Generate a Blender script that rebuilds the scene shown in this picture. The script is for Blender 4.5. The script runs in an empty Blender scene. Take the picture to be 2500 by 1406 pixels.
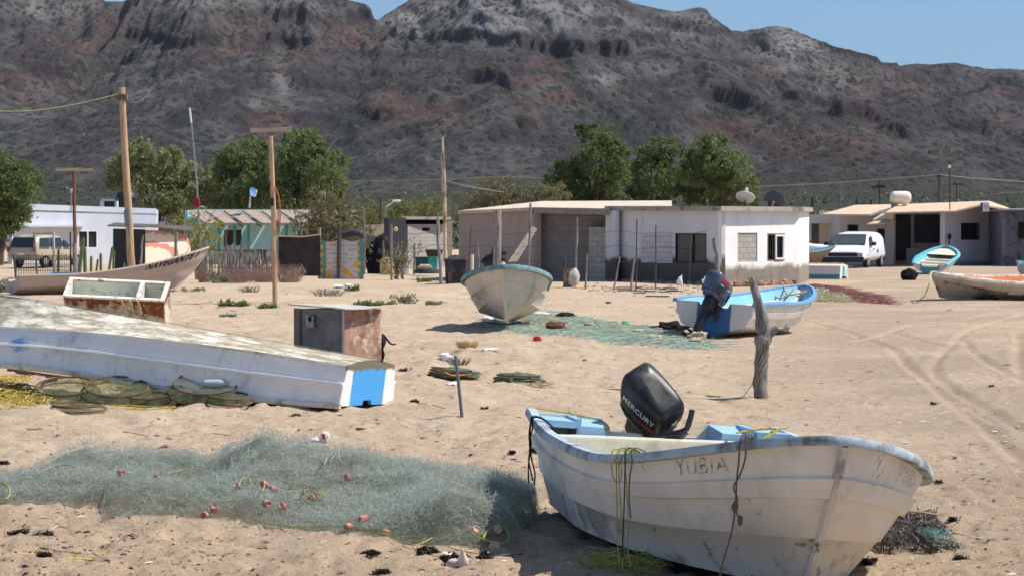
import bpy, math, random
import numpy as np
from mathutils import Vector, Matrix
from mathutils import noise as MN
R = math.radians
random.seed(7)
rs = np.random.RandomState(11)
sc = bpy.context.scene
COL = sc.collection
# ------------------------------------------------------------------ camera constants (used only to measure the place)
F, CX, CY, H = 6950.0, 1250.0, 703.0, 2.2
TILT = math.atan(151 / F)
CT, ST = math.cos(TILT), math.sin(TILT)


def P(px, py, D):
    """world point that stands D metres ahead at photo position px,py"""
    a, b = (px - CX) / F, -(py - CY) / F
    y = CT + b * ST
    z = -ST + b * CT
    k = D / y
    return Vector((a * k, D, H + z * k))


def gz_smooth(x, y):
    """broad relief of the sand (numpy or float)"""
    h = 0.03 * np.sin(x * 0.35 + 1.3) * np.sin(y * 0.27) + 0.02 * np.sin(x * 0.9 + y * 0.4)
    h = h * np.clip((y - 8) / 20, 0, 1)
    # the low dune in front of the yards on the left and middle
    w = np.exp(-((y - 101) / 9.0) ** 2) * np.clip((9 - x) / 6, 0, 1) * np.clip((x + 14) / 5, 0, 1)
    return h + 0.16 * w


def gz(x, y):
    return float(gz_smooth(np.float64(x), np.float64(y)))


def G(px, py):
    """point of the ground at photo position px,py"""
    D = 2.2 * F / max(py - 552, 8)
    for _ in range(12):
        p = P(px, py, D)
        D = (2.2 - gz(p.x, D)) * F / max(py - 552, 8)
    p = P(px, py, D)
    p.z = float(gfine_fast(np.array([p.x]), np.array([p.y]))[0]) if 'GZ' in globals() else gz(p.x, p.y)
    return p


def mpp(D):
    return D / F


# ------------------------------------------------------------------ mesh building
class M:
    def __init__(s):
        s.v, s.f, s.mi, s.uv = [], [], [], {}

    def add(s, vs, fs, mi=0):
        b = len(s.v)
        s.v += [tuple(q) for q in vs]
        for f in fs:
            s.f.append([b + i for i in f])
            s.mi.append(mi)
        return s

    def quad(s, a, b, c, d, mi=0, uv=None):
        if uv: s.uv[len(s.f)] = uv
        return s.add([a, b, c, d], [[0, 1, 2, 3]], mi)

    def box(s, c, size, mi=0, rz=0, mat=None, taper=0):
        x, y, z = [q / 2 for q in size]
        m = mat or (Matrix.Translation(Vector(c)) @ Matrix.Rotation(rz, 4, 'Z'))
        t = 1 - taper
        vs = [m @ Vector(q) for q in ((-x, -y, -z), (x, -y, -z), (x, y, -z), (-x, y, -z), (-x * t, -y * t, z), (x * t, -y * t, z), (x * t, y * t, z), (-x * t, y * t, z))]
        return s.add(vs, [[0, 3, 2, 1], [4, 5, 6, 7], [0, 1, 5, 4], [1, 2, 6, 5], [2, 3, 7, 6], [3, 0, 4, 7]], mi)

    def rbox(s, m, size, r=0.2, mi=0, n=10, top=1.0):
        """rounded block: super-ellipsoid; m is a matrix, size full lengths, r roundness"""
        nu, nv = n * 2, n
        vs, fs = [], []
        e = r
        sg = lambda a, p: math.copysign(abs(a) ** p, a)
        for j in range(nv + 1):
            ph = -math.pi / 2 + math.pi * j / nv
            for i in range(nu):
                th = 2 * math.pi * (i + .5) / nu
                x = sg(math.cos(ph), e) * sg(math.cos(th), e)
                y = sg(math.cos(ph), e) * sg(math.sin(th), e)
                z = sg(math.sin(ph), e)
                k = 1 + (top - 1) * (z + 1) / 2
                vs.append(m @ Vector((x * k * size[0] / 2, y * k * size[1] / 2, z * size[2] / 2)))
        for j in range(nv):
            for i in range(nu):
                fs.append([j * nu + i, j * nu + (i + 1) % nu, (j + 1) * nu + (i + 1) % nu, (j + 1) * nu + i])
        return s.add(vs, fs, mi)

    def tube(s, pts, r, n=6, mi=0, cap=True, wob=0):
        pts = [Vector(q) for q in pts]
        k = len(pts)
        rr = r if hasattr(r, '__len__') else [r] * k
        vs, fs = [], []
        up = None
        for i, p in enumerate(pts):
            t = (pts[min(i + 1, k - 1)] - pts[max(i - 1, 0)])
            if t.length < 1e-9: t = Vector((0, 0, 1))
            t.normalize()
            if up is None:
                up = Vector((0, 0, 1)) if abs(t.z) < .9 else Vector((1, 0, 0))
            a = t.cross(up)
            if a.length < 1e-6: a = t.orthogonal()
            a.normalize()
            b = a.cross(t)
            up = b
            for j in range(n):
                q = 2 * math.pi * j / n
                w = rr[i] * (1 + (random.uniform(-wob, wob) if wob else 0))
                vs.append(p + a * math.cos(q) * w + b * math.sin(q) * w)
        for i in range(k - 1):
            for j in range(n):
                fs.append([i * n + j, i * n + (j + 1) % n, (i + 1) * n + (j + 1) % n, (i + 1) * n + j])
        if cap:
            fs.append(list(range(n))[::-1])
            fs.append([(k - 1) * n + j for j in range(n)])
        return s.add(vs, fs, mi)

    def lathe(s, c, prof, n=20, mi=0, mat=None):
        m = mat or Matrix.Translation(Vector(c))
        vs, fs = [], []
        for (r, z) in prof:
            for j in range(n):
                q = 2 * math.pi * j / n
                vs.append(m @ Vector((r * math.cos(q), r * math.sin(q), z)))
        k = len(prof)
        for i in range(k - 1):
            for j in range(n):
                fs.append([i * n + j, i * n + (j + 1) % n, (i + 1) * n + (j + 1) % n, (i + 1) * n + j])
        fs.append(list(range(n))[::-1])
        fs.append([(k - 1) * n + j for j in range(n)])
        return s.add(vs, fs, mi)

    def prism(s, poly, off, mi=0):
        """extrude a planar polygon by the vector off"""
        n = len(poly)
        a = [Vector(q) for q in poly]
        b = [q + Vector(off) for q in a]
        fs = [list(range(n)), [n + i for i in range(n)][::-1]] + [[i, n + i, n + (i + 1) % n, (i + 1) % n] for i in range(n)]
        return s.add(a + b, fs, mi)

    def blob(s, c, rad, mi=0, n=8, amp=.25, fr=2.0, seed=0, flat=None):
        """lumpy closed lump"""
        vs, fs = [], []
        nu = n * 2
        for j in range(n + 1):
            ph = -math.pi / 2 + math.pi * j / n
            for i in range(nu):
                th = 2 * math.pi * i / nu
                d = Vector((math.cos(ph) * math.cos(th), math.cos(ph) * math.sin(th), math.sin(ph)))
                k = 1 + amp * MN.noise(d * fr + Vector((seed * 7.3, seed * 1.7, 0)))
                q = Vector((d.x * rad[0] * k, d.y * rad[1] * k, d.z * rad[2] * k))
                if flat is not None: q.z = max(q.z, flat)
                vs.append(Vector(c) + q)
        for j in range(n):
            for i in range(nu):
                fs.append([j * nu + i, j * nu + (i + 1) % nu, (j + 1) * nu + (i + 1) % nu, (j + 1) * nu + i])
        return s.add(vs, fs, mi)


def tag(o, label=None, cat=None, group=None, kind=None):
    if label: o['label'] = label
    if cat: o['category'] = cat
    if group: o['group'] = group
    if kind: o['kind'] = kind
    return o


def root(name, label, cat, loc, group=None, mat=None):
    o = bpy.data.objects.new(name, None)
    COL.objects.link(o)
    o.empty_display_size = .2
    if mat is not None:
        o.matrix_world = mat
        o['posed'] = 1
    else:
        o.location = Vector(loc)
    return tag(o, label, cat, group)


WORLD_LOC = {}


def obj(name, m, mats, parent=None, loc=None, label=None, cat=None, group=None, kind=None, smooth=35, local=False):
    """link a mesh builder as ONE object. Its points are world points unless local."""
    me = bpy.data.meshes.new(name)
    v = np.array(m.v, dtype=float).reshape(-1, 3)
    ref = Vector((0, 0, 0))
    if not local:
        if parent is not None:
            q = parent
            while q is not None:
                ref = ref + Vector(q.location)
                q = q.parent
        elif loc is not None:
            ref = Vector(loc)
        elif len(v):
            lo, hi = v.min(0), v.max(0)
            ref = Vector(((lo[0] + hi[0]) / 2, (lo[1] + hi[1]) / 2, lo[2]))
    v = v - np.array(ref)
    me.from_pydata(v.tolist(), [], m.f)
    if m.uv:
        uvl = me.uv_layers.new(name='UVMap')
        for p in me.polygons:
            u = m.uv.get(p.index)
            if u:
                for k, li in enumerate(p.loop_indices): uvl.data[li].uv = u[k]
    mats = mats if isinstance(mats, (list, tuple)) else [mats]
    for q in mats: me.materials.append(q)
    if len(mats) > 1: me.polygons.foreach_set('material_index', m.mi)
    if smooth:
        me.polygons.foreach_set('use_smooth', [True] * len(me.polygons))
        me.set_sharp_from_angle(angle=R(smooth))
    me.update()
    o = bpy.data.objects.new(name, me)
    COL.objects.link(o)
    if parent is not None:
        o.parent = parent
    elif not local or loc is not None:
        o.location = ref if not local else Vector(loc)
    tag(o, label, cat, group, kind)
    return o


def fastobj(name, V, Q, mats, parent=None, loc=(0, 0, 0), attr=None, **kw):
    """big numpy mesh of quads (or triangles)"""
    me = bpy.data.meshes.new(name)
    k = Q.shape[1]
    V = np.asarray(V, dtype=np.float32) - np.array(loc, dtype=np.float32)
    me.vertices.add(len(V)); me.vertices.foreach_set('co', V.ravel())
    me.loops.add(Q.size); me.loops.foreach_set('vertex_index', Q.astype(np.int32).ravel())
    me.polygons.add(len(Q)); me.polygons.foreach_set('loop_start', np.arange(0, Q.size, k, dtype=np.int32))
    if kw.pop('smooth', False): me.polygons.foreach_set('use_smooth', np.ones(len(Q), dtype=bool))
    mats = mats if isinstance(mats, (list, tuple)) else [mats]
    for q in mats: me.materials.append(q)
    if attr is not None:
        for an, arr in attr.items():
            a = me.attributes.new(an, 'FLOAT', 'POINT')
            a.data.foreach_set('value', np.asarray(arr, dtype=np.float32).ravel())
    me.update(calc_edges=True)
    o = bpy.data.objects.new(name, me)
    COL.objects.link(o)
    if parent is not None: o.parent = parent
    else: o.location = loc
    return tag(o, **kw)


def copy_tree(o, parent=None):
    c = o.copy()
    COL.objects.link(c)
    c.parent = parent
    for ch in list(o.children): copy_tree(ch, c)
    return c


# ------------------------------------------------------------------ materials
def lin(c):
    """sRGB 0-255 -> linear"""
    o = []
    for q in c[:3]:
        q = q / 255
        o.append(q / 12.92 if q <= .04045 else ((q + .055) / 1.055) ** 2.4)
    return tuple(o)


class NT:
    def __init__(s, name):
        s.m = bpy.data.materials.new(name)
        s.m.use_nodes = True
        s.t = s.m.node_tree
        s.t.nodes.clear()
        s.out = s.t.nodes.new('ShaderNodeOutputMaterial')
        s.co = s.t.nodes.new('ShaderNodeTexCoord').outputs['Object']

    def n(s, typ, inp=None, **kw):
        q = s.t.nodes.new('ShaderNode' + typ)
        for k, v in kw.items(): setattr(q, k, v)
        for k, v in (inp or {}).items(): s.set(q.inputs[k], v)
        return q

    def set(s, sock, v):
        if hasattr(v, 'is_output'): s.t.links.new(v, sock)
        elif isinstance(v, (tuple, list)) and len(v) == 3 and sock.type == 'RGBA': sock.default_value = (*v, 1)
        else: sock.default_value = v

    def noise(s, scale, detail=6, rough=.6, co=None, stretch=None, dist=0, off=0):
        co = co or s.co
        if stretch or off:
            mp = s.n('Mapping', {'Vector': co, 'Scale': stretch or (1, 1, 1), 'Location': (off, off * .7, off * .3)})
            co = mp.outputs[0]
        return s.n('TexNoise', {'Vector': co, 'Scale': scale, 'Detail': detail, 'Roughness': rough, 'Distortion': dist}).outputs[0]

    def ramp(s, fac, a, b, lo=0, hi=1):
        return s.n('MapRange', {'Value': fac, 'From Min': a, 'From Max': b, 'To Min': lo, 'To Max': hi}).outputs[0]

    def mix(s, fac, a, b, mode='MIX'):
        q = s.n('Mix', data_type='RGBA', blend_type=mode)
        s.set(q.inputs[0], fac); s.set(q.inputs[6], a); s.set(q.inputs[7], b)
        return q.outputs[2]

    def math(s, op, a, b=0.0, c=0.0):
        q = s.n('Math', operation=op)
        s.set(q.inputs[0], a); s.set(q.inputs[1], b)
        return q.outputs[0]

    def bump(s, h, strength=.4, dist=.02, normal=None):
        d = {'Height': h, 'Strength': strength, 'Distance': dist}
        if normal is not None: d['Normal'] = normal
        return s.n('Bump', d).outputs[0]

    def finish(s, col, rough=.85, bump=None, spec=.25, metallic=0, trans=None, alpha=None):
        d = {'Base Color': col, 'Roughness': rough, 'Specular IOR Level': spec, 'Metallic': metallic}
        if bump is not None: d['Normal'] = bump
        if alpha is not None: d['Alpha'] = alpha
        b = s.n('BsdfPrincipled', d)
        sh = b.outputs[0]
        if trans:
            tr = s.n('BsdfTranslucent', {'Color': trans[1]})
            q = s.n('MixShader', {0: trans[0], 1: sh, 2: tr.outputs[0]})
            sh = q.outputs[0]
        s.t.links.new(sh, s.out.inputs['Surface'])
        return s.m


MC = {}


def mat(name, c, rough=.85, var=.18, vs=6, c2=None, s2=3, t2=(.5, .62), c3=None, s3=12, t3=(.58, .66), bump=.15, bs=30, bd=.01, spec=.25, metallic=0, stretch=None, st2=None):
    """painted / worn surface: base colour with two scales of real colour variation and up to two kinds of stain"""
    if name in MC: return MC[name]
    t = NT(name)
    v1 = t.noise(vs, 5, .65, stretch=stretch)
    col = t.mix(1.0, c, t.n('CombineColor', {0: t.ramp(v1, .25, .75, 1 - var, 1 + var), 1: t.ramp(v1, .25, .75, 1 - var, 1 + var), 2: t.ramp(v1, .25, .75, 1 - var, 1 + var)}).outputs[0], 'MULTIPLY')
    if c2 is not None:
        col = t.mix(t.ramp(t.noise(s2, 8, .7, stretch=st2 or stretch, off=3.1), t2[0], t2[1]), col, c2)
    if c3 is not None:
        col = t.mix(t.ramp(t.noise(s3, 8, .75, stretch=st2 or stretch, off=9.7), t3[0], t3[1]), col, c3)
    nb = t.bump(t.noise(bs, 6, .7, stretch=stretch), bump, bd) if bump else None
    MC[name] = t.finish(col, rough, nb, spec, metallic)
    return MC[name]


def leafmat(name, c, cv, tr=.3):
    if name in MC: return MC[name]
    t = NT(name)
    g = t.n('NewGeometry')
    rnd = g.outputs['Random Per Island']
    col = t.mix(rnd, c, cv)
    col = t.mix(t.ramp(t.noise(.9, 3, .6), .35, .7), col, tuple(q * .72 for q in c))
    MC[name] = t.finish(col, .6, None, .3, 0, (tr, tuple(min(1, q * 1.3) for q in cv)))
    return MC[name]
# ------------------------------------------------------------------ numpy noise
def _h(ix, iy, seed):
    n = (ix.astype(np.int64) * 374761393 + iy.astype(np.int64) * 668265263 + seed * 974634777) & 0x7fffffff
    n = ((n ^ (n >> 13)) * 1274126177) & 0x7fffffff
    return ((n ^ (n >> 16)) & 0xffff) / 65535.0


def vn(x, y, seed=0):
    ix, iy = np.floor(x), np.floor(y)
    fx, fy = x - ix, y - iy
    fx, fy = fx * fx * fx * (fx * (fx * 6 - 15) + 10), fy * fy * fy * (fy * (fy * 6 - 15) + 10)
    a, b, c, d = _h(ix, iy, seed), _h(ix + 1, iy, seed), _h(ix, iy + 1, seed), _h(ix + 1, iy + 1, seed)
    return (a + (b - a) * fx) * (1 - fy) + (c + (d - c) * fx) * fy - .5


def fbm(x, y, o=5, seed=0, g=.5):
    r, a = 0, 1.0
    for i in range(o):
        r = r + a * vn(x * 2 ** i + i * 17.3, y * 2 ** i - i * 9.1, seed + i)
        a *= g
    return r


def ridged(x, y, o=4, seed=0, g=.5):
    r, a = 0, 1.0
    for i in range(o):
        r = r + a * (1 - 2 * np.abs(2 * vn(x * 2 ** i + i * 5.7, y * 2 ** i + i * 3.1, seed + i)))
        a *= g
    return r


def sstep(a, b, x):
    t = np.clip((x - a) / (b - a), 0, 1)
    return t * t * (3 - 2 * t)


def grid_quads(nr, nc):
    i = np.arange(nr - 1)[:, None] * nc + np.arange(nc - 1)[None, :]
    return np.stack([i, i + 1, i + nc + 1, i + nc], -1).reshape(-1, 4)


# ------------------------------------------------------------------ camera, sun, sky
cam = bpy.data.cameras.new('camera')
cam_o = bpy.data.objects.new('camera', cam)
COL.objects.link(cam_o)
cam_o.location = (0, 0, H)
cam_o.rotation_euler = (math.pi / 2 - TILT, 0, 0)
cam.sensor_width = 36
cam.lens = F / 2500 * 36
cam.clip_start, cam.clip_end = .5, 20000
cam.dof.use_dof = True
cam.dof.focus_distance = 27
cam.dof.aperture_fstop = 12
sc.camera = cam_o

SUN_EL, SUN_AZ = R(54), R(8)  # azimuth from +x towards +y
ts = Vector((math.cos(SUN_AZ) * math.cos(SUN_EL), math.sin(SUN_AZ) * math.cos(SUN_EL), math.sin(SUN_EL)))
sl = bpy.data.lights.new('sun', 'SUN')
sl.energy, sl.angle, sl.color = 4.6, R(.53), (1, .95, .87)
so = bpy.data.objects.new('sun', sl)
COL.objects.link(so)
so.rotation_euler = ts.to_track_quat('Z', 'Y').to_euler()
w = bpy.data.worlds.new('World')
sc.world = w
w.use_nodes = True
wt = w.node_tree
bg = wt.nodes['Background']
sky = wt.nodes.new('ShaderNodeTexSky')
sky.sky_type = 'NISHITA'
sky.sun_disc = False
sky.sun_elevation, sky.sun_rotation = SUN_EL, math.pi / 2 - SUN_AZ
sky.air_density, sky.dust_density, sky.ozone_density, sky.altitude = 1.0, .0, 5.0, 0
wco = wt.nodes.new('ShaderNodeTexCoord')
wsx = wt.nodes.new('ShaderNodeSeparateXYZ'); wt.links.new(wco.outputs['Generated'], wsx.inputs[0])
wmr = wt.nodes.new('ShaderNodeMapRange'); wt.links.new(wsx.outputs[2], wmr.inputs[0])
wmr.inputs[1].default_value, wmr.inputs[2].default_value = .04, .6
grad = wt.nodes.new('ShaderNodeMix'); grad.data_type = 'RGBA'
grad.inputs[6].default_value = (.52, .66, .90, 1)   # low sky darkened, overhead sky brightened for added fill light
grad.inputs[7].default_value = (1.9, 1.65, 1.45, 1)
wt.links.new(wmr.outputs[0], grad.inputs[0])
tint = wt.nodes.new('ShaderNodeMix'); tint.data_type = 'RGBA'; tint.blend_type = 'MULTIPLY'; tint.inputs[0].default_value = 1
wt.links.new(grad.outputs[2], tint.inputs[7])
wt.links.new(sky.outputs[0], tint.inputs[6]); wt.links.new(tint.outputs[2], bg.inputs[0])
bg.inputs[1].default_value = .085
sc.view_settings.view_transform = 'Standard'
sc.view_settings.look = 'None'
sc.view_settings.exposure = .4
sc.view_settings.gamma = 1
sc.render.engine = 'CYCLES'
cy = sc.cycles
cy.use_denoising = True
cy.denoiser = 'OPENIMAGEDENOISE'
cy.max_bounces, cy.diffuse_bounces, cy.glossy_bounces, cy.transparent_max_bounces = 6, 3, 2, 24
cy.use_adaptive_sampling = True
cy.adaptive_threshold = .015
cy.caustics_reflective = cy.caustics_refractive = False

# ------------------------------------------------------------------ the sand
TRACKS = [[(1985, 788), (2080, 812), (2180, 850), (2226, 902)], [(2172, 810), (2230, 826), (2300, 844)],
          [(2345, 818), (2300, 860), (2279, 890), (2282, 915), (2330, 955), (2420, 1004), (2510, 1056)],
          [(2292, 955), (2360, 990), (2440, 1034)], [(2355, 828), (2362, 848), (2395, 874), (2440, 898)],
          [(2486, 812), (2484, 870), (2490, 905), (2505, 935)], [(2350, 816), (2420, 790), (2505, 765)], [(2080, 835), (2200, 800), (2380, 775), (2500, 752)],
          [(2225, 898), (2300, 960), (2400, 1040), (2500, 1130)], [(2440, 898), (2500, 925)]]


def gfine(x, y):
    h = gz_smooth(x, y)
    near = np.exp(-y / 60)
    h = h + .014 * fbm(x * .7, y * .5, 3, 3) + near * .045 * fbm(x * 3.1, y * 3.0, 3, 21, .6) - near * .022 * np.clip(.35 - np.abs(vn(x * 2.3, y * 1.7, 812) - .1) * 3, 0, 1)
    # lumpier sand on the left and middle, footprints
    lump = np.clip((6 - x) / 6, 0, 1) * np.exp(-((y - 45) / 40.0) ** 2)
    h = h + lump * .10 * (fbm(x * 1.6, y * 1.2, 4, 77, .6)) + .10 * np.exp(-((y - 84) / 20.0) ** 2) * np.clip((5 - x) / 4, 0, 1) * fbm(x * .7, y * .28, 3, 93)
    dmin = np.full(np.shape(x), 9.0)
    for tr in TRACKS:
        pts = [G(*q) for q in tr]
        for a, b in zip(pts[:-1], pts[1:]):
            ab = np.array([b.x - a.x, b.y - a.y])
            t = np.clip(((x - a.x) * ab[0] + (y - a.y) * ab[1]) / (ab @ ab), 0, 1)
            dmin = np.minimum(dmin, np.hypot(x - a.x - t * ab[0], y - a.y - t * ab[1]))
    pack = sstep(.2, 2.2, x - y * .07)
    h = gz_smooth(x, y) + (h - gz_smooth(x, y)) * (1 - .72 * pack)
    h = h - .042 * np.exp(-(dmin / .075) ** 2) + .011 * np.exp(-((dmin - .16) / .055) ** 2)
    return h


GYS = np.concatenate([np.geomspace(5, 300, 900), np.geomspace(306, 6000, 40)])
NXG = 601
tt = np.linspace(-1, 1, NXG)
GX = (GYS[:, None] * .30 + 6) * tt[None, :]
GY = np.repeat(GYS[:, None], NXG, 1)
GZ_ = gfine(GX, GY)
# footprints and small kicked hollows
rf = np.random.RandomState(8)
for k in range(1500):
    D = 1 / rf.uniform(1 / 75, 1 / 17.5); x = rf.uniform(-.2, .2) * D
    if k % 3: x += .3 * np.sin(k); D += .25 * np.cos(k)
    a_ = rf.uniform(0, 6.28); L_, W_ = rf.uniform(.13, .19), rf.uniform(.06, .09)
    i0, i1 = np.searchsorted(GYS, [D - .5, D + .5])
    c0 = ((x - .5) / (D * .30 + 6) + 1) / 2 * (NXG - 1); c1 = ((x + .5) / (D * .30 + 6) + 1) / 2 * (NXG - 1)
    sl_ = (slice(i0, i1), slice(max(0, int(c0)), min(NXG, int(c1) + 2)))
    dx, dy = GX[sl_] - x, GY[sl_] - D
    u_, v_ = dx * np.cos(a_) + dy * np.sin(a_), -dx * np.sin(a_) + dy * np.cos(a_)
    q_ = (u_ / L_) ** 2 + (v_ / W_) ** 2
    GZ_[sl_] += -.032 * np.exp(-q_ ** 1.5) + .012 * np.exp(-(np.sqrt(q_) - 1.35) ** 2 / .1)
GZ = GZ_


def gfine_fast(x, D):
    j = np.clip(np.searchsorted(GYS, D) - 1, 0, len(GYS) - 2)
    f_ = (D - GYS[j]) / (GYS[j + 1] - GYS[j])

    def row(jj):
        c = (x / (GYS[jj] * .30 + 6) + 1) / 2 * (NXG - 1)
        i = np.clip(c.astype(int), 0, NXG - 2)
        return GZ[jj, i] * (1 - (c - i)) + GZ[jj, i + 1] * (c - i)
    return row(j) * (1 - f_) + row(j + 1) * f_




def sandmat():
    t = NT('sand')
    pos = t.n('NewGeometry').outputs['Position']
    sx = t.n('SeparateXYZ', {0: pos}).outputs
    warm, pale, grey = lin((190, 167, 141)), lin((202, 181, 155)), lin((172, 152, 131))
    n1 = t.noise(.35, 6, .65, pos)
    col = t.mix(t.ramp(n1, .35, .65), warm, pale)
    # packed, greyer drive on the right; near sand coarser and browner
    pk = t.math('MULTIPLY', t.ramp(t.math('SUBTRACT', sx[0], t.math('MULTIPLY', sx[1], .075)), -.4, 2.2), t.ramp(t.noise(.25, 5, .6, pos, off=4), .3, .55))
    col = t.mix(pk, col, grey)
    col = t.mix(t.ramp(sx[1], 31, 17, 0, .55), col, lin((171, 145, 117)))
    # dark organic specks and pale shell grit
    sp = t.n('TexVoronoi', {'Vector': pos, 'Scale': 16, 'Randomness': 1}).outputs['Distance']
    spm = t.math('MULTIPLY', t.ramp(sp, .16, .08), t.ramp(t.noise(1.1, 4, .7, pos, off=8), .5, .6))
    col = t.mix(t.math('MULTIPLY', spm, .75), col, lin((88, 72, 58)))
    s2 = t.n('TexVoronoi', {'Vector': pos, 'Scale': 23, 'Randomness': 1}).outputs['Distance']
    col = t.mix(t.math('MULTIPLY', t.ramp(s2, .12, .06), t.ramp(t.noise(.8, 4, .7, pos, off=18), .55, .62)), col, lin((232, 224, 210)))
    for sc_v, th_v, cv, off_v, k_v in ((7.5, .13, (78, 62, 50), 28, .8), (4.1, .085, (70, 56, 46), 38, .8), (9.5, .085, (236, 230, 220), 48, .9)):
        mp = t.n('Mapping', {'Vector': pos, 'Location': (off_v, off_v * .3, 0), 'Scale': (1, .55, 1)}).outputs[0]
        sp3 = t.n('TexVoronoi', {'Vector': t.n('VectorMath', {0: mp, 1: t.n('VectorMath', {0: t.n('TexNoise', {'Vector': mp, 'Scale': 14.0}).outputs['Color'], 1: (.05, .05, .0)}, operation='MULTIPLY').outputs[0]}, operation='ADD').outputs[0], 'Scale': sc_v, 'Randomness': 1}).outputs['Distance']
        col = t.mix(t.math('MULTIPLY', t.math('MULTIPLY', t.ramp(sp3, th_v, th_v * .6), t.ramp(t.noise(.55, 5, .7, pos, off=off_v), .46, .58)), k_v), col, lin(cv))
    fine = t.noise(60, 5, .8, pos)
    mid = t.noise(7, 8, .75, pos)
    col = t.mix(t.ramp(mid, .50, .66, 0, .45), col, lin((160, 132, 103)))
    col = t.mix(t.ramp(mid, .44, .34, 0, .4), col, lin((222, 198, 164)))
    col = t.mix(t.ramp(fine, .52, .70, 0, .55), col, lin((140, 114, 90)))
    col = t.mix(t.ramp(fine, .42, .30, 0, .4), col, lin((226, 204, 172)))
    foot = t.n('TexVoronoi', {'Vector': t.n('Mapping', {'Vector': pos, 'Scale': (1, .8, 1)}).outputs[0], 'Scale': 2.6, 'Randomness': 1}).outputs['Distance']
    wv = t.noise(3.2, 6, .7, pos)
    b = t.bump(t.math('ADD', t.math('MULTIPLY', mid, 1.2), t.math('ADD', t.math('MULTIPLY', fine, .35), t.math('ADD', t.math('MULTIPLY', wv, 1.2), t.math('MULTIPLY', t.ramp(foot, .1, .32), .5)))), .75, .07)
    return t.finish(col, .95, b, .1)


fastobj('sand_ground', np.stack([GX, GY, GZ], -1).reshape(-1, 3), grid_quads(len(GYS), NXG), sandmat(), smooth=True, kind='structure', label='bare beach sand with tyre tracks reaching the village', cat='ground')

# ------------------------------------------------------------------ the mountain
SKY = [(-1500, 40), (-700, -60), (-300, -30), (-100, -70), (100, -45), (225, -8), (262, 4), (300, 5), (340, -12), (520, -60), (760, -40), (850, -2), (893, 8), (908, 22), (912, 44), (924, 48), (960, 26), (1005, -2), (1100, -60), (1250, -95),
       (1400, -60), (1515, -3), (1545, 7), (1600, 21), (1650, 29), (1705, 18), (1722, 22), (1740, 44), (1785, 76), (1812, 78), (1850, 68), (1895, 62), (1930, 68), (1985, 95), (2060, 118), (2140, 140), (2150, 153), (2172, 155), (2190, 153), (2194, 162), (2225, 155),
       (2330, 154), (2400, 166), (2500, 170), (2700, 185), (3000, 150), (3400, 230), (4200, 330)]
ux = np.linspace(-1300, 3800, 1150)
rowR = np.interp(ux, [q[0] for q in SKY], [q[1] for q in SKY])
kern = np.hanning(61); kern /= kern.sum()
rowS = np.convolve(np.pad(rowR, 30, mode='edge'), kern, 'valid') + 4
rowR = rowR + 4 * fbm(ux / 60, ux * 0, 4, 5, .6)
D0, D1 = 1050.0, 2700.0
DR = D1 + 130 * fbm(ux / 600, ux * 0 + 2.2, 2, 9) + 60 * sstep(1700, 2000, ux) - 90 * sstep(1100, 750, ux)
dd = np.concatenate([np.linspace(235, 1000, 50), np.linspace(1015, 1900, 150), np.linspace(1905, 2860, 300), np.linspace(2880, 3500, 16)])
U, DD = np.meshgrid(ux, dd)
XX = (U - CX) / F * DD
RD = np.repeat(DR[None], len(dd), 0)
Tt = np.clip((DD - D0) / (RD - D0), -1, 1.4) if 0 else (DD - D0) / (RD - D0)
ZR = H + (552 - (rowS[None] + (rowR - rowS)[None] * sstep(.80, .99, Tt))) * RD / F


def fan(D):
    return -.4 + 14 * np.clip((D - 235) / (1050 - 235), 0, 2) ** 1.3


Tt = np.clip((DD - D0) / (RD - D0), -1, 1.4)
shape = np.clip(Tt, 0, 1) ** 1.6
ZZ = fan(np.minimum(DD, D0)) + (ZR - fan(D0)) * shape
env = np.clip(Tt, 0, 1) * (1 - sstep(.82, 1.0, Tt)) * np.clip(Tt * 4, 0, 1)
env = np.maximum(env, 0)
wx = XX + 45 * fbm(XX / 260, DD / 260, 3, 31)
wy = DD + 60 * fbm(XX / 300, DD / 300, 3, 55)
ZZ = ZZ + env ** .7 * (26 * ridged(wx / 210 + .35 * wy / 700, wy / 620, 4, 61, .48) - 13)
gx_ = XX + .55 * (DD - D0) * np.sin(XX / 330 + 1.1) * .35 + 14 * fbm(XX / 70, DD / 160, 3, 611)
ZZ = ZZ + env ** .6 * (7.5 * ridged(gx_ / 62, DD / 420, 3, 621, .55) + 3.0 * ridged(gx_ / 24 + .3, DD / 190, 2, 641, .5) - 3)
ZZ = ZZ + (.25 + .75 * np.clip(Tt, 0, 1)) * np.clip(Tt * 5 + .2, 0, 1) * (1 - .75 * sstep(.9, 1, Tt)) * (6.5 * fbm(XX / 34, DD / 40, 5, 71, .6) + 3.2 * ridged(XX / 26 + .4 * DD / 60, DD / 70, 4, 88, .6) * np.clip(fbm(XX / 90, DD / 120, 2, 97) + .55, 0, 1))
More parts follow.
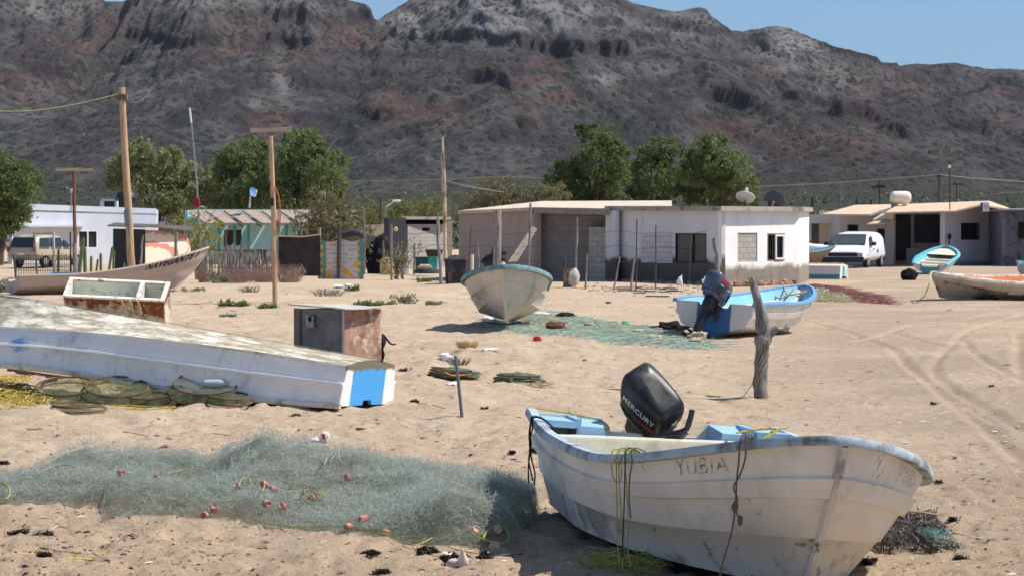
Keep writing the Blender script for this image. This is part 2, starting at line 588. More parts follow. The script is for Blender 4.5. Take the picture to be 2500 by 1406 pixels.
# spurs: (u, t) crest lines with height and width in metres
SPURS = [([(1700, .62), (1560, .50), (1390, .38), (1180, .22), (1090, .12)], 20, 52), ([(520, .60), (440, .42), (380, .25), (300, .12)], 17, 60), ([(1000, .55), (1130, .40), (1050, .25)], 15, 50),
         ([(2060, .50), (1900, .46), (1730, .44), (1640, .3)], 17, 48), ([(880, .85), (790, .55), (690, .45), (640, .3)], 17, 45), ([(2420, .6), (2250, .4), (2150, .3), (2000, .18)], 13, 65), ([(120, .6), (60, .4), (-50, .2)], 14, 60),
         ([(1310, .72), (1420, .45), (1500, .3), (1450, .12)], 12, 45), ([(2080, .9), (2240, .62), (2400, .5)], 12, 60), ([(300, .95), (520, .62), (560, .45)], 14, 50)]
for pts, hh, ww in SPURS:
    wp = [((u - CX) / F * (D0 + t * (D1 - D0)), D0 + t * (D1 - D0)) for u, t in pts]
    best = np.full(XX.shape, 1e9); al = np.zeros(XX.shape)
    for k, (a, b) in enumerate(zip(wp[:-1], wp[1:])):
        ab = np.array(b) - np.array(a)
        t = np.clip(((XX - a[0]) * ab[0] + (DD - a[1]) * ab[1]) / (ab @ ab), 0, 1)
        # along the depth the slope is long, so squeeze it
        d = np.hypot(XX - a[0] - t * ab[0], (DD - a[1] - t * ab[1]) * .55) + 9 * fbm(XX / 60, DD / 90, 3, 91 + k)
        m = d < best
        best = np.where(m, d, best); al = np.where(m, (k + t) / (len(wp) - 1), al)
    ZZ = ZZ + hh * np.exp(-np.abs(best / ww) ** 1.5) * (.55 + .45 * np.sin(np.pi * np.clip(al, .05, .95)))
# cliff bands: (u0, u1, row0, row1, drop)
back = DD > RD
ROW = 552 - (ZZ - H) * F / DD
CL = [(1040, 1200, 92, 104, 14), (1190, 1310, 112, 122, 10), (1250, 1545, 118, 132, 20), (1540, 1640, 108, 98, 9), (1650, 1790, 72, 84, 10), (310, 540, 92, 112, 14), (60, 200, 178, 192, 14), (560, 780, 30, 48, 12), (1130, 1250, 198, 205, 13), (860, 960, 190, 200, 8), (2020, 2190, 130, 160, 15), (1840, 1880, 95, 130, 11),
      (1710, 1870, 232, 258, 16), (2030, 2150, 270, 300, 15), (2150, 2230, 318, 330, 11), (1390, 1450, 222, 240, 12), (1250, 1320, 300, 320, 11), (1190, 1260, 340, 350, 9), (880, 960, 275, 290, 11), (2400, 2500, 205, 215, 9), (840, 915, 40, 62, 15), (1990, 2080, 112, 124, 9), (1560, 1700, 55, 66, 6), (640, 770, 95, 112, 8), (1900, 2060, 240, 262, 9), (700, 850, 190, 230, 8), (2300, 2420, 318, 330, 8), (1480, 1560, 12, 30, 9)]
CLM = np.zeros(XX.shape)
for k, (u0, u1, r0, r1, dz) in enumerate(CL):
    rt = r0 + (r1 - r0) * np.clip((U - u0) / (u1 - u0), 0, 1) + 14 * fbm(U / 70, U * 0 + k, 3, 200 + k) + 7 * fbm(U / 14, U * 0 + k, 3, 250 + k)
    mu = sstep(u0 - 18, u0 + 22, U) * (1 - sstep(u1 - 22, u1 + 18, U)) * (.75 + .5 * np.clip(fbm(U / 60, U * 0 + k, 2, 300 + k) + .5, 0, 1))
    up = sstep(3.0, -3.0, ROW - rt)
    ZZ = ZZ + .34 * dz * mu * up * np.exp(-np.clip(rt - ROW, 0, 400) / 110.0) * ~back
    CLM = np.maximum(CLM, mu * np.exp(-((ROW - rt - 0) / 9.0) ** 2))
ZZ = np.where(back, ZZ, np.minimum(ZZ, H + (552 - (rowR[None] + 1.5)) * DD / F))
ZZ = np.where(back, np.minimum(ZZ, ZR - (DD - RD) * .35), ZZ)
ROW = 552 - (ZZ - H) * F / DD


def ell(u, r, a, b):
    return np.exp(-(((U - u) / a) ** 2 + ((ROW - r) / b) ** 2))


red = np.zeros(XX.shape)
for (u, r, a, b, k) in [(60, 215, 130, 50, .7), (190, 60, 110, 60, .45), (200, 115, 60, 30, .7), (560, 95, 130, 70, .55), (900, 40, 45, 28, 1.2), (840, 95, 90, 40, .6), (660, 300, 80, 36, .7), (1310, 180, 110, 28, 1.0), (1400, 235, 90, 40, .6), (960, 250, 60, 24, 1.0), (1050, 290, 100, 36, .6), (1290, 265, 60, 30, .5), (1740, 330, 130, 40, .6), (2050, 350, 170, 45, .5), (2200, 210, 160, 60, .35), (2450, 250, 60, 50, .5),
                        (1740, 145, 60, 22, .35), (1880, 180, 60, 20, .4), (740, 120, 70, 50, .4), (700, 190, 22, 70, .5), (620, 40, 160, 30, .3), (2280, 370, 150, 25, .3)]:
    red = np.maximum(red, k * ell(u, r, a, b))
pale = np.zeros(XX.shape)
for (u, r, a, b, k) in [(1250, 40, 260, 60, 1.0), (1000, 55, 70, 40, .9), (130, 20, 120, 30, .8), (520, 10, 180, 25, .6), (1660, 60, 90, 50, .8), (1930, 120, 80, 60, 1.0), (2010, 190, 90, 40, .7), (690, 200, 28, 70, .9), (640, 255, 60, 22, .6), (350, 235, 40, 18, .7), (1600, 170, 80, 22, .6), (1470, 195, 40, 14, .8), (700, 20, 120, 25, .5), (2080, 230, 60, 30, .4), (1330, 215, 50, 12, .6), (60, 280, 60, 60, .4)]:
    pale = np.maximum(pale, k * ell(u, r, a, b))
nr = fbm(XX / 22, DD / 34, 4, 401)
red = np.clip(red * (.62 + 1.3 * nr), 0, .75)
pale = np.clip(pale * (.85 + 1.6 * fbm(XX / 17, DD / 30, 4, 431)), 0, 1)
lowv = sstep(390, 510, ROW)


def rockmat():
    t = NT('volcanic_rock')
    a = lambda n: t.n('Attribute', attribute_name=n).outputs['Fac']
    n1 = t.noise(.03, 12, .78, stretch=(1, .3, .7))
    base = t.mix(t.ramp(n1, .40, .60), lin((60, 59, 61)), lin((110, 107, 106)))
    base = t.mix(t.ramp(t.noise(.012, 5, .6, off=40), .52, .66, 0, .7), base, lin((54, 55, 58)))
    brn = t.ramp(t.noise(.007, 7, .7, off=90, stretch=(1, .35, .7)), .50, .60, 0, .7)
    base = t.mix(brn, base, lin((86, 75, 75)))
    col = t.mix(a('pale'), base, lin((150, 147, 143)))
    col = t.mix(a('red'), col, lin((126, 92, 83)))
    col = t.mix(a('cliff'), col, lin((58, 48, 54)))
    # boulders and outcrops
    bl = t.noise(.13, 9, .8, off=70, stretch=(1, .28, .7))
    col = t.mix(t.ramp(bl, .54, .60, 0, .7), col, lin((52, 48, 56)))
    col = t.mix(t.ramp(bl, .44, .38, 0, .5), col, lin((136, 128, 124)))
    # scattered bushes: real green dots
    vo = t.n('TexVoronoi', {'Vector': t.n('Mapping', {'Vector': t.co, 'Scale': (1, .32, .7)}).outputs[0], 'Scale': .19, 'Randomness': 1})
    m1 = t.ramp(vo.outputs['Distance'], .44, .34)
    dens = t.ramp(t.noise(.009, 5, .65, off=25), .30, .50)
    bush = t.math('MULTIPLY', m1, t.math('MAXIMUM', t.math('MULTIPLY', dens, .85), a('low')))
    col = t.mix(t.math('MULTIPLY', bush, .9), col, t.mix(t.ramp(t.noise(.07, 3, .6), .4, .6), lin((46, 52, 40)), lin((76, 80, 58))))
    col = t.mix(t.math('MULTIPLY', a('low'), .55), col, lin((84, 88, 66)))
    hb = t.math('ADD', t.math('MULTIPLY', bl, 1.0), t.math('ADD', t.math('MULTIPLY', n1, 2.0), t.math('MULTIPLY', bush, .5)))
    return t.finish(col, .95, t.bump(hb, 1.0, 6.0), .05)


fastobj('mountain_range', np.stack([XX, DD, ZZ], -1).reshape(-1, 3), grid_quads(*XX.shape), rockmat(), smooth=True, attr={'red': red, 'pale': pale, 'cliff': np.clip(CLM, 0, 1) * .7, 'low': lowv}, kind='structure', label='dry volcanic mountain range with reddish cliffs above the village', cat='mountains')


def mz(x, D):
    u = CX + x / D * F
    i = int(np.clip(np.interp(u, ux, np.arange(len(ux))), 0, len(ux) - 1))
    return float(np.interp(D, dd, ZZ[:, i]))

# ------------------------------------------------------------------ the air between here and the hills
hv = NT('thin_haze')
pv_ = hv.n('VolumePrincipled', {'Color': (.78, .86, 1.0), 'Density': .000018, 'Anisotropy': .2})
hv.t.links.new(pv_.outputs[0], hv.out.inputs['Volume'])
hz_ = M().box((0, 1750, 140), (4400, 3600, 310))
obj('haze', hz_, hv.m, kind='stuff', label='thin blue air between the village and the hills', cat='haze', smooth=0)
cy.volume_bounces = 0
# ------------------------------------------------------------------ boats
def rotm(yaw, pitch, roll):
    return (Matrix.Rotation(yaw, 4, 'Z') @ Matrix.Rotation(-pitch, 4, 'Y') @ Matrix.Rotation(-roll, 4, 'X'))


class Panga:
    """open fishing skiff: gunwale curve in plan and sheer, chine, raked stem"""

    def __init__(s, L=5.8, B=.9, bs=.87, s0=.4, p=2.5, q=.58, zs=.7, zm=.65, sm=.5, zb=1.05, rake=.7, chz=.2, chr=.0, chb=.8, step=.022, t1=.5, t2=.66, low=.0, **k):
        s.__dict__.update(locals())

    def gun(s, u):
        L, B = s.L, s.B
        hb = B * (s.bs + (1 - s.bs) * math.sin(math.pi / 2 * u / s.s0)) if u < s.s0 else B * max(0, 1 - ((u - s.s0) / (1 - s.s0)) ** s.p) ** s.q
        z = s.zm + (s.zs - s.zm) * ((s.sm - u) / s.sm) ** 2 if u < s.sm else s.zm + (s.zb - s.zm) * ((u - s.sm) / (1 - s.sm)) ** 1.8
        return hb, z

    def chine(s, u):
        hb, z = s.gun(u)
        k = max(0, 1 - max(0, (u - .25) / .75) ** 2.4) ** .75
        return s.B * s.chb * (s.bs + (1 - s.bs) * min(1, u / .4)) * k, s.chz * (1 + 1.9 * u ** 3) + .02 + s.chr * u * u

    def pt(s, u, t, side, off=0.0):
        """t 0 chine .. 1 gunwale ; side -1 starboard, +1 port"""
        hb, zg = s.gun(u)
        cb, zc = s.chine(u)
        bow = u ** 10
        fl = t + .10 * math.sin(math.pi * t) * (1 - .6 * u)  # slight belly
        y = cb + (hb - cb) * min(fl, 1.0 + .0 * t)
        z = zc + (zg - zc) * t
        f = z / zg
        x = u * (s.L - s.rake * (1 - min(1, f)) ** 1.25)
        # outward normal in plan
        e = .01
        hb2 = s.gun(min(1, u + e))[0]; hb1 = s.gun(max(0, u - e))[0]
        dx, dy = s.L * 2 * e, hb2 - hb1
        n = math.hypot(dx, dy)
        return Vector((x - dy / n * off * (1 if u < .999 else 1), side * max(0, y + dx / n * off * (1 if u < .985 else .3)), z))

    def keel(s, u, d=0):
        x = u * (s.L - s.rake)
        z = 0.0 + .06 * max(0, (u - .8) / .2) ** 2 - d
        return Vector((x, 0, z))

    def prof(s):
        st = s.step
        lo = s.low
        return [(0, .012), (.03, 0), (s.t1 * .55, -lo * .2), (s.t1 * .55 + .01, lo), (s.t1 - .006, 0), (s.t1, st), (s.t2, st + .004), (s.t2 + .012, st * .2), (.85, .0), (1, 0)]


US = [i / 34 for i in range(31)] + [.925, .945, .96, .972, .982, .99, .996, 1.0]


def build_hull(b, name, mats, par, open_in=True, cut=(.36, .1), tr_mat=None, keelw=.035):
    """mats: side, bottom, band, upper, inside, transom"""
    h = M()
    pr = b.prof()
    n = len(pr)
    for side in (-1, 1):
        rows = []
        for u in US:
            rows.append([b.keel(u, 0), b.keel(u).lerp(b.pt(u, 0, side), .5) - Vector((0, 0, .012))] + [b.pt(u, t, side, o) for t, o in pr])
        vs = [q for r_ in rows for q in r_]
        m = n + 2
        fs, mi = [], []
        for i in range(len(US) - 1):
            for j in range(m - 1):
                f = [i * m + j, (i + 1) * m + j, (i + 1) * m + j + 1, i * m + j + 1]
                fs.append(f if side < 0 else f[::-1])
                mi.append(1 if j < (4 if b.low else 2) else (2 if 7 <= j <= 8 else (3 if j > 8 else 0)))
        base = len(h.f)
        h.add(vs, fs)
        h.mi[base:] = mi
    # keel bead and stem bar
    ks = [b.keel(u, .015) for u in US] + [b.pt(1.0, t, 1) + Vector((.012, 0, 0)) for t in (.0, .2, .4, .6, .8, .97)]
    h.tube(ks, [keelw] * len(US) + [keelw * .85] * 6, 6, 1)
    obj('hull', h, mats[:4], par, local=True, smooth=40)
    # transom
    hb, zg = b.gun(0)
    cb, zc = b.chine(0)
    w, d = cut
    out = [b.keel(0), b.pt(0, 0, -1)] + [b.pt(0, t, -1, o) for t, o in pr[1:]]
    top = [Vector((0, -w, zg)), Vector((0, -w * .8, zg - d)), Vector((0, w * .8, zg - d)), Vector((0, w, zg))] if w else []
    poly = out + top + [Vector((q.x, -q.y, q.z)) for q in out[1:]][::-1]
    tm = M().prism([q + Vector((.03, 0, 0)) for q in poly], (-.05, 0, 0))
    obj('transom', tm, mats[5], par, local=True, smooth=20)
    if open_in:
        inn = M()
        tl = (1, .72, .45, .12)
        for side in (-1, 1):
            vs, fs = [], []
            ui = [u for u in US if u < .985]
            for u in ui:
                for t in tl:
                    q = b.pt(u, t, side, -.05)
                    q.x = min(q.x, b.L * .985)
                    if side * q.y < .004: q.y = side * .004
                    vs.append(q)
                q = vs[-1]
                vs.append(Vector((q.x, 0, q.z - .02)))
            m = len(tl) + 1
            for i in range(len(ui) - 1):
                for j in range(m - 1):
                    f = [i * m + j, i * m + j + 1, (i + 1) * m + j + 1, (i + 1) * m + j]
                    fs.append(f if side < 0 else f[::-1])
            bs_ = len(h.f)
            k0 = len(inn.f)
            inn.add(vs, fs)
            for i in range(len(fs)): inn.mi[k0 + i] = 0 if i % (m - 1) < 2 else 1
        obj('inner_lining', inn, [mats[4], mats[6] if len(mats) > 6 else mats[4]], par, local=True, smooth=40)


def rail(b, m_, par, wd=.07, ht=.06, out=.02, closed=True, name='gunwale', umax=1.0, drop=0.0):
    h = M()
    pts = []
    for side in (-1, 1):
        L_ = [b.pt(u, 1, side, out) for u in US if u <= umax]
        L_ = [q + Vector((0, 0, -drop)) for q in L_]
        pts = L_ if side < 0 else pts + L_[::-1][1:]
    pts[0].x = pts[-1].x = -.04
    n = len(pts)
    vs, fs = [], []
    for i, p in enumerate(pts):
        t = pts[min(i + 1, n - 1)] - pts[max(i - 1, 0)]
        a = Vector((t.y, -t.x, 0)).normalized()
        jz = .35 * ht
        for (o, z) in ((wd * .5, -ht * .5), (wd * .58, 0), (wd * .35, ht * .5), (-wd * .5, ht * .5), (-wd * .62, ht * .1), (-wd * .5, -ht * .5)):
            vs.append(p + a * o + Vector((0, 0, z)))
    for i in range(n - 1):
        for j in range(6):
            fs.append([i * 6 + j, (i + 1) * 6 + j, (i + 1) * 6 + (j + 1) % 6, i * 6 + (j + 1) % 6])
    fs += [list(range(6)), [(n - 1) * 6 + j for j in range(6)][::-1]]
    h.add(vs, fs)
    return obj(name, h, m_, par, local=True, smooth=50)


def thwart(b, u0, u1, z, m_, par, name='thwart', zb=.2, inset=.07, zr=0):
    h = M()
    (y0, _), (y1, _) = b.gun(u0), b.gun(u1)
    q0, q1 = b.pt(u0, max(0, (z - b.chine(u0)[1]) / (b.gun(u0)[1] - b.chine(u0)[1])), 1, -inset), b.pt(u1, max(0, (z - b.chine(u1)[1]) / (b.gun(u1)[1] - b.chine(u1)[1])), 1, -inset)
    k0, k1 = b.pt(u0, .05, 1, -inset), b.pt(u1, .05, 1, -inset)
    vs = [Vector((k0.x, -k0.y, zb)), Vector((k1.x, -k1.y, zb)), Vector((k1.x, k1.y, zb)), Vector((k0.x, k0.y, zb)), Vector((q0.x, -q0.y, z)), Vector((q1.x, -q1.y, z)), Vector((q1.x, q1.y, z + zr)), Vector((q0.x, q0.y, z + zr))]
    h.add(vs, [[0, 3, 2, 1], [4, 5, 6, 7], [0, 1, 5, 4], [1, 2, 6, 5], [2, 3, 7, 6], [3, 0, 4, 7]])
    h.tube([vs[5] + Vector((0, .02, 0)), vs[6] - Vector((0, .02, 0))], .018, 6)
    return obj(name, h, m_, par, local=True, smooth=30)


def text_mesh(s, size=1.0, bold=0.0, shear=0, spacing=1.0):
    cu = bpy.data.curves.new('lettering', 'FONT')
    cu.body, cu.size, cu.offset, cu.shear, cu.space_character = s, size, bold, shear, spacing
    cu.align_x, cu.align_y = 'CENTER', 'CENTER'
    cu.resolution_u = 3
    o = bpy.data.objects.new('lettering', cu)
    COL.objects.link(o)
    me = bpy.data.meshes.new_from_object(o.evaluated_get(bpy.context.evaluated_depsgraph_get()))
    V = [tuple(v.co) for v in me.vertices]
    Fc = [list(p.vertices) for p in me.polygons]
    bpy.data.objects.remove(o)
    bpy.data.curves.remove(cu)
    bpy.data.meshes.remove(me)
    return V, Fc


def text_on(s, fn, m_, par, size, **k):
    """letters cut as thin paint: fn maps flat letter coordinates to the surface. Finer mesh so it follows curves."""
    V, Fc = text_mesh(s, size, **k)
    h = M().add([fn(v[0], v[1]) for v in V], Fc)
    return obj('lettering', h, m_, par, local=True, smooth=0)


def motor(par, mw, cm, bm, tilt, steer, text=None, tm=None, red=None, scale=1.0, decals=None, tpts=None):
    """tilted outboard: mw is a local matrix at the top of the transom in boat axes"""
    k = scale
    A = mw @ Matrix.Rotation(tilt, 4, 'Y') @ Matrix.Rotation(steer, 4, 'Z')
    S = Matrix.Scale(k, 4)
    A = A @ S
    h = M()  # leg, bracket, lower unit, propeller hub as the motor's own body
    T = lambda *q: A @ Matrix.Translation(Vector(q))
    h.rbox(T(-.16, 0, .02), (.24, .20, .34), .35, 0, 8)
    h.rbox(T(-.19, 0, -.28), (.15, .11, .60), .35, 0, 8)
    h.rbox(T(-.24, 0, -.60), (.34, .17, .025), .6, 0, 6)
    h.rbox(T(-.20, 0, -.72), (.40, .085, .10), .9, 0, 8)
    h.prism([A @ Vector(q) for q in ((-.14, -.008, -.74), (-.24, -.008, -.74), (-.22, -.008, -.9), (-.17, -.008, -.9))], (A.to_3x3() @ Vector((0, .016, 0))))
    mot = obj('outboard_motor', h, bm, par, local=True, smooth=45)
    br = M()
    for y in (-.11, .11):
        br.box(None, (.09, .025, .26), mat=mw @ S @ Matrix.Translation(Vector((-.06, y, -.08))))
        br.box(None, (.16, .03, .05), mat=mw @ S @ Matrix.Translation(Vector((.0, y, .03))))
    br.tube([(mw @ S) @ Vector((-.06, -.14, .05)), (mw @ S) @ Vector((-.06, .14, .05))], .03 * k, 8)
    obj('clamp_bracket', br, bm, mot, local=True)
    pr = M()
    for i in range(3):
        a = 2 * math.pi * i / 3 + .4
        c, s_ = math.cos(a), math.sin(a)
        b0 = [(-.40, .03 * c, -.72 + .03 * s_), (-.44, .13 * c - .05 * s_, -.72 + .13 * s_ + .05 * c), (-.42, .15 * c, -.72 + .15 * s_), (-.37, .12 * c + .05 * s_, -.72 + .12 * s_ - .05 * c)]
        pr.prism([A @ Vector(q) for q in b0], A.to_3x3() @ Vector((.012, 0, 0)))
    pr.lathe(None, [(.03, 0), (.045, .05), (.045, .12)], 10, mat=A @ Matrix.Translation(Vector((-.46, 0, -.72))) @ Matrix.Rotation(math.pi / 2, 4, 'Y'))
    obj('propeller', pr, bm, mot, local=True)
    # cowl: lofted block, longer at the top, flat sloping lid
    cw = M()
    lv = [(.10, .40, .30, -.13), (.16, .46, .335, -.13), (.30, .52, .36, -.14), (.44, .545, .36, -.15), (.50, .53, .345, -.155), (.535, .49, .31, -.16), (.555, .42, .25, -.165), (.562, .25, .14, -.17)]
    nn = 28
    vs, fs = [], []
    for z, lx, ly, cx in lv:
        for i in range(nn):
            th = 2 * math.pi * i / nn
            c, s_ = math.cos(th), math.sin(th)
            e = .30
            x = math.copysign(abs(c) ** e, c) * lx / 2
            y = math.copysign(abs(s_) ** e, s_) * ly / 2 * (1 - .10 * (x / lx * 2) ** 2)
            zz = z - (.035 * (x / lx * 2 + 1) if z > .4 else 0) + (0 if z > .4 else -.02 * (x / lx * 2))
            vs.append(A @ Vector((x + cx, y, zz)))
    for j in range(len(lv) - 1):
        for i in range(nn):
            fs.append([j * nn + i, j * nn + (i + 1) % nn, (j + 1) * nn + (i + 1) % nn, (j + 1) * nn + i])
    fs += [list(range(nn))[::-1], [(len(lv) - 1) * nn + i for i in range(nn)]]
    cw.add(vs, fs)
    obj('cowl', cw, cm, mot, local=True, smooth=40)
    sd = lambda x, z, s_, o=.004: A @ Vector((x - .145, s_ * (.5 * (.335 + .025 * min(1, max(0, (z - .16) / .14))) * (1 - .10 * (x / .27) ** 2) + o), z))
    seam = M()
    seam.tube([A @ Vector((.232 * math.copysign(abs(math.cos(t)) ** .42, math.cos(t)) - .135, .166 * math.copysign(abs(math.sin(t)) ** .42, math.sin(t)) * 1.0, .175 - .03 * math.cos(t))) for t in [2 * math.pi * i / 40 for i in range(41)]], .008 * k, 5)
    obj('cowl_seam', seam, bm, mot, local=True)
    if text:
        for s_ in (-1, 1):
            text_on(text, lambda a, b_, s_=s_: sd((-s_ * a * 1.0 if s_ > 0 else a) + .012, .345 + b_, s_), tm, mot, .082, bold=.0012, spacing=1.05)
        for s_ in (-1, 1):
            rd = M()
            xs = [-.02, .05, .12, .18, .215]
            for i in range(4):
                a0, a1 = xs[i], xs[i + 1]
                w0, w1 = .006 + .034 * i / 4, .006 + .034 * (i + 1) / 4
                rd.add([sd(a0, .255, s_), sd(a1, .255, s_), sd(a1, .255 + w1, s_), sd(a0, .255 + w0, s_)], [[0, 1, 2, 3]])
            obj('red_stripe', rd, red, mot, local=True)
    if decals:
        dc = M()
        for s_ in (-1, 1):
            for (x0, x1, z0, z1, mi) in decals[0]:
                dc.quad(sd(x0, z0, s_), sd(x1, z0, s_), sd(x1, z1, s_), sd(x0, z1, s_), mi)
        obj('decal', dc, decals[1], mot, local=True)
    vt = M()
    for i in range(4): vt.box(None, (.012, .13 - .02 * i, .012), mat=A @ Matrix.Translation(Vector((.128 + .004 * i, 0, .24 + .035 * i))))
    obj('front_vent', vt, mat('grey_vent_slats', lin((96, 98, 102)), .5), mot, local=True)
    # tiller
    tl = M()
    if tpts:
        tl.tube(tpts[:3], [.035, .04, .03], 8); tl.tube(tpts[2:], [.02, .024, .022, .021], 9)
    else:
      tl.tube([A @ Vector(q) for q in ((.06, .02, .08), (.16, .03, .10), (.22, .04, .16))], [.035 * k, .03 * k, .028 * k], 8)
      tl.tube([A @ Vector(q) for q in ((.22, .04, .16), (.33, .10, .46), (.36, .115, .545))], [.022 * k, .028 * k, .027 * k], 8)
    obj('tiller', tl, bm, mot, local=True)
    return mot


def pose(f):
    return Matrix.Translation(Vector((f['X'], f['Y'], f['Z'] + gz(f['X'], f['Y'])))) @ rotm(f['yaw'], f['pitch'], f['roll'])


white_g = mat('weathered_white_gelcoat', lin((230, 224, 213)), .42, .08, 3, c2=lin((180, 170, 152)), s2=1.4, t2=(.50, .72), c3=lin((92, 84, 74)), s3=6, t3=(.635, .69), st2=(1, 1, .55), bump=.06, bs=14, spec=.4)
white_low = mat('scuffed_white_gelcoat', lin((214, 207, 194)), .5, .1, 3, c2=lin((158, 150, 138)), s2=1.9, t2=(.50, .60), c3=lin((88, 82, 74)), s3=5, t3=(.58, .66), bump=.1, bs=16, spec=.35)
blue_rail = mat('chalky_blue_paint', lin((170, 183, 188)), .6, .18, 7, c2=lin((112, 114, 110)), s2=4, t2=(.48, .62), c3=lin((196, 190, 180)), s3=9, t3=(.63, .68), bump=.3, bs=25, stretch=(1, 1, 1))
blue_in = mat('pale_blue_paint', lin((148, 186, 212)), .5, .1, 5, c2=lin((170, 196, 214)), s2=3, t2=(.5, .7), c3=lin((110, 118, 118)), s3=9, t3=(.66, .7), bump=.08)
cream_in = mat('cream_inner_paint', lin((222, 215, 196)), .55, .08, 5, c2=lin((186, 176, 150)), s2=2.4, t2=(.52, .72), c3=lin((120, 112, 96)), s3=10, t3=(.67, .72), bump=.06)
black_plastic = mat('black_engine_plastic', (.018, .018, .02), .45, .3, 6, c2=(.06, .058, .055), s2=6, t2=(.55, .75), bump=.1, spec=.45)
cowl_black = mat('dusty_black_cowl', (.009, .010, .011), .36, .3, 4, c2=(.06, .06, .06), s2=5, t2=(.48, .75), c3=(.22, .21, .20), s3=42, t3=(.66, .70), bump=.05, spec=.28)
silver_letter = mat('silver_letter_paint', lin((178, 180, 184)), .4, .1, 8)
red_paint = mat('red_stripe_paint', lin((150, 30, 34)), .5, .1, 8)

# --- the large white panga in the foreground
f = dict(X=1.0319, Y=21.8565, Z=0.0, yaw=-1.4179, pitch=-.0036, roll=.085)
fg = Panga(L=5.3839, B=1.0807, bs=.875, s0=.3744, p=2.6795, q=.5744, zs=.7137, zm=.6305, sm=.5649, zb=.987, rake=.63, step=.036, t1=.62, t2=.75, chb=.80, chz=.012, low=.014)
FGM = pose(f)
fgb = root('fishing_boat', 'large white fishing skiff with pale blue gunwale and black tilted motor, bow towards the viewer', 'boat', None, mat=FGM)
build_hull(fg, 'hull', [white_g, white_low, white_g, white_g, blue_in, white_g, cream_in], fgb, cut=(.42, .1))
rail(fg, blue_rail, fgb, .075, .056, .012)
thwart(fg, .085, .135, .59, cream_in, fgb, 'bulkhead', .15, zr=.06)
thwart(fg, .50, .56, .42, cream_in, fgb, 'thwart', .3)
for s_ in (-1, 1):
    h = M()
    hb = fg.gun(.04)[0]
    ys = sorted((s_ * .36, s_ * (hb - .30)))
    x0, x1 = .02, .44
    zt = .70 if s_ < 0 else .725
    h.add([(x0, ys[0], .3), (x1, ys[0], .3), (x1, ys[1], .3), (x0, ys[1], .3), (x0, ys[0] + (.06 if s_ > 0 else 0), zt), (x1 - .06, ys[0] + (.1 if s_ > 0 else 0.0), zt - .04), (x1 - .06, ys[1] - (0 if s_ > 0 else .1), zt - .04), (x0, ys[1] - (0 if s_ > 0 else .06), zt)],
          [[0, 3, 2, 1], [4, 5, 6, 7], [0, 1, 5, 4], [1, 2, 6, 5], [2, 3, 7, 6], [3, 0, 4, 7]])
    h.box((x0 + .2, s_ * (hb - .30), zt - .02), (.42, .05, .07))
    obj('well_box', h, blue_in, fgb, local=True, smooth=30)
    k = M()
    k.box((.25, s_ * (hb - .14), zt - .03), (.5, .25, .05))
    obj('quarter_deck', k, blue_in, fgb, local=True)
worn = mat('worn_green_letter_paint', lin((62, 82, 84)), .7, .2, 20)


def wornmat(name, c, thr=.5):
    t = NT(name)
    a = t.ramp(t.noise(26, 6, .8), thr - .04, thr + .04)
    return t.finish(c, .7, None, .2, 0, None, a)


faded = wornmat('flaking_letter_paint', lin((84, 94, 92)), .505)


def hull_txt(b, side, uc, tc, flip):
    def fn(x, y):
        u = uc + (x if not flip else -x) / b.L
        hb, zg = b.gun(u); zc = b.chine(u)[1]
        return b.pt(u, tc + y / (zg - zc), side, .006)
    return fn


text_on('YUBIA', hull_txt(fg, -1, .868, .875, False), faded, fgb, .15, bold=-.003, spacing=1.15)
text_on('YUBIA', hull_txt(fg, 1, .90, .875, True), faded, fgb, .15, bold=-.003, spacing=1.15)
lp = M()  # green rope grip
c0 = fg.pt(.66, .98, -1, -.10)
lp.tube([c0 + Vector((.22 * (1 - math.cos(t)) * .9 - .1, .02, -.05 + .13 * math.sin(t))) for t in [math.pi * i / 14 for i in range(15)]], .016, 6, wob=.2)
obj('rope_grip', lp, mat('green_rope', lin((150, 160, 110)), .9, .25, 30, bump=.5, bs=60), fgb, local=True)
motor(fgb, Matrix.Translation(Vector((-.02, .02, .60))), cowl_black, black_plastic, R(50), R(40), 'MERCURY', silver_letter, red_paint, .9, tpts=[FGM.inverted() @ P(*q) for q in ((1630, 1064, 21.4), (1662, 1060, 21.3), (1676, 1050, 21.3), (1681, 1035, 21.3), (1687, 1015, 21.3), (1690, 999, 21.3))])

# --- other boats
sky_blue = mat('sky_blue_paint', lin((134, 192, 222)), .5, .1, 5, c2=lin((150, 196, 226)), s2=3, t2=(.52, .7), bump=.05)
deep_blue = mat('deep_blue_transom_paint', lin((40, 92, 150)), .5, .12, 5, c2=lin((70, 110, 150)), s2=4, t2=(.55, .7), bump=.05)
turq = mat('turquoise_paint', lin((92, 176, 186)), .55, .12, 5, c2=lin((140, 196, 200)), s2=3, t2=(.52, .7), bump=.05)
cream_deck = mat('cream_deck_paint', lin((222, 212, 190)), .6, .08, 4, c2=lin((196, 184, 160)), s2=2)
grey_green = mat('worn_green_rail', lin((104, 130, 130)), .6, .2, 6, c2=lin((140, 168, 172)), s2=5, t2=(.5, .64), bump=.2)
dirty_hull = mat('dirty_white_hull', lin((204, 196, 184)), .5, .09, 3, c2=lin((160, 148, 132)), s2=1.5, t2=(.5, .7), c3=lin((120, 106, 84)), s3=3, t3=(.62, .7), bump=.08, spec=.35)
yellow_rope = mat('yellow_polypropylene_rope', lin((190, 168, 76)), .7, .3, 40, c2=lin((150, 136, 80)), s2=14, t2=(.5, .6), bump=.3, bs=90)
tan_rope = mat('tan_rope', lin((176, 158, 128)), .9, .2, 30, bump=.3, bs=80)
dark_rope = mat('dark_wet_cord', lin((54, 46, 40)), .9, .2, 30, bump=.3, bs=80)


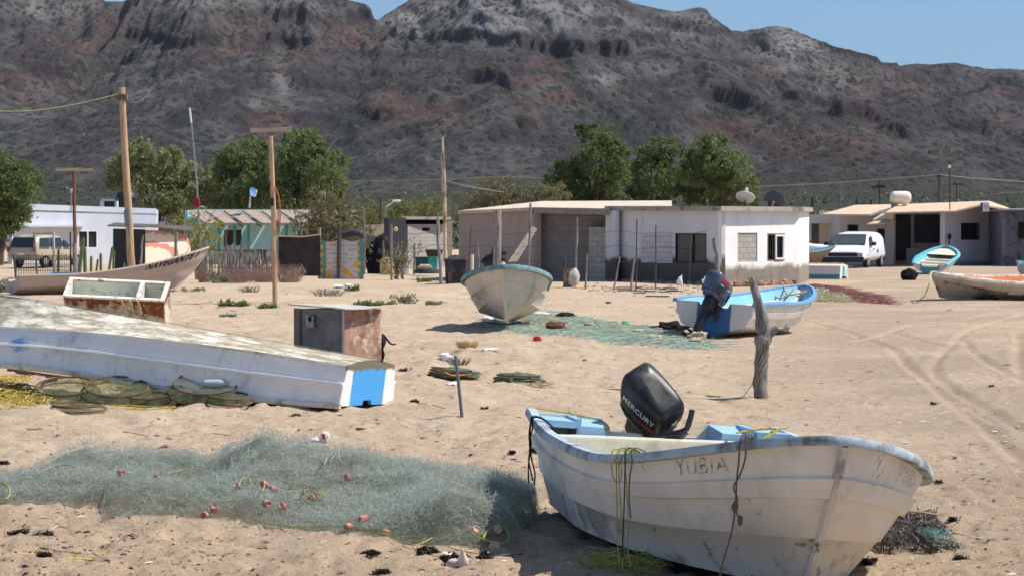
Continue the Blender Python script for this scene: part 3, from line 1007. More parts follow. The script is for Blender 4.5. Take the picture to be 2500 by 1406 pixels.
def rope(name, label, pts, r=.006, m_=None, loc=None, cat='rope', group=None, n=5, extra=()):
    h = M().tube(pts, r, n)
    for e in extra: h.tube(e, r, n)
    return obj(name, h, m_ or yellow_rope, label=label, cat=cat, group=group)


# middle panga, head on
fm = dict(X=.0009, Y=65.37, Z=.02, yaw=-1.596, pitch=.0353, roll=-.0465)
mb = Panga(L=6.079, B=.9402, bs=.8646, s0=.4263, p=2.643, q=.5253, zs=.7082, zm=.8996, sm=.4275, zb=1.127, rake=.6612, step=.012, t1=.40, t2=.44, chb=.72)
MBM = pose(fm)
o = root('fishing_boat', 'white skiff with worn green gunwale seen bow on beside the spread green net', 'boat', None, mat=MBM)
build_hull(mb, 'hull', [dirty_hull, dirty_hull, dirty_hull, dirty_hull, grey_green, dirty_hull, cream_in], o)
rail(mb, grey_green, o, .09, .10, .015)
thwart(mb, .4, .46, .55, cream_in, o)
a = MBM @ (mb.pt(1, 1, 1) + Vector((.03, 0, .05)))
b_ = G(1247, 781)
mid_ = a.lerp(b_, .55) + Vector((-.14, -.35, -.12))
q_ = [a + Vector((.05, .3, .01)), a, a.lerp(mid_, .35) + Vector((-.02, -.15, 0)), mid_, Vector((b_.x - .14, b_.y, .28)), b_ + Vector((-.02, 0, .06)), b_ + Vector((.12, .1, .02)), G(1290, 800)]
from mathutils import geometry as MG


def spl(pts, n=8):
    """smooth curve through points"""
    pts = [Vector(q) for q in pts]
    out = []
    for i in range(len(pts) - 1):
        p0, p1, p2, p3 = pts[max(i - 1, 0)], pts[i], pts[i + 1], pts[min(i + 2, len(pts) - 1)]
        for k in range(n):
            t = k / n
            out.append(.5 * ((2 * p1) + (p2 - p0) * t + (2 * p0 - 5 * p1 + 4 * p2 - p3) * t * t + (3 * p1 - p0 - 3 * p2 + p3) * t ** 3))
    return out + [pts[-1]]


rope('mooring_rope', 'pale rope hanging over the bow of the head-on white skiff', spl(q_), .026, mat('pale_rope', lin((214, 200, 172)), .9))

# blue-railed panga with a grey-blue motor
fb = dict(X=3.929, Y=55.78, Z=.017, yaw=1.145, pitch=-.0478, roll=-.0596)
bb = Panga(L=5.389, B=.8982, bs=.9067, s0=.3267, p=1.95, q=.62, zs=.6678, zm=.76, sm=.353, zb=1.14, rake=1.1, step=.035, t1=.40, t2=.62, chb=.82)
BBM = pose(fb)
o = root('fishing_boat', 'white skiff with bright blue gunwale and grey tilted motor behind the forked post', 'boat', None, mat=BBM)
bt = NT('blue_panel_transom')
sx_ = bt.n('SeparateXYZ', {0: bt.co}).outputs
edge = bt.math('ADD', bt.math('ABSOLUTE', sx_[1]), bt.math('MULTIPLY', bt.noise(5, 4), .05))
bcol = bt.mix(bt.ramp(edge, .37, .39), lin((52, 100, 152)), lin((212, 206, 200)))
build_hull(bb, 'hull', [white_g, white_low, white_g, white_g, sky_blue, bt.finish(bcol, .5, None, .35), cream_in], o, cut=(.34, .1))
rail(bb, mat('bright_blue_rail', lin((104, 158, 198)), .5, .12, 6, bump=.08), o, .08, .07, .015)
h = M()
vs = []
for u in (.42, .6, .75, .86):
    q = bb.pt(u, .62, 1, -.07); vs += [Vector((q.x, -q.y, q.z)), q]
h.add(vs, [[0, 2, 3, 1], [2, 4, 5, 3], [4, 6, 7, 5]])
q0, q1 = vs[0], vs[1]
h.quad(q0, q1, Vector((q1.x, q1.y, .2)), Vector((q0.x, q0.y, .2)))
obj('fore_deck', h, cream_deck, o, local=True, smooth=0)
thwart(bb, .12, .2, .5, cream_in, o, 'bulkhead', .2)
thwart(bb, .3, .35, .45, cream_in, o)
grey_cowl = mat('grey_blue_cowl', lin((88, 98, 120)), .4, .12, 5, c2=lin((44, 48, 58)), s2=3, t2=(.48, .6), bump=.05, spec=.5)
motor(o, Matrix.Translation(Vector((-.02, 0, .56))) @ Matrix.Rotation(R(14), 4, 'X'), grey_cowl, black_plastic, R(20), R(-18), None, None, None, 1.12, decals=([(-.2, .05, .40, .46, 0), (-.18, .16, .34, .36, 1), (-.2, .2, .17, .29, 2)], [mat('red_decal', lin((170, 50, 60)), .4), mat('pale_decal', lin((190, 196, 204)), .4), mat('dark_cowl_band', (.02, .02, .024), .35, spec=.5)]))
rope('bow_rope', 'pale yellow rope heap tied in the bow of the blue gunwale skiff', spl([BBM @ bb.pt(.97, 1, 1, -.06), BBM @ (bb.pt(.9, .7, 1, -.2)), BBM @ (bb.pt(.88, .75, 1, -.05)), BBM @ (bb.pt(.93, 1.06, 1, .02)), BBM @ bb.pt(.9, .8, 1, -.3), BBM @ bb.pt(.95, .9, -1, -.1)], 6), .02, tan_rope)

# turquoise skiff on the right, stern towards us
ft = dict(X=19.11, Y=130.3, Z=-.02, yaw=1.297, pitch=.0468, roll=-.051)
tb = Panga(L=5.824, B=.9194, bs=.851, s0=.4246, p=2.597, q=.5685, zs=.48, zm=.682, sm=.4631, zb=.9887, rake=.69, step=.012)
o = root('fishing_boat', 'turquoise edged open skiff with benches, stern towards the viewer before the right house', 'boat', None, mat=pose(ft))
tt_ = NT('turquoise_panel_transom')
sx_ = tt_.n('SeparateXYZ', {0: tt_.co}).outputs
tcol = tt_.mix(tt_.ramp(tt_.math('ABSOLUTE', sx_[1]), .42, .45), lin((70, 140, 150)), lin((196, 192, 190)))
build_hull(tb, 'hull', [white_g, white_low, white_g, white_g, turq, tt_.finish(tcol, .5), cream_deck], o, cut=(.4, .12))
rail(tb, turq, o, .13, .07, -.02)
for u0, u1, z in ((.16, .24, .38), (.38, .46, .44), (.60, .66, .5)): thwart(tb, u0, u1, z, cream_deck, o)
h = M(); vs = []
for u in (.72, .8, .9, .97):
    q = tb.pt(u, .8, 1, -.06); vs += [Vector((q.x, -q.y, q.z)), q]
h.add(vs, [[0, 2, 3, 1], [2, 4, 5, 3], [4, 6, 7, 5]])
obj('fore_deck', h, cream_deck, o, local=True, smooth=0)

# long low white boat at the right edge
fw = dict(X=16.84, Y=86.07, Z=0.0, yaw=3.645, pitch=.0241, roll=.0937)
wb = Panga(L=5.193, B=.8716, bs=.8696, s0=.3927, p=2.45, q=.5937, zs=.6992, zm=.5731, sm=.4846, zb=.7234, rake=.3568, step=.006, chb=.76)
WBM = pose(fw)
o = root('fishing_boat', 'long low dirty white boat with orange inside at the right edge, on the sand', 'boat', None, mat=WBM)
orange_in = mat('orange_inner_paint', lin((214, 110, 70)), .6, .12, 4)
mossy = mat('mud_stained_white', lin((176, 164, 146)), .7, .12, 3, c2=lin((70, 58, 44)), s2=1.1, t2=(.48, .58), bump=.1)
build_hull(wb, 'hull', [dirty_hull, mossy, dirty_hull, dirty_hull, orange_in, dirty_hull, orange_in], o)
rail(wb, mat('chipped_white_rail', lin((222, 216, 204)), .5, .1, 6, c2=lin((170, 150, 120)), s2=6), o, .10, .10, .01)
for u0, u1 in ((.2, .28), (.45, .55)): thwart(wb, u0, u1, .5, cream_deck, o)
h = M(); vs = []
for u in (.5, .6, .7, .8, .9, .97):
    q = wb.pt(u, .88, 1, -.04); vs += [Vector((q.x, -q.y, q.z)), q]
h.add(vs, [[2 * i, 2 * i + 2, 2 * i + 3, 2 * i + 1] for i in range(5)])
obj('fore_deck', h, cream_deck, o, local=True, smooth=0)
rope('bow_rope', 'frayed yellow green rope from the bow of the low dirty white boat', spl([WBM @ (wb.pt(1, 1, 1) + Vector((-.3, 0, .04))), WBM @ (wb.pt(1, 1, 1) + Vector((.03, 0, .03))), P(2268, 695, 82), G(2256, 724), G(2250, 729)]), .02, mat('pale_green_rope', lin((190, 190, 140)), .9))

# partial boat with turquoise block, right edge
fp = dict(X=22.4, Y=125, Z=0, yaw=.12, pitch=0, roll=.0)
pb = Panga(L=4.6, B=.85, zs=.62, zm=.6, zb=.8, step=.008)
o = root('fishing_boat', 'grey hulled skiff with turquoise inside cut by the right edge of the view', 'boat', None, mat=pose(fp))
grey_hull = mat('pale_grey_hull', lin((186, 186, 190)), .5, .08, 3, c2=lin((150, 146, 144)), s2=2)
build_hull(pb, 'hull', [grey_hull, grey_hull, grey_hull, grey_hull, turq, grey_hull, turq], o)
rail(pb, turq, o, .1, .07, .01)
thwart(pb, .12, .2, .62, turq, o, 'bulkhead', .2)

# NAVEGANTE 1
fn_ = dict(X=-16, Y=91.37, Z=-.02, yaw=.5272, pitch=.0168, roll=.1095)
nb_ = Panga(L=6.907, B=.8581, bs=.8667, s0=.4013, p=2.31, q=.5996, zs=.58, zm=.5707, sm=.2157, zb=1.421, rake=1.325, step=.0, chb=.74)
o = root('fishing_boat', 'long pinkish grey wooden boat with black lettering, its tall bow behind the rusty freezer', 'boat', None, mat=pose(fn_))
taupe = mat('pinkish_grey_boat_paint', lin((178, 162, 152)), .6, .06, 2.5, c2=lin((152, 136, 128)), s2=1.2, t2=(.5, .72), bump=.04)
build_hull(nb_, 'hull', [taupe, taupe, taupe, taupe, sky_blue, taupe, cream_in], o)
rail(nb_, mat('taupe_rail', lin((186, 166, 156)), .6, .08, 4), o, .05, .05, .005)
thwart(nb_, .16, .28, .66, sky_blue, o); thwart(nb_, .42, .5, .66, sky_blue, o)
text_on('NAVEGANTE 1', hull_txt(nb_, -1, .79, .79, False), mat('black_letter_paint', (.02, .02, .022), .6), o, .30, bold=.012, spacing=1.08)

# upturned hull on the left
fu = dict(X=-1.736, Y=35.07, Z=.5602, yaw=2.688, pitch=.1334, roll=-.03166 + math.pi)
ub = Panga(L=6.767, B=.8428, bs=.8244, s0=.3912, p=2.395, q=.5948, zs=.5624, zm=.7451, sm=.4944, zb=1.121, rake=.4355, step=.045, t1=.42, t2=.47, chb=.86, chz=.05, chr=.40)
UBM = pose(fu)
o = root('upturned_boat', 'upturned white skiff with a bright blue painted transom and mossy bottom', 'boat', None, mat=UBM)
us = NT('grey_white_side')
sz_ = us.n('SeparateXYZ', {0: us.co}).outputs
c_ = us.mix(us.ramp(us.noise(2, 6, .65), .3, .75), lin((224, 220, 212)), lin((240, 237, 231)))
c_ = us.mix(us.ramp(us.noise(2.2, 8, .7, stretch=(1, 1, .25)), .55, .68, 0, .7), c_, lin((150, 148, 146)))
# grime that ran down from the chine
gr_ = us.math('ADD', sz_[2], us.math('MULTIPLY', us.noise(9, 7, .75, stretch=(1, 1, .35)), -.22))
c_ = us.mix(us.math('MULTIPLY', us.ramp(gr_, .03, -.06), us.ramp(us.noise(.9, 4, .6, off=6), .38, .52)), c_, lin((64, 58, 46)))
bs_ = us.math('MULTIPLY', us.ramp(us.noise(3.2, 3, .5, off=15), .60, .68), us.ramp(sz_[2], .36, .5))
c_ = us.mix(us.math('MULTIPLY', bs_, .75), c_, lin((60, 140, 205)))
up_side = us.finish(c_, .42, us.bump(us.noise(12, 5, .6), .06, .01), .4)
ubm = NT('flaking_mossy_bottom')
c_ = ubm.mix(ubm.ramp(ubm.noise(6, 9, .75, stretch=(.35, 1, 1)), .42, .56), lin((226, 220, 204)), lin((150, 140, 118)))
c_ = ubm.mix(ubm.ramp(ubm.noise(1.2, 5, .6, off=3), .5, .62, 0, .8), c_, lin((172, 150, 124)))
c_ = ubm.mix(ubm.ramp(ubm.noise(9, 9, .8, stretch=(.5, 1, 1), off=8), .55, .62, 0, .85), c_, lin((112, 108, 84)))
c_ = ubm.mix(ubm.ramp(ubm.noise(2.0, 8, .75, off=12), .56, .68, 0, .6), c_, lin((166, 160, 112)))
up_bot = ubm.finish(c_, .85, ubm.bump(ubm.noise(22, 8, .75, stretch=(.6, 1, 1)), .5, .02), .2)
utr = NT('blue_and_white_transom')
sx_ = utr.n('SeparateXYZ', {0: utr.co}).outputs
nz = utr.noise(7, 5, .6)
ed = utr.math('ADD', utr.math('ABSOLUTE', utr.math('ADD', sx_[1], .03)), utr.math('MULTIPLY', nz, .06))
c_ = utr.mix(utr.ramp(ed, .44, .46), lin((74, 166, 230)), lin((240, 238, 234)))
lowz = utr.math('ADD', sx_[2], utr.math('MULTIPLY', utr.noise(9, 6, .7, off=4), -.16))
c_ = utr.mix(utr.ramp(lowz, .06, .03), c_, lin((120, 112, 92)))
c_ = utr.mix(utr.ramp(utr.noise(30, 6, .8, off=14), .66, .70), c_, lin((150, 120, 90)))
build_hull(ub, 'hull', [up_side, up_bot, mat('strake_white', lin((226, 224, 222)), .42, .05), up_side, cream_in, utr.finish(c_, .5, None, .35), cream_in], o, cut=(.12, .06), keelw=.004)
rail(ub, mat('chipped_cream_rail', lin((216, 208, 190)), .55, .12, 6, c2=lin((150, 140, 120)), s2=5, t2=(.5, .66)), o, .06, .06, .012)
# ------------------------------------------------------------------ buildings
def on_wall(A, B, px, py):
    """photo position -> (distance along the wall from A, height)"""
    a, b = (px - CX) / F, -(py - CY) / F
    dy, dz = CT + b * ST, -ST + b * CT
    k = a / dy
    ax, ay = A[0], A[1]
    bx, by = B[0] - ax, B[1] - ay
    # ax + u*bx = k*(ay + u*by)
    u = (k * ay - ax) / (bx - k * by)
    D = ay + u * by
    return u * math.hypot(bx, by), H + D * dz / dy


def wall(A, B, z0, z1, opens=(), th=.16, z1b=None, m=None, mi=0, inset=None):
    """solid wall from A to B (seen face on the right-hand side of A->B is outside = towards the viewer); opens=(u0,u1,v0,v1)"""
    m = m or M()
    A2, B2 = Vector((A[0], A[1], 0)), Vector((B[0], B[1], 0))
    d = (B2 - A2); L = d.length; d = d / L
    n = Vector((d.y, -d.x, 0))
    us = sorted({0, L} | {q for o in opens for q in (o[0], o[1])})
    vs = sorted({z0, z1} | {q for o in opens for q in (o[2], o[3])})
    top = lambda u: z1 if z1b is None else z1 + (z1b - z1) * u / L
    pt = lambda u, v, k=0.0: A2 + d * u - n * k + Vector((0, 0, min(v, top(u)) if v < z1 - 1e-6 else top(u)))
    for i in range(len(us) - 1):
        for j in range(len(vs) - 1):
            uc, vc = (us[i] + us[i + 1]) / 2, (vs[j] + vs[j + 1]) / 2
            if any(o[0] < uc < o[1] and o[2] < vc < o[3] for o in opens): continue
            q = [(us[i], vs[j]), (us[i + 1], vs[j]), (us[i + 1], vs[j + 1]), (us[i], vs[j + 1])]
            m.quad(*[pt(*a) for a in q], mi=mi, uv=q)
            m.quad(*[pt(*a, th) for a in q[::-1]], mi=mi, uv=q[::-1])
    for (u0, u1, v0, v1) in opens:
        for a, b in (((u0, v0), (u1, v0)), ((u1, v0), (u1, v1)), ((u1, v1), (u0, v1)), ((u0, v1), (u0, v0))):
            m.quad(pt(*a), pt(*b), pt(*b, th), pt(*a, th), mi=mi, uv=[(0, 0)] * 4)
    for u in (0, L): m.quad(pt(u, z0), pt(u, z1), pt(u, z1, th), pt(u, z0, th), mi=mi, uv=[(0, z0), (0, z1), (th, z1), (th, z0)])
    m.quad(pt(0, z1), pt(L, z1), pt(L, z1, th), pt(0, z1, th), mi=mi, uv=[(0, 0), (L, 0), (L, th), (0, th)])
    return m


def frame_on(A, B, u0, u1, v0, v1, w=.05, dep=.06, push=-.03, mull=(), bars=()):
    """window frame as bars; mull: vertical bar positions 0..1, bars: horizontal"""
    A2, B2 = Vector((A[0], A[1], 0)), Vector((B[0], B[1], 0))
    d = (B2 - A2).normalized(); n = Vector((d.y, -d.x, 0))
    m = M()

    def bar(a0, a1, b0, b1):
        c = A2 + d * ((a0 + a1) / 2) + n * push + Vector((0, 0, (b0 + b1) / 2))
        R_ = Matrix((d, n, Vector((0, 0, 1)))).transposed().to_4x4()
        m.box(None, (a1 - a0, dep, b1 - b0), mat=Matrix.Translation(c) @ R_)
    bar(u0, u0 + w, v0, v1); bar(u1 - w, u1, v0, v1); bar(u0 + w, u1 - w, v1 - w, v1); bar(u0 + w, u1 - w, v0, v0 + w)
    for q in mull:
        c = u0 + (u1 - u0) * q; bar(c - w / 2, c + w / 2, v0 + w, v1 - w)
    for q in bars:
        c = v0 + (v1 - v0) * q; bar(u0 + w, u1 - w, c - w * .3, c + w * .3)
    return m


def pane_on(A, B, u0, u1, v0, v1, push=-.10, th=.012):
    A2, B2 = Vector((A[0], A[1], 0)), Vector((B[0], B[1], 0))
    d = (B2 - A2).normalized(); n = Vector((d.y, -d.x, 0))
    R_ = Matrix((d, n, Vector((0, 0, 1)))).transposed().to_4x4()
    return M().box(None, (u1 - u0, th, v1 - v0), mat=Matrix.Translation(A2 + d * ((u0 + u1) / 2) + n * push + Vector((0, 0, (v0 + v1) / 2))) @ R_)


def slab(poly, z0, z1, m=None):
    """roof slab over a ground polygon; z0 underside; z1 may be a list of heights per corner"""
    m = m or M()
    n = len(poly)
    zz = z1 if hasattr(z1, '__len__') else [z1] * n
    t = z0
    lo = [Vector((p[0], p[1], z - t)) for p, z in zip(poly, zz)]
    hi = [Vector((p[0], p[1], z)) for p, z in zip(poly, zz)]
    return m.add(lo + hi, [list(range(n))[::-1], [n + i for i in range(n)]] + [[i, (i + 1) % n, n + (i + 1) % n, n + i] for i in range(n)])


def plaster(name, c, stain=None, zt=None, soft=.12, c2=None, amp=.5):
    """painted plaster whose paint has gone below a wavering height (bare cement)"""
    t = NT(name)
    z = t.n('SeparateXYZ', {0: t.n('NewGeometry').outputs['Position']}).outputs[2]
    pos = t.n('NewGeometry').outputs['Position']
    col = t.mix(t.ramp(t.noise(1.1, 6, .65, pos), .3, .7), c, tuple(q * .88 for q in c))
    col = t.mix(t.ramp(t.noise(1.0, 7, .75, pos, (2.2, 2.2, .35)), .56, .72, 0, .6), col, c2 or tuple(q * .62 for q in c))
    col = t.mix(t.ramp(t.noise(9, 6, .8, pos), .64, .70, 0, .6), col, lin((120, 112, 106)))
    if stain is not None:
        e = t.math('ADD', z, t.math('MULTIPLY', t.noise(1.0, 7, .65, pos), -amp))
        col = t.mix(t.ramp(e, zt + soft - amp * .5, zt - soft - amp * .5), col, t.mix(t.ramp(t.noise(2.2, 6, .7, pos), .35, .65), stain, tuple(q * .72 for q in stain)))
    return t.finish(col, .9, t.bump(t.noise(16, 6, .7, pos), .25, .02), .15)


def blocks(name, c, mortar, sc_=1.0, bw=.4, bh=.2, var=.15):
    t = NT(name)
    uv = t.n('TexCoord').outputs['UV']
    b = t.n('TexBrick', {'Vector': uv, 'Color1': c, 'Color2': tuple(q * (1 - var) for q in c), 'Mortar': mortar, 'Scale': 1.0, 'Mortar Size': .012, 'Brick Width': bw, 'Row Height': bh, 'Bias': 0})
    col = t.mix(t.ramp(t.noise(.9, 6, .7), .4, .75, 0, .5), b.outputs['Color'], tuple(q * .6 for q in c))
    return t.finish(col, .95, t.bump(t.math('SUBTRACT', 1.0, b.outputs['Fac']), .4, .015), .1)


glass_dark = mat('dark_window_glass', (.025, .03, .035), .12, .3, 3, spec=.6, bump=0)
black_void = mat('dark_interior', (.012, .012, .012), .95, .2, 4, bump=0)
alu = mat('aluminium_frame', lin((186, 188, 190)), .4, .08, 8, metallic=.3, bump=0)
white_fr = mat('white_painted_frame', lin((226, 226, 224)), .5, .08, 8)
iron = mat('black_iron_bars', (.02, .02, .02), .6, .2, 8)
cement = mat('bare_cement', lin((150, 144, 136)), .95, .15, 2, c2=lin((112, 106, 100)), s2=1.5, t2=(.5, .66), bump=.3, bs=20)
roof_grey = mat('grey_roof_edge', lin((166, 158, 148)), .95, .15, 2, c2=lin((120, 112, 104)), s2=2, bump=.3, bs=20)
grey_block = blocks('grey_concrete_block', lin((146, 140, 134)), lin((118, 112, 106)))
dark_block = blocks('shaded_concrete_block', lin((150, 144, 140)), lin((124, 118, 114)))  # porch shade put into a darker grey than the pier blocks
pale_block = blocks('pale_concrete_block', lin((178, 172, 164)), lin((132, 126, 118)))
timber = mat('weathered_timber', lin((150, 138, 124)), .9, .25, 4, c2=lin((96, 86, 78)), s2=3, stretch=(6, 6, .6), bump=.4, bs=12)


def window(par, A, B, o, mull=(.5,), bars=(), fmat=None, w=.05, pmat=None, name='window', push=-.03):
    fr = obj(name, frame_on(A, B, *o, w=w, mull=mull, bars=bars, push=push), fmat or alu, par, smooth=0)
    obj('pane', pane_on(A, B, o[0] + w * .5, o[1] - w * .5, o[2] + w * .5, o[3] - w * .5), pmat or glass_dark, fr, smooth=0)
    return fr


def opn(A, B, x0, x1, y0, y1):
    """opening from photo positions of its left/right and top/bottom edges"""
    xm, ym = (x0 + x1) / 2, (y0 + y1) / 2
    u0, u1 = on_wall(A, B, x0, ym)[0], on_wall(A, B, x1, ym)[0]
    return (u0, u1, on_wall(A, B, xm, y1)[1], on_wall(A, B, xm, y0)[1])


def XY(px, D): return ((px - CX) / F * D, D)


# ---- the long concrete house in the middle
HA = root('concrete_house', 'long low concrete house with bare cement base, white corner room and grey block porch', 'house', (6.0, 108, 0))
C0, C1, CL_ = XY(1762, 103.2), XY(1951, 107.0), XY(1478, 109.6)
o_win = opn(C0, C1, 1873, 1916, 570, 638)
o_blk = opn(C0, C1, 1801, 1849, 569, 640)
zt = 2.78
lit = plaster('sunlit_white_plaster', lin((244, 242, 238)), lin((150, 140, 126)), .72, .1, amp=.75)  # sunlit walls get whiter plaster and paler cement than the shaded ones
obj('wall', wall(C0, C1, -.1, zt, [o_win, o_blk]), lit, HA, smooth=0)
o_big = opn(CL_, C0, 1648, 1725, 570, 641)
shade_pl = plaster('shaded_white_plaster', lin((222, 218, 218)), lin((104, 96, 90)), 1.0, .1, c2=lin((180, 172, 168)), amp=1.0)  # same plaster and cement, shade put into greyer, darker colours
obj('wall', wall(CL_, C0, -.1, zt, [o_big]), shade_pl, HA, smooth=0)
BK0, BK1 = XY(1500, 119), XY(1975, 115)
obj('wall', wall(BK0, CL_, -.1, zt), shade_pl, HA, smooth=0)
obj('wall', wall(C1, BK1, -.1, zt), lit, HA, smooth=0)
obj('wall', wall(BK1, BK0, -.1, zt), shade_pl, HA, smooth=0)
# infilled opening of grey blocks
fb_ = M()
wall(Vector((*C0, 0)).lerp(Vector((*C1, 0)), o_blk[0] / math.dist(C0, C1)), Vector((*C0, 0)).lerp(Vector((*C1, 0)), o_blk[1] / math.dist(C0, C1)), o_blk[2], o_blk[3], th=.1, m=fb_)
fb_.v = [(x - .02, y + .03, z) for x, y, z in fb_.v]
obj('block_infill', fb_, pale_block, HA, smooth=0)
wf = window(HA, C0, C1, o_win, mull=(), fmat=mat('brown_wood_frame', lin((150, 110, 84)), .7), w=.06)
# half open white casement with iron bars behind
mid_u = o_win[0] + (o_win[1] - o_win[0]) * .42
obj('casement', frame_on(C0, C1, mid_u, o_win[1] - .08, o_win[2] + .06, o_win[3] - .05, w=.07, push=.02), white_fr, wf, smooth=0)
obj('iron_bars', frame_on(C0, C1, o_win[0] + .06, mid_u, o_win[2] + .05, o_win[3] - .05, w=.02, push=-.03, mull=(.33, .66), bars=(.3, .7)), iron, wf, smooth=0)
bw_ = window(HA, CL_, C0, o_big, mull=(.55,), fmat=iron, w=.035, pmat=mat('dusty_shutter_board', lin((104, 98, 92)), .8, .15, 3), push=-.05)
pu = opn(CL_, C0, 1566, 1642, 572, 642)
pa, pb_ = Vector((*CL_, 0)), Vector((*C0, 0))
pd_ = (pb_ - pa).normalized(); pn_ = Vector((pd_.y, -pd_.x, 0)) * .006
obj('bare_block_patch', wall(pa + pd_ * pu[0] + pn_, pa + pd_ * pu[1] + pn_, pu[2], pu[3], th=.004), blocks('whitewashed_block', lin((214, 208, 206)), lin((160, 152, 148))), HA, smooth=0)
# stone footing
ft_ = M()
for A, B in ((CL_, C0), (C0, C1)):
    L = math.dist(A, B)
    for i in range(int(L / .28)):
        t_ = (i + random.uniform(.2, .8)) / (L / .28)
        ft_.blob((A[0] + (B[0] - A[0]) * t_ + random.uniform(-.1, .1), A[1] + (B[1] - A[1]) * t_ - random.uniform(.12, .35), .06), (random.uniform(.12, .24), .16, random.uniform(.08, .18)), n=4, amp=.5, seed=i)
obj('stone_footing', ft_, mat('reddish_footing_stone', lin((150, 118, 104)), .95, .25, 3, c2=lin((190, 170, 150)), s2=2), HA, smooth=0)
# roof slab with a small overhang
ov = [XY(1476, 109.3), XY(1761, 102.7), XY(1962, 106.8), XY(1985, 115.3), XY(1495, 119.3)]
obj('roof', slab(ov, .17, [zt + .18, zt + .13, zt + .13, zt + .16, zt + .2]), roof_grey, HA, smooth=0)
obj('parapet_block', M().box((*XY(1862, 105.6), zt + .24), (.35, .25, .18)), pale_block, HA, smooth=0)
# left wing: brown wall, dark porch, block pier, flat roof with pale edge
L0, L1 = XY(1120, 118), XY(1312, 111)
brown = plaster('brownish_grey_render', lin((176, 156, 146)), None, c2=lin((140, 116, 106)))
obj('wall', wall(L0, L1, -.1, 2.75, z1b=2.85), brown, HA, smooth=0)
PR0, PR1 = XY(1305, 111.6), XY(1482, 110.6)
obj('wall', wall(PR0, PR1, -.1, 2.72), dark_block, HA, smooth=0)
obj('wall', wall(L1, PR0, -.1, 2.72), brown, HA, smooth=0)
obj('wall', wall(XY(1312, 126), L0, -.1, 2.75), brown, HA, smooth=0)
K0, K1 = XY(1437, 109.9), XY(1480, 109.4)
pk_ = wall(K0, K1, -.1, 2.15)
wall(XY(1437, 110.6), K0, -.1, 2.15, m=pk_)
obj('block_pier', pk_, pale_block, HA, smooth=0)
ln_ = wall(XY(1478, 109.3), XY(1502, 108.4), -.1, 2.78)
obj('wall', ln_, shade_pl, HA, smooth=0)
rf_ = slab([XY(1117, 117.6), XY(1308, 110.4), XY(1488, 108.9), XY(1640, 116), XY(1640, 124), XY(1320, 127)], .12, [2.82, 2.92, 2.86, 3.0, 3.3, 3.3])
obj('roof', rf_, mat('pale_concrete_roof', lin((206, 188, 168)), .95, .12, 1.5, c2=lin((170, 160, 150)), s2=1.2), HA, smooth=0)
bm_ = M()
a_, b_ = Vector((*XY(1300, 110.2), 2.70)), Vector((*XY(1486, 108.7), 2.62))
bm_.prism([a_, b_, b_ + Vector((0, 0, .2)), a_ + Vector((0, 0, .2))], (0.02, .14, 0))
obj('fascia_beam', bm_, timber, HA, smooth=0)
bn_ = M()
q0, q1 = P(1348, 648, 112), P(1432, 652, 112)
bn_.box((q0 + q1) / 2, ((q1 - q0).length, .5, .07))
for q in (q0, q1): bn_.box((q.x, 112, (q.z) / 2), (.12, .4, q.z))
obj('porch_bench', bn_, cement, HA, smooth=0)

# ---- white house at the left
HB = root('white_house', 'plain white flat roofed house at the left with a black water tank on top', 'house', (-26, 172, 0))
A0, A1 = XY(22, 163), XY(382, 170)
zl0, zl1 = H + (552 - 497) / F * 163, H + (552 - 510) / F * 170
ow = opn(A0, A1, 190, 239, 562, 608)
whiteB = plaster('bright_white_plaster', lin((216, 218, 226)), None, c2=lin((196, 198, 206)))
obj('wall', wall(A0, A1, -.1, zl0, [ow], z1b=zl1), whiteB, HA, smooth=0)
bk0, bk1 = (A0[0] - 1.6, 176), (A1[0] - 1.6, 183)
obj('wall', wall(A1, bk1, -.1, zl1), whiteB, HA, smooth=0)
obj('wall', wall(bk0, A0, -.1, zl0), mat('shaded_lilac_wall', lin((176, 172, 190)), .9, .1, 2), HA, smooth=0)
obj('wall', wall(bk1, bk0, -.1, zl1), whiteB, HA, smooth=0)
obj('roof', slab([A0, A1, bk1, bk0], .1, [zl0 - .35, zl1 - .3, zl1 - .3, zl0 - .35]), cement, HA, smooth=0)
window(HB, A0, A1, ow, mull=(.5,), fmat=white_fr, w=.09)
obj('window_hood', M().box(Vector((*A0, 0)).lerp(Vector((*A1, 0)), .30) + Vector((0, -.3, 2.2)), (4.3, .6, .12), rz=math.atan2(A1[1] - A0[1], A1[0] - A0[0])), whiteB, HA, smooth=0)
tk = XY(306, 172); zr = zl1 - .3
tm_ = M().lathe((tk[0], 172.5, zr), [(.62, 0), (.64, .05), (.64, .42), (.66, .45), (.64, .5), (.64, .95), (.66, .98), (.63, 1.05), (.55, 1.25), (.34, 1.42), (.2, 1.46), (.2, 1.6), (.18, 1.64)], 28)
obj('water_tank', tm_, mat('black_tank_plastic', (.02, .022, .026), .5, .2, 3, spec=.4), label='black plastic water tank on the white house roof', cat='water tank')
ac = XY(268, 171.5)
r_ = root('air_conditioner', 'boxy white air cooler on the white house roof left of the black tank', 'air conditioner', (ac[0], 171.6, zl1 - .3))
obj('casing', M().box((ac[0] - .42, 171.5, zr + .42), (.22, .6, .75)).box((ac[0] + .42, 171.5, zr + .45), (.14, .6, .82)).box((ac[0], 171.5, zr + .82), (.98, .6, .1)).box((ac[0], 171.5, zr + .05), (.98, .6, .1)), white_fr, r_, smooth=0)
obj('grille', M().box((ac[0], 171.6, zr + .43), (.7, .2, .66)), mat('cooler_grille', (.06, .07, .06), .8), r_, smooth=0)

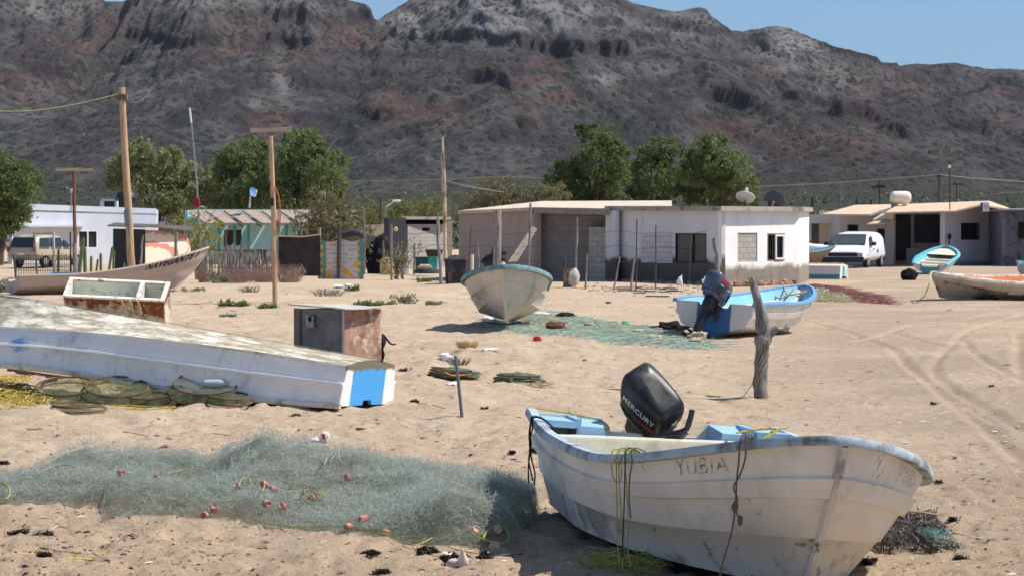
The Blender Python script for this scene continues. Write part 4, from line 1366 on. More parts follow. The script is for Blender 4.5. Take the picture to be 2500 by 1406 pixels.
# ---- turquoise house with the slanted roof slabs
HC = root('turquoise_house', 'turquoise house with a row of slanted brown roof tiles behind the stick fence', 'house', (-13, 166, 0))
E0, E1 = XY(452, 163), XY(862, 168)
tw = plaster('turquoise_plaster', lin((170, 212, 208)), lin((212, 220, 214)), .9, .15)
o1 = opn(E0, E1, 858, 898, 561, 582) if 0 else opn(E0, E1, 736, 768, 560, 580)
od = opn(E0, E1, 552, 590, 562, 600)
obj('wall', wall(E0, E1, -.1, 2.72, [o1, od]), tw, HC, smooth=0)
e0b, e1b = (E0[0] - .6, 173), (E1[0] - .4, 178)
obj('wall', wall(E1, e1b, -.1, 3.1), tw, HC, smooth=0)
obj('wall', wall(e0b, E0, -.1, 3.1), tw, HC, smooth=0)
obj('wall', wall(e1b, e0b, -.1, 3.2), tw, HC, smooth=0)
window(HC, E0, E1, o1, mull=(), fmat=white_fr, w=.07, pmat=mat('purple_curtain', lin((110, 70, 96)), .8, .3, 8))
obj('door', pane_on(E0, E1, *od), mat('dark_wood_door', lin((70, 60, 56)), .8, .2, 4), HC, smooth=0)
tile = mat('brown_tile_panel', lin((168, 148, 132)), .9, .14, 3, c2=lin((140, 122, 110)), s2=4, bump=.3, bs=10)
beam_t = mat('teal_beam_paint', lin((70, 150, 146)), .8, .12, 4)
for i in range(9):
    px0 = 455 + i * 45.5
    D_ = 163 + (px0 - 452) / 410 * 5
    a = P(px0 + 48, 545 - (0 if i < 7 else 6), D_ - .9); b = P(px0, 514, D_ + 1.5)
    wv_ = Vector((.74, .02, .0))
    m_ = M().prism([a, a + wv_, b + wv_, b], (0, .02, -.10))
    obj('roof_slab', m_, tile, HC, smooth=0)
    st_ = M().prism([a + wv_ + Vector((.01, 0, -.01)), a + wv_ + Vector((.30, 0, -.16)), b + wv_ + Vector((.30, 0, -.16)), b + wv_ + Vector((.01, 0, -.01))], (0, .02, -.08))
    obj('gap_strip', st_, mat('gap_shade', lin((74, 62, 56)), .9), HC, smooth=0)  # dark strip filling the gap between slabs, the gap's shade as colour
obj('roof', slab([E0, E1, e1b, e0b], .1, [2.66, 2.66, 3.1, 3.1]), cement, HC, smooth=0)
fa_ = M()
a, b = Vector((*E0, 2.42)), Vector((*E1, 2.42))
fa_.prism([a + Vector((0, -.06, 0)), b + Vector((0, -.06, 0)), b + Vector((0, -.06, .24)), a + Vector((0, -.06, .24))], (0, .05, 0))
obj('fascia', fa_, beam_t, HC, smooth=0)
for px0 in (535, 573, 607, 700):
    q = XY(px0, 162.6 + (px0 - 452) / 410 * 5)
    obj('pilaster', M().box((q[0], q[1], 1.25), (.14, .14, 2.5)), beam_t, HC, smooth=0)

# ---- grey block hut
HD = root('block_hut', 'small grey concrete block hut with a black tarpaulin side and a tiny dark window', 'hut', (-7, 150, 0))
B0, B1 = XY(988, 148), XY(1088, 151)
ot = opn(B0, B1, 1031, 1050, 556, 565)
obj('wall', wall(B0, B1, -.1, 2.28, [ot]), blocks('hut_concrete_block', lin((170, 164, 158)), lin((136, 130, 124))), HD, smooth=0)
b0b, b1b = (B0[0] - .4, 156), (B1[0] - .3, 158)
obj('wall', wall(B1, b1b, -.1, 2.28), grey_block, HD, smooth=0)
obj('wall', wall(b0b, B0, -.1, 2.28), grey_block, HD, smooth=0)
obj('wall', wall(b1b, b0b, -.1, 2.28), grey_block, HD, smooth=0)
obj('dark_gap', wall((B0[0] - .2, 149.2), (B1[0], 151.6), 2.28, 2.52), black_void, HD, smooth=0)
obj('roof', slab([(B0[0] - .15, 147.6), (B1[0] + .3, 150.6), (b1b[0] + .3, 158.3), (b0b[0] - .1, 156.3)], .15, 2.68), cement, HD, smooth=0)
obj('window_recess', pane_on(B0, B1, *ot, push=-.14), black_void, HD, smooth=0)
t0_ = wall(XY(941, 147), XY(991, 147.6), .9, 2.62)
wall(XY(945, 152), XY(941, 147), .5, 2.6, m=t0_)
obj('tarpaulin', t0_, mat('black_tarpaulin', (.05, .052, .062), .6, .3, 2.5, bump=.4, bs=6), HD, smooth=0)
q = P(966, 566, 146.8)
obj('bulb_lamp', M().lathe(None, [(.01, 0), (.09, .03), (.12, .12), (.07, .22), (.03, .24)], 10, mat=Matrix.Translation(q)), mat('yellow_lamp_glass', lin((240, 200, 110)), .3), HD, smooth=60)
# pale low wall and gate left of the hut
q0, q1 = XY(893, 165), XY(944, 164)
obj('garden_wall', wall(q0, q1, -.1, 2.25, z1b=2.3), mat('cream_render', lin((222, 200, 168)), .9), label='low cream rendered wall beside the black tarpaulin hut', cat='wall', smooth=0)

# ---- right house with the wide gabled roof
HE = root('gabled_house', 'white house with a broad beige tiled roof and barred window at the right', 'house', (27, 160, 0))
R0, R1 = XY(2300, 157), XY(2446, 160)
oz = opn(R0, R1, 2346, 2389, 545, 586)
wl = plaster('lilac_white_plaster', lin((212, 208, 216)), lin((150, 142, 140)), .22, .1, amp=.3)
obj('wall', wall(R0, R1, -.1, 3.1, [oz]), wl, HE, smooth=0)
obj('wall', wall(R1, (R1[0] + .9, 168), -.1, 3.1), wl, HE, smooth=0)
S0, S1 = XY(2183, 161.5), XY(2300, 161.5)
os1, os2 = opn(S0, S1, 2186, 2224, 524, 637), opn(S0, S1, 2232, 2297, 525, 594)
obj('wall', wall(S0, S1, -.1, 3.05, [os1, os2]), mat('mauve_porch_wall', lin((170, 154, 152)), .9, .12, 2), HE, smooth=0)
obj('screen', pane_on(S0, S1, *os1, push=-.1), mat('dark_porch_screen', (.05, .052, .045), .8, .3, 2), HE, smooth=0)
obj('screen', pane_on(S0, S1, *os2, push=-.1), mat('navy_porch_screen', (.035, .04, .052), .6, .4, 1.5), HE, smooth=0)
obj('wall', wall(R0, S1, -.1, 3.05) if 0 else wall(S1, R0, -.1, 3.05), wl, HE, smooth=0)
obj('porch_parapet', wall(XY(2214, 158.6), XY(2298, 158.6), -.1, .95), mat('grey_parapet', lin((120, 112, 112)), .9, .2, 2), HE, smooth=0)
bars = obj('window', frame_on(R0, R1, *oz, w=.04, push=.02, mull=(.12, .25, .37, .5, .62, .75, .87), bars=(.1, .55, .9)), iron, HE, smooth=0)
obj('pane', pane_on(R0, R1, *oz), glass_dark, bars, smooth=0)
wq = P(2318, 578, 156.9)
obj('wall_lamp', M().rbox(Matrix.Translation(wq), (.2, .2, .3), .6).tube([wq + Vector((0, 0, -.1)), wq + Vector((0, .1, -.4))], .04, 6), iron, HE)
V0, V1 = XY(2050, 163), XY(2183, 160.5)
od_ = opn(V0, V1, 2140, 2160, 559, 635)
og = opn(V0, V1, 2068, 2095, 549, 585)
pinkw = plaster('pale_pink_plaster', lin((206, 190, 184)), None)
obj('wall', wall(V0, V1, -.1, 2.95, [od_, og]), pinkw, HE, smooth=0)
obj('door', pane_on(V0, V1, *od_), mat('dark_doorway_door', (.03, .026, .026), .8), HE, smooth=0)
obj('window_recess', pane_on(V0, V1, *og, push=-.14), black_void, HE, smooth=0)
br_ = (R1[0] + .9, 168); bl_ = (V0[0] - .3, 171)
obj('wall', wall(br_, bl_, -.1, 3.1), pinkw, HE, smooth=0)
obj('wall', wall(bl_, V0, -.1, 2.95), pinkw, HE, smooth=0)
beige = mat('beige_roof_tiles', lin((206, 180, 152)), .95, .1, 1.5, c2=lin((176, 150, 130)), s2=3, t2=(.5, .66), bump=.3, bs=9)


def sheet(pts, th=.09): return M().prism(pts, (0, .01, -th))


# right wing: eave towards us, ridge behind, rake at right
r_e0, r_e1, r_r0, r_r1 = P(2160, 519, 156), P(2360, 514, 155.6), P(2195, 499, 162.5), P(2414, 491, 162.5)
obj('roof', sheet([r_e0, P(2330, 515, 155.6), P(2395, 500, 156.5), r_r1, r_r0]), beige, HE, smooth=0)
obj('roof', sheet([P(2395, 500, 156.5), P(2471, 512, 158), P(2471, 511, 168), r_r1]), beige, HE, smooth=0)
gab = M().prism([Vector((R0[0], 157, 3.0)), Vector((R1[0], 160, 3.0)), Vector((R1[0] - .2, 160, H + (552 - 506) / F * 158)), Vector((R1[0] - 1.2, 159, H + (552 - 503) / F * 158)), Vector((R0[0] + .2, 157, 3.06))], (0, .12, 0))
obj('gable', gab, wl, HE, smooth=0)
obj('roof', sheet([P(2006, 523, 159), P(2125, 524, 158), P(2182, 505, 162), P(2195, 499, 166), P(2088, 501, 166)]), beige, HE, smooth=0)
obj('rake_board', M().prism([P(2124, 524, 157.9), P(2170, 508, 157.9), P(2170, 512, 157.9), P(2124, 528, 157.9)], (0, .1, 0)), white_fr, HE, smooth=0)
obj('porch_wall', M().prism([P(2135, 537, 158), P(2165, 521, 158), P(2180, 521, 158), P(2180, 537, 158)], (0, 2.2, 0)), plaster('cream_plaster_block', lin((226, 212, 192))), HE, smooth=0)
obj('door_canopy', sheet([P(2116, 547, 156.5), P(2160, 545, 156.5), P(2186, 533, 159), P(2150, 535, 159)], .06), beige, HE, smooth=0)
g0 = P(2199, 483, 161)
gt = root('gas_tank', 'white horizontal gas tank on short legs on the beige roof', 'gas tank', (g0.x, 161, g0.z - .7))
lm = Matrix.Translation(Vector((g0.x - .58, 161, g0.z))) @ Matrix.Rotation(math.pi / 2, 4, 'Y')
obj('tank', M().lathe(None, [(.02, -.02), (.2, .0), (.32, .1), (.36, .25), (.36, .9), (.32, 1.05), (.2, 1.15), (.02, 1.17)], 20, mat=lm), mat('white_tank_paint', lin((228, 214, 198)), .5, .06, 3), gt, smooth=60)
obj('leg', M().box((g0.x - .36, 161, g0.z - .5), (.34, .3, .5)), cement, gt)
obj('leg', M().box((g0.x + .22, 161, g0.z - .5), (.2, .3, .5)), white_fr, gt)
a = P(2405, 506, 155.4)
ac2 = root('air_conditioner', 'white air conditioner box hung under the gable of the right house', 'air conditioner', a)
obj('casing', M().box(a, (.38, .5, .5)), white_fr, ac2, smooth=0)
obj('fan_grille', M().lathe(None, [(.16, 0), (.17, .03), (.12, .04)], 16, mat=Matrix.Translation(a + Vector((.04, -.25, 0))) @ Matrix.Rotation(math.pi / 2, 4, 'X')), alu, ac2)
obj('side_panel', M().box(a + Vector((-.2, -.01, 0)), (.05, .5, .46)), mat('dark_ac_side', (.05, .06, .08), .6), ac2, smooth=0)

# ---- corrugated shed at the right edge
HF = root('corrugated_shed', 'dark corrugated metal shed cut by the right edge of the view', 'shed', (30, 158, 0))
zz_ = M()
q0, q1 = Vector((*XY(2446, 155), 0)), Vector((*XY(2620, 155), 0))
n_ = 60
vs = []
for i in range(n_ + 1):
    p = q0.lerp(q1, i / n_) + Vector((0, .03 * math.cos(i * math.pi), 0))
    vs += [p + Vector((0, 0, -.1)), p + Vector((0, 0, 3.0))]
zz_.add(vs, [[2 * i, 2 * i + 2, 2 * i + 3, 2 * i + 1] for i in range(n_)])
obj('wall', zz_, mat('grey_corrugated_metal', lin((126, 122, 132)), .6, .15, 2, c2=lin((90, 84, 90)), s2=3, metallic=.2), HF, smooth=0)
obj('window_recess', M().box((*XY(2496, 154.85), 1.95), (.44, .06, .9)), black_void, HF, smooth=0)
obj('wall', wall((q0.x + .02, 163), (q0.x, 155), -.1, 3.0), MC['grey_corrugated_metal'], HF, smooth=0)
obj('roof', slab([(q0.x - .2, 154.5), (q1.x, 154.5), (q1.x, 163), (q0.x - .2, 163)], .06, [3.08, 3.08, 3.2, 3.2]), MC['grey_corrugated_metal'], HF, smooth=0)

# ---- carport
HG = root('carport', 'white flat roofed carport behind the concrete house, red drum shape beneath', 'carport', (18, 170, 0))
c0, c1 = XY(1935, 166), XY(2032, 166)
obj('roof', slab([c0, c1, (c1[0] + .3, 176), (c0[0], 176)], .5, 2.86), mat('cream_carport_roof', lin((226, 212, 196)), .8, .06, 3), HG, smooth=0)
for px0, D_ in ((1979, 166.5), (2028, 166.4), (1979, 175)): obj('post', M().box((*XY(px0, D_), 1.2), (.09, .09, 2.45)), white_fr, HG, smooth=0)
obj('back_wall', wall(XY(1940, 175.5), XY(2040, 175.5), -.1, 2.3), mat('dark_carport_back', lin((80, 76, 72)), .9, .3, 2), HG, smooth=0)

# ---- shack of tarpaulin and painted sheet
SH = root('tarpaulin_shack', 'shack with black tarpaulin side and a faded pink swirl painted panel', 'shack', (-17.5, 124, 0))
w0, w1, w2 = XY(276, 122), XY(352, 120), XY(462, 125.5)
obj('tarpaulin', wall(w0, w1, -.05, 2.08, z1b=2.05, th=.06), mat('black_tarpaulin_cloth', (.035, .034, .036), .7, .3, 1.5, bump=.5, bs=4), SH, smooth=0)
t = NT('pink_swirl_panel')
ob = t.n('SeparateXYZ', {0: t.co}).outputs
# two rings of faded pink paint on cream board
xx = t.math('SUBTRACT', ob[0], 2.1); zz = t.math('SUBTRACT', ob[2], .75)
dd_ = t.math('SQRT', t.math('ADD', t.math('POWER', t.math('ABSOLUTE', t.math('MULTIPLY', xx, .9)), 2.0), t.math('POWER', t.math('ABSOLUTE', t.math('MULTIPLY', zz, 1.15)), 2.0)))
dd_ = t.math('ADD', dd_, t.math('MULTIPLY', t.noise(1.6, 3, .5), .5))
ring = t.math('LESS_THAN', t.math('ABSOLUTE', t.math('SUBTRACT', dd_, 1.02)), .13)
ring2 = t.math('GREATER_THAN', dd_, 1.55)
c_ = t.mix(t.math('MAXIMUM', ring, ring2), lin((226, 208, 186)), lin((206, 136, 122)))
c_ = t.mix(t.ramp(t.noise(5, 7, .75), .55, .68, 0, .6), c_, lin((170, 140, 124)))
pan = M()
A_, B_ = Vector((*w1, 0)), Vector((*w2, 0))
poly = [A_.lerp(B_, u) + Vector((0, 0, z)) for u, z in ((.0, .0), (1, .0), (1.02, 1.3), (.95, 1.75), (.72, 1.92), (.55, 1.86), (.34, 2.0), (0, 2.02))]
pan.prism(poly, (.02, .06, 0))
obj('painted_panel', pan, t.finish(c_, .8), SH, smooth=0)
obj('roof_sheet', slab([XY(262, 121), XY(350, 119), XY(372, 119.6), XY(470, 125), XY(470, 129), XY(280, 129)], .04, [2.22, 2.16, 2.2, 2.0, 2.2, 2.35]), mat('sagging_dark_sheet', lin((92, 84, 78)), .8, .2, 2), SH, smooth=0)
obj('side_wall', wall(w2, XY(462, 130), -.05, 1.8, th=.05), MC['black_tarpaulin_cloth'], SH, smooth=0)
# ------------------------------------------------------------------ trees and plants
def leaf_cloud(centers, radii, n, size, seed, squash=.8, clump=26, up=.25, aspect=.55, shell=.55):
    """n leaf quads gathered in small clumps in ellipsoid blobs -> V, Q"""
    r = np.random.RandomState(seed)
    vol = np.array([q ** 2 for q in radii]); pick = r.choice(len(radii), size=max(1, n // clump), p=vol / vol.sum())
    d = r.normal(size=(len(pick), 3)); d /= np.linalg.norm(d, axis=1)[:, None]
    rad = np.array(radii)[pick]
    k = (shell + (1 - shell) * r.rand(len(pick)) ** .7)
    cc = np.array(centers)[pick] + d * (rad * k)[:, None] * np.array([1, 1, squash])
    cc = np.repeat(cc, clump, 0)
    cs = np.repeat(np.clip(rad * .26, size * .9, size * 3.2), clump)
    p = cc + r.normal(size=cc.shape) * cs[:, None] * np.array([.55, .55, .5])
    m = len(p)
    a = r.normal(size=(m, 3)); a[:, 2] -= .5; a /= np.linalg.norm(a, axis=1)[:, None]
    b = np.cross(a, r.normal(size=(m, 3)) + np.array([0, 0, up])); b /= np.linalg.norm(b, axis=1)[:, None]
    s = size * (.6 + .8 * r.rand(m))[:, None]
    a, b = a * s, b * s * aspect
    V = np.stack([p - a * .5, p + b * .5, p + a * .5, p - b * .5], 1).reshape(-1, 3)
    return V, np.arange(m * 4).reshape(-1, 4)


bark = mat('rough_grey_bark', lin((92, 80, 68)), .95, .3, 4, c2=lin((60, 52, 46)), s2=3, bump=.5, bs=12)


def tree(name, label, D, base_px, blobs, n, lm, size=.26, seed=0, cat='tree', group=None, depth=.8, trunk=.16, limbs=True, base_row=None, squash=.85, clump=26):
    rnd = random.Random(seed)
    b = XY(base_px, D)
    o = root(name, label, cat, (b[0], b[1], 0), group)
    cs, rs_ = [], []
    for i, (px, py, r) in enumerate(blobs):
        rr = r * 1.2 * D / F
        p = P(px, py, D + rnd.uniform(-1, 1) * depth * 2)
        cs.append(tuple(p)); rs_.append(rr)
        for k in range(4):  # satellites break the outline and give depth
            a = rnd.uniform(0, 6.28); e = rnd.uniform(-.5, .9)
            cs.append((p.x + rr * .75 * math.cos(a) * math.cos(e), p.y + rr * .9 * math.sin(a), p.z + rr * .75 * math.sin(e))); rs_.append(rr * rnd.uniform(.25, .6))
    V, Q = leaf_cloud(cs, rs_, int(n * 1.9), size * .74, seed, squash, clump=clump)
    fastobj('crown', V - np.array([b[0], b[1], 0]), Q, lm, parent=o)
    t = M()
    mid = np.array(cs).mean(0)
    fork = Vector((b[0] + (mid[0] - b[0]) * .3, b[1], mid[2] * .42))
    t.tube(spl([Vector((b[0], b[1], -.1)), Vector((b[0] + .05, b[1], fork.z * .5)), fork], 5), [trunk * (1 - .03 * i) for i in range(11)], 8, wob=.12)
    order = sorted(range(0, len(cs), 5), key=lambda i: -rs_[i])
    for i in order[:9]:
        e = Vector(cs[i]); m_ = fork.lerp(e, .5) + Vector((rnd.uniform(-.3, .3), 0, .2))
        t.tube(spl([fork, m_, e], 4), [trunk * .6 * (1 - .085 * k) for k in range(9)], 5, wob=.1)
    obj('trunk', t, bark, o)
    return o


fol = leafmat('tree_foliage', lin((80, 94, 54)), lin((126, 138, 84)))
fol_d = leafmat('dark_tree_foliage', lin((68, 86, 50)), lin((110, 126, 74)))
fol_b = leafmat('bluish_tree_foliage', lin((62, 84, 58)), lin((100, 124, 84)))
fol_o = leafmat('olive_scrub_foliage', lin((100, 98, 64)), lin((142, 134, 92)))

tree('broadleaf_tree', 'big green tree at the left edge in front of the white house', 158, 0, [(-30, 470, 62), (20, 440, 48), (50, 470, 42), (10, 520, 50), (-30, 540, 52), (70, 455, 28), (40, 420, 28), (-10, 410, 36), (88, 470, 15), (45, 520, 22), (28, 556, 18)], 9000, fol, .24, 1, trunk=.24)
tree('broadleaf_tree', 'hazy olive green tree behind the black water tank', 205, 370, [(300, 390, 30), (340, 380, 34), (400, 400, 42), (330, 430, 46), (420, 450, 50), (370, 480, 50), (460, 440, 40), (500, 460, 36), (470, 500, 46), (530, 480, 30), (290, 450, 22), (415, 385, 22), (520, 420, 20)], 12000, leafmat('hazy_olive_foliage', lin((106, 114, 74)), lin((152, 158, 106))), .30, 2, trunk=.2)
tree('broadleaf_tree', 'tall rounded green tree just left of the nearer crossarm pole', 190, 590, [(590, 380, 42), (560, 420, 40), (620, 420, 46), (580, 470, 50), (640, 370, 26), (640, 480, 40), (545, 385, 18), (560, 510, 36), (612, 352, 20)], 9000, fol, .26, 3, trunk=.2)
tree('broadleaf_tree', 'broad green tree just right of the nearer crossarm pole', 188, 730, [(740, 360, 40), (700, 400, 44), (760, 400, 46), (800, 400, 40), (720, 450, 50), (790, 440, 44), (828, 400, 22), (690, 490, 40), (760, 490, 42), (760, 335, 20), (815, 470, 20), (715, 345, 22)], 11000, fol, .26, 4, trunk=.2)
tree('broadleaf_tree', 'tallest green tree with stepped crown behind the concrete house', 185, 1450, [(1440, 335, 30), (1480, 340, 36), (1470, 390, 50), (1430, 390, 36), (1390, 430, 44), (1440, 460, 50), (1500, 440, 34), (1370, 470, 34), (1410, 500, 40), (1480, 500, 40), (1500, 395, 24), (1375, 410, 18), (1350, 440, 18), (1420, 318, 16), (1345, 490, 20)], 13000, fol_d, .25, 5, trunk=.22)
tree('broadleaf_tree', 'dark green tree between the two larger trees behind the concrete house', 190, 1600, [(1550, 410, 28), (1590, 380, 34), (1620, 360, 26), (1640, 390, 36), (1590, 430, 44), (1640, 440, 34), (1560, 460, 30), (1600, 480, 30), (1535, 430, 18), (1545, 490, 20), (1655, 470, 18)], 8500, fol_d, .25, 6, trunk=.2)
tree('broadleaf_tree', 'wide green tree at the right end of the row behind the satellite dishes', 188, 1740, [(1710, 370, 30), (1740, 350, 28), (1740, 400, 46), (1790, 410, 40), (1700, 430, 38), (1760, 450, 44), (1810, 450, 34), (1830, 470, 20), (1700, 480, 26), (1780, 490, 36), (1725, 345, 18), (1690, 395, 20), (1830, 500, 18)], 11000, fol, .25, 7, trunk=.22)
tree('small_tree', 'low dark bush beside the tall trees, left of the flat roof', 178, 1340, [(1335, 480, 24), (1365, 470, 22), (1320, 500, 22), (1350, 505, 24)], 2600, fol_o, .2, 8, trunk=.08)


def thorn(name, label, D, x0, x1, y0, y1, seed, n=46, leaves=1500, lm=None, cat='bush', th=.035, size=.13, lean=.35, bm=None, base=None):
    """bare branching bush: many thin stems and few small leaves"""
    r = random.Random(seed)
    px = (x0 + x1) / 2 if base is None else base
    b = XY(px, D)
    w_, h_ = (x1 - x0) * D / F / 2, H + (552 - y0) * D / F
    o = root(name, label, cat, (b[0], b[1], 0))
    t = M(); tips = []
    for i in range(n):
        a = r.uniform(0, 6.28); s_ = r.uniform(.15, 1)
        e = Vector((b[0] + ((x0 + x1) / 2 - px) * D / F + w_ * s_ * math.cos(a), b[1] + w_ * .6 * s_ * math.sin(a), h_ * r.uniform(.55, 1) * (1 - .35 * s_ ** 2)))
        s0 = Vector((b[0] + r.uniform(-.2, .2), b[1], 0))
        m_ = s0.lerp(e, .55) + Vector((r.uniform(-.4, .4), r.uniform(-.3, .3), -.15 * h_ * (s_ - .4)))
        pts = spl([s0, m_, e], 4)
        t.tube(pts, [th * (1 - .1 * k) for k in range(9)], 4)
        tips += pts[4:]
        for k in range(4):
            q = pts[r.randint(3, 8)]
            e2 = q + Vector((r.uniform(-1, 1), r.uniform(-.6, .6), r.uniform(-.3, .9))) * h_ * .18
            t.tube([q, q.lerp(e2, .5) + Vector((0, 0, .05)), e2], [th * .4, th * .3, th * .15], 3)
            tips += [e2, q.lerp(e2, .6)]
    obj('branches', t, bm or mat('dry_branch_bark', lin((110, 94, 76)), .95, .25, 5), o, smooth=60)
    if leaves:
        cs = [tuple(q) for q in tips]
        V, Q = leaf_cloud(cs, [.28] * len(cs), leaves, size, seed, clump=6)
        fastobj('foliage', V - np.array([b[0], b[1], 0]), Q, lm or fol_o, parent=o)
    return o


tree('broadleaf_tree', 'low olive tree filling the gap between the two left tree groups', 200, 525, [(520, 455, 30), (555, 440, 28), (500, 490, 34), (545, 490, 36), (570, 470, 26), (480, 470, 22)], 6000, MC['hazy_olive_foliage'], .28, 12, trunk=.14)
thorn('mesquite_bush', 'wide twiggy olive mesquite in front of the turquoise house roof', 150, 700, 925, 458, 640, 21, 80, 9000, th=.032)
thorn('mesquite_bush', 'tall bare twiggy acacia behind the block hut and brown wall', 185, 1095, 1345, 420, 600, 22, 120, 17000, th=.04, size=.15)
thorn('leafy_shrub', 'small yellow green shrub in front of the turquoise house eave', 140, 395, 560, 505, 600, 23, 26, 1900, leafmat('yellow_green_shrub_leaf', lin((104, 108, 46)), lin((170, 160, 70))), th=.025)
thorn('leafy_shrub', 'thin small tree with sparse leaves before the grey block hut', 118, 925, 1035, 568, 690, 24, 16, 900, th=.016, size=.1, base=975)
thorn('leafy_shrub', 'scraggly grey bush behind the black tarpaulin screen', 128, 800, 900, 520, 640, 25, 36, 900, th=.02, base=850)
for i, (x0, x1, y0, D_, lab) in enumerate([(930, 1010, 500, 260, 'rounded yellow green bush under the street lamp'), (1000, 1100, 492, 280, 'pale green bush right of the street lamp'), (860, 945, 508, 250, 'olive bush left of the street lamp')]):
    w_ = (x1 - x0) / 2
    tree('roadside_bush', lab, D_, (x0 + x1) / 2, [(x0 + w_ * .6, y0 + 20, w_ * .6), (x0 + w_ * 1.3, y0 + 14, w_ * .62), (x0 + w_, y0 + 34, w_ * .7)], 2200, leafmat('roadside_bush_leaf', lin((104, 108, 62)), lin((136, 138, 84))), .25, 40 + i, trunk=.08, cat='bush')
# agave behind the carport
b = XY(1988, 182)
ag = M()
for i in range(34):
    a = i * 2.4; e = .25 + (i % 9) * .15
    L_ = 1.5 + .5 * (i % 3) / 3
    d = Vector((math.cos(a) * math.cos(e), math.sin(a) * math.cos(e), math.sin(e)))
    s_ = d.cross(Vector((0, 0, 1))).normalized() * .05
    c = Vector((b[0], b[1], 1.9))
    m_ = c + d * L_ * .6
    ag.add([c - s_, c + s_, m_ + s_ * 1.2, m_ - s_ * 1.2, c + d * L_ + Vector((0, 0, -.12))], [[0, 1, 2, 3], [3, 2, 4]])
ag.tube([Vector((b[0], b[1], 0)), Vector((b[0], b[1], 2.0))], [.2, .16], 8)
obj('agave_plant', ag, mat('grey_green_agave', lin((96, 104, 78)), .6, .2, 3), label='spiky grey green agave like palm behind the carport roof', cat='plant', smooth=0)


def cactus(px, D, top, label, arms=0):
    b = XY(px, D); h_ = H + (552 - top) / F * D
    m = M()
    rr = .16
    m.tube([Vector((b[0], b[1], z)) for z in (0, h_ * .5, h_ * .92, h_)], [rr, rr * 1.1, rr, rr * .3], 10)
    for s_ in range(arms):
        x = b[0] + (-1) ** s_ * .35
        m.tube(spl([Vector((b[0], b[1], h_ * .55)), Vector((x, b[1], h_ * .6)), Vector((x, b[1], h_ * .9))], 4), rr * .7, 8)
    obj('tall_cactus', m, mat('dark_cactus_skin', lin((62, 74, 54)), .8, .2, 4), label=label, cat='cactus', smooth=50)


cactus(1984, 300, 480, 'dark cactus column beside the agave fronds', 0)
cactus(2092, 290, 482, 'single dark cactus column above the beige roof, left of the gas tank', 0)
cactus(2127, 310, 487, 'two armed dark cactus above the beige roof', 2)
# young organ-pipe cactus clump in the left yard
for k, (px, top, rad, lab) in enumerate([(190, 580, 4.5, 'thick tall cactus stem beside the rusty post in the left yard'), (208, 602, 4, 'second cactus stem right of the tallest one'), (142, 608, 3, 'cactus stem beside the white painted fence post'),
                                        (222, 625, 3, 'short leaning cactus stem in the middle of the clump'), (232, 632, 2.6, 'shortest pale edged cactus stem in the clump'), (246, 618, 3, 'cactus stem leaning right in the clump'), (262, 602, 3, 'slim tall cactus stem near the tarpaulin shack'),
                                        (276, 610, 3, 'cactus stem touching the shack side'), (298, 642, 2.6, 'low cactus stem at the right end of the clump')]):
    D_ = 112 + k % 3
    b = XY(px, D_); z1 = H + (552 - top) / F * D_
    m = M()
    ln = random.uniform(-.02, .16)
    rr = rad * D_ / F
    nn = 10; pts = [Vector((b[0] + ln * z, b[1], z)) for z in (0, z1 * .5, z1 * .95, z1)]
    m.tube(pts, [rr, rr * 1.05, rr * .9, rr * .3], 12)
    for a in range(0, 360, 60):
        off = Vector((math.cos(R(a)), math.sin(R(a)), 0)) * rr * 1.02
        m.tube([q + off for q in pts[:3]], rr * .12, 3, mi=1)
    obj('organ_pipe_cactus', m, [mat('cactus_green', lin((84, 100, 66)), .8, .15, 6), mat('cactus_pale_rib', lin((168, 172, 116)), .8)], label=lab, cat='cactus', group='cactus stems in the left yard', smooth=50)

# desert scrub far off: nobody could count it
r = np.random.RandomState(3)
n = 5200
D_ = 250 + 900 * r.rand(n) ** 1.3
x_ = (r.rand(n) * 1.5 - .75) * .42 * D_
sV, sQ = [], []
big = 5
zz0 = np.array([mz(a, b) for a, b in zip(x_, D_)])
sz = .3 + .65 * r.rand(n) ** 2
for k in range(10):
    d = r.normal(size=(n, 3)); d /= np.linalg.norm(d, axis=1)[:, None]
    p = np.stack([x_, D_, zz0 + sz * .5], 1) + d * (sz * .6)[:, None] * np.array([1.2, 1, .8])
    a = r.normal(size=(n, 3)); a /= np.linalg.norm(a, axis=1)[:, None]
    b = np.cross(a, r.normal(size=(n, 3))); b /= np.linalg.norm(b, axis=1)[:, None]
    s = (sz * .75)[:, None]
    sV.append(np.stack([p - a * s, p + b * s * .7, p + a * s, p - b * s * .7], 1).reshape(-1, 3))
sV = np.concatenate(sV)
fastobj('desert_scrub', sV, np.arange(len(sV)).reshape(-1, 4), leafmat('scrub_leaf', lin((98, 102, 80)), lin((130, 130, 104)), .25), kind='stuff', label='low dry scrub spread over the plain below the mountains', cat='scrub')


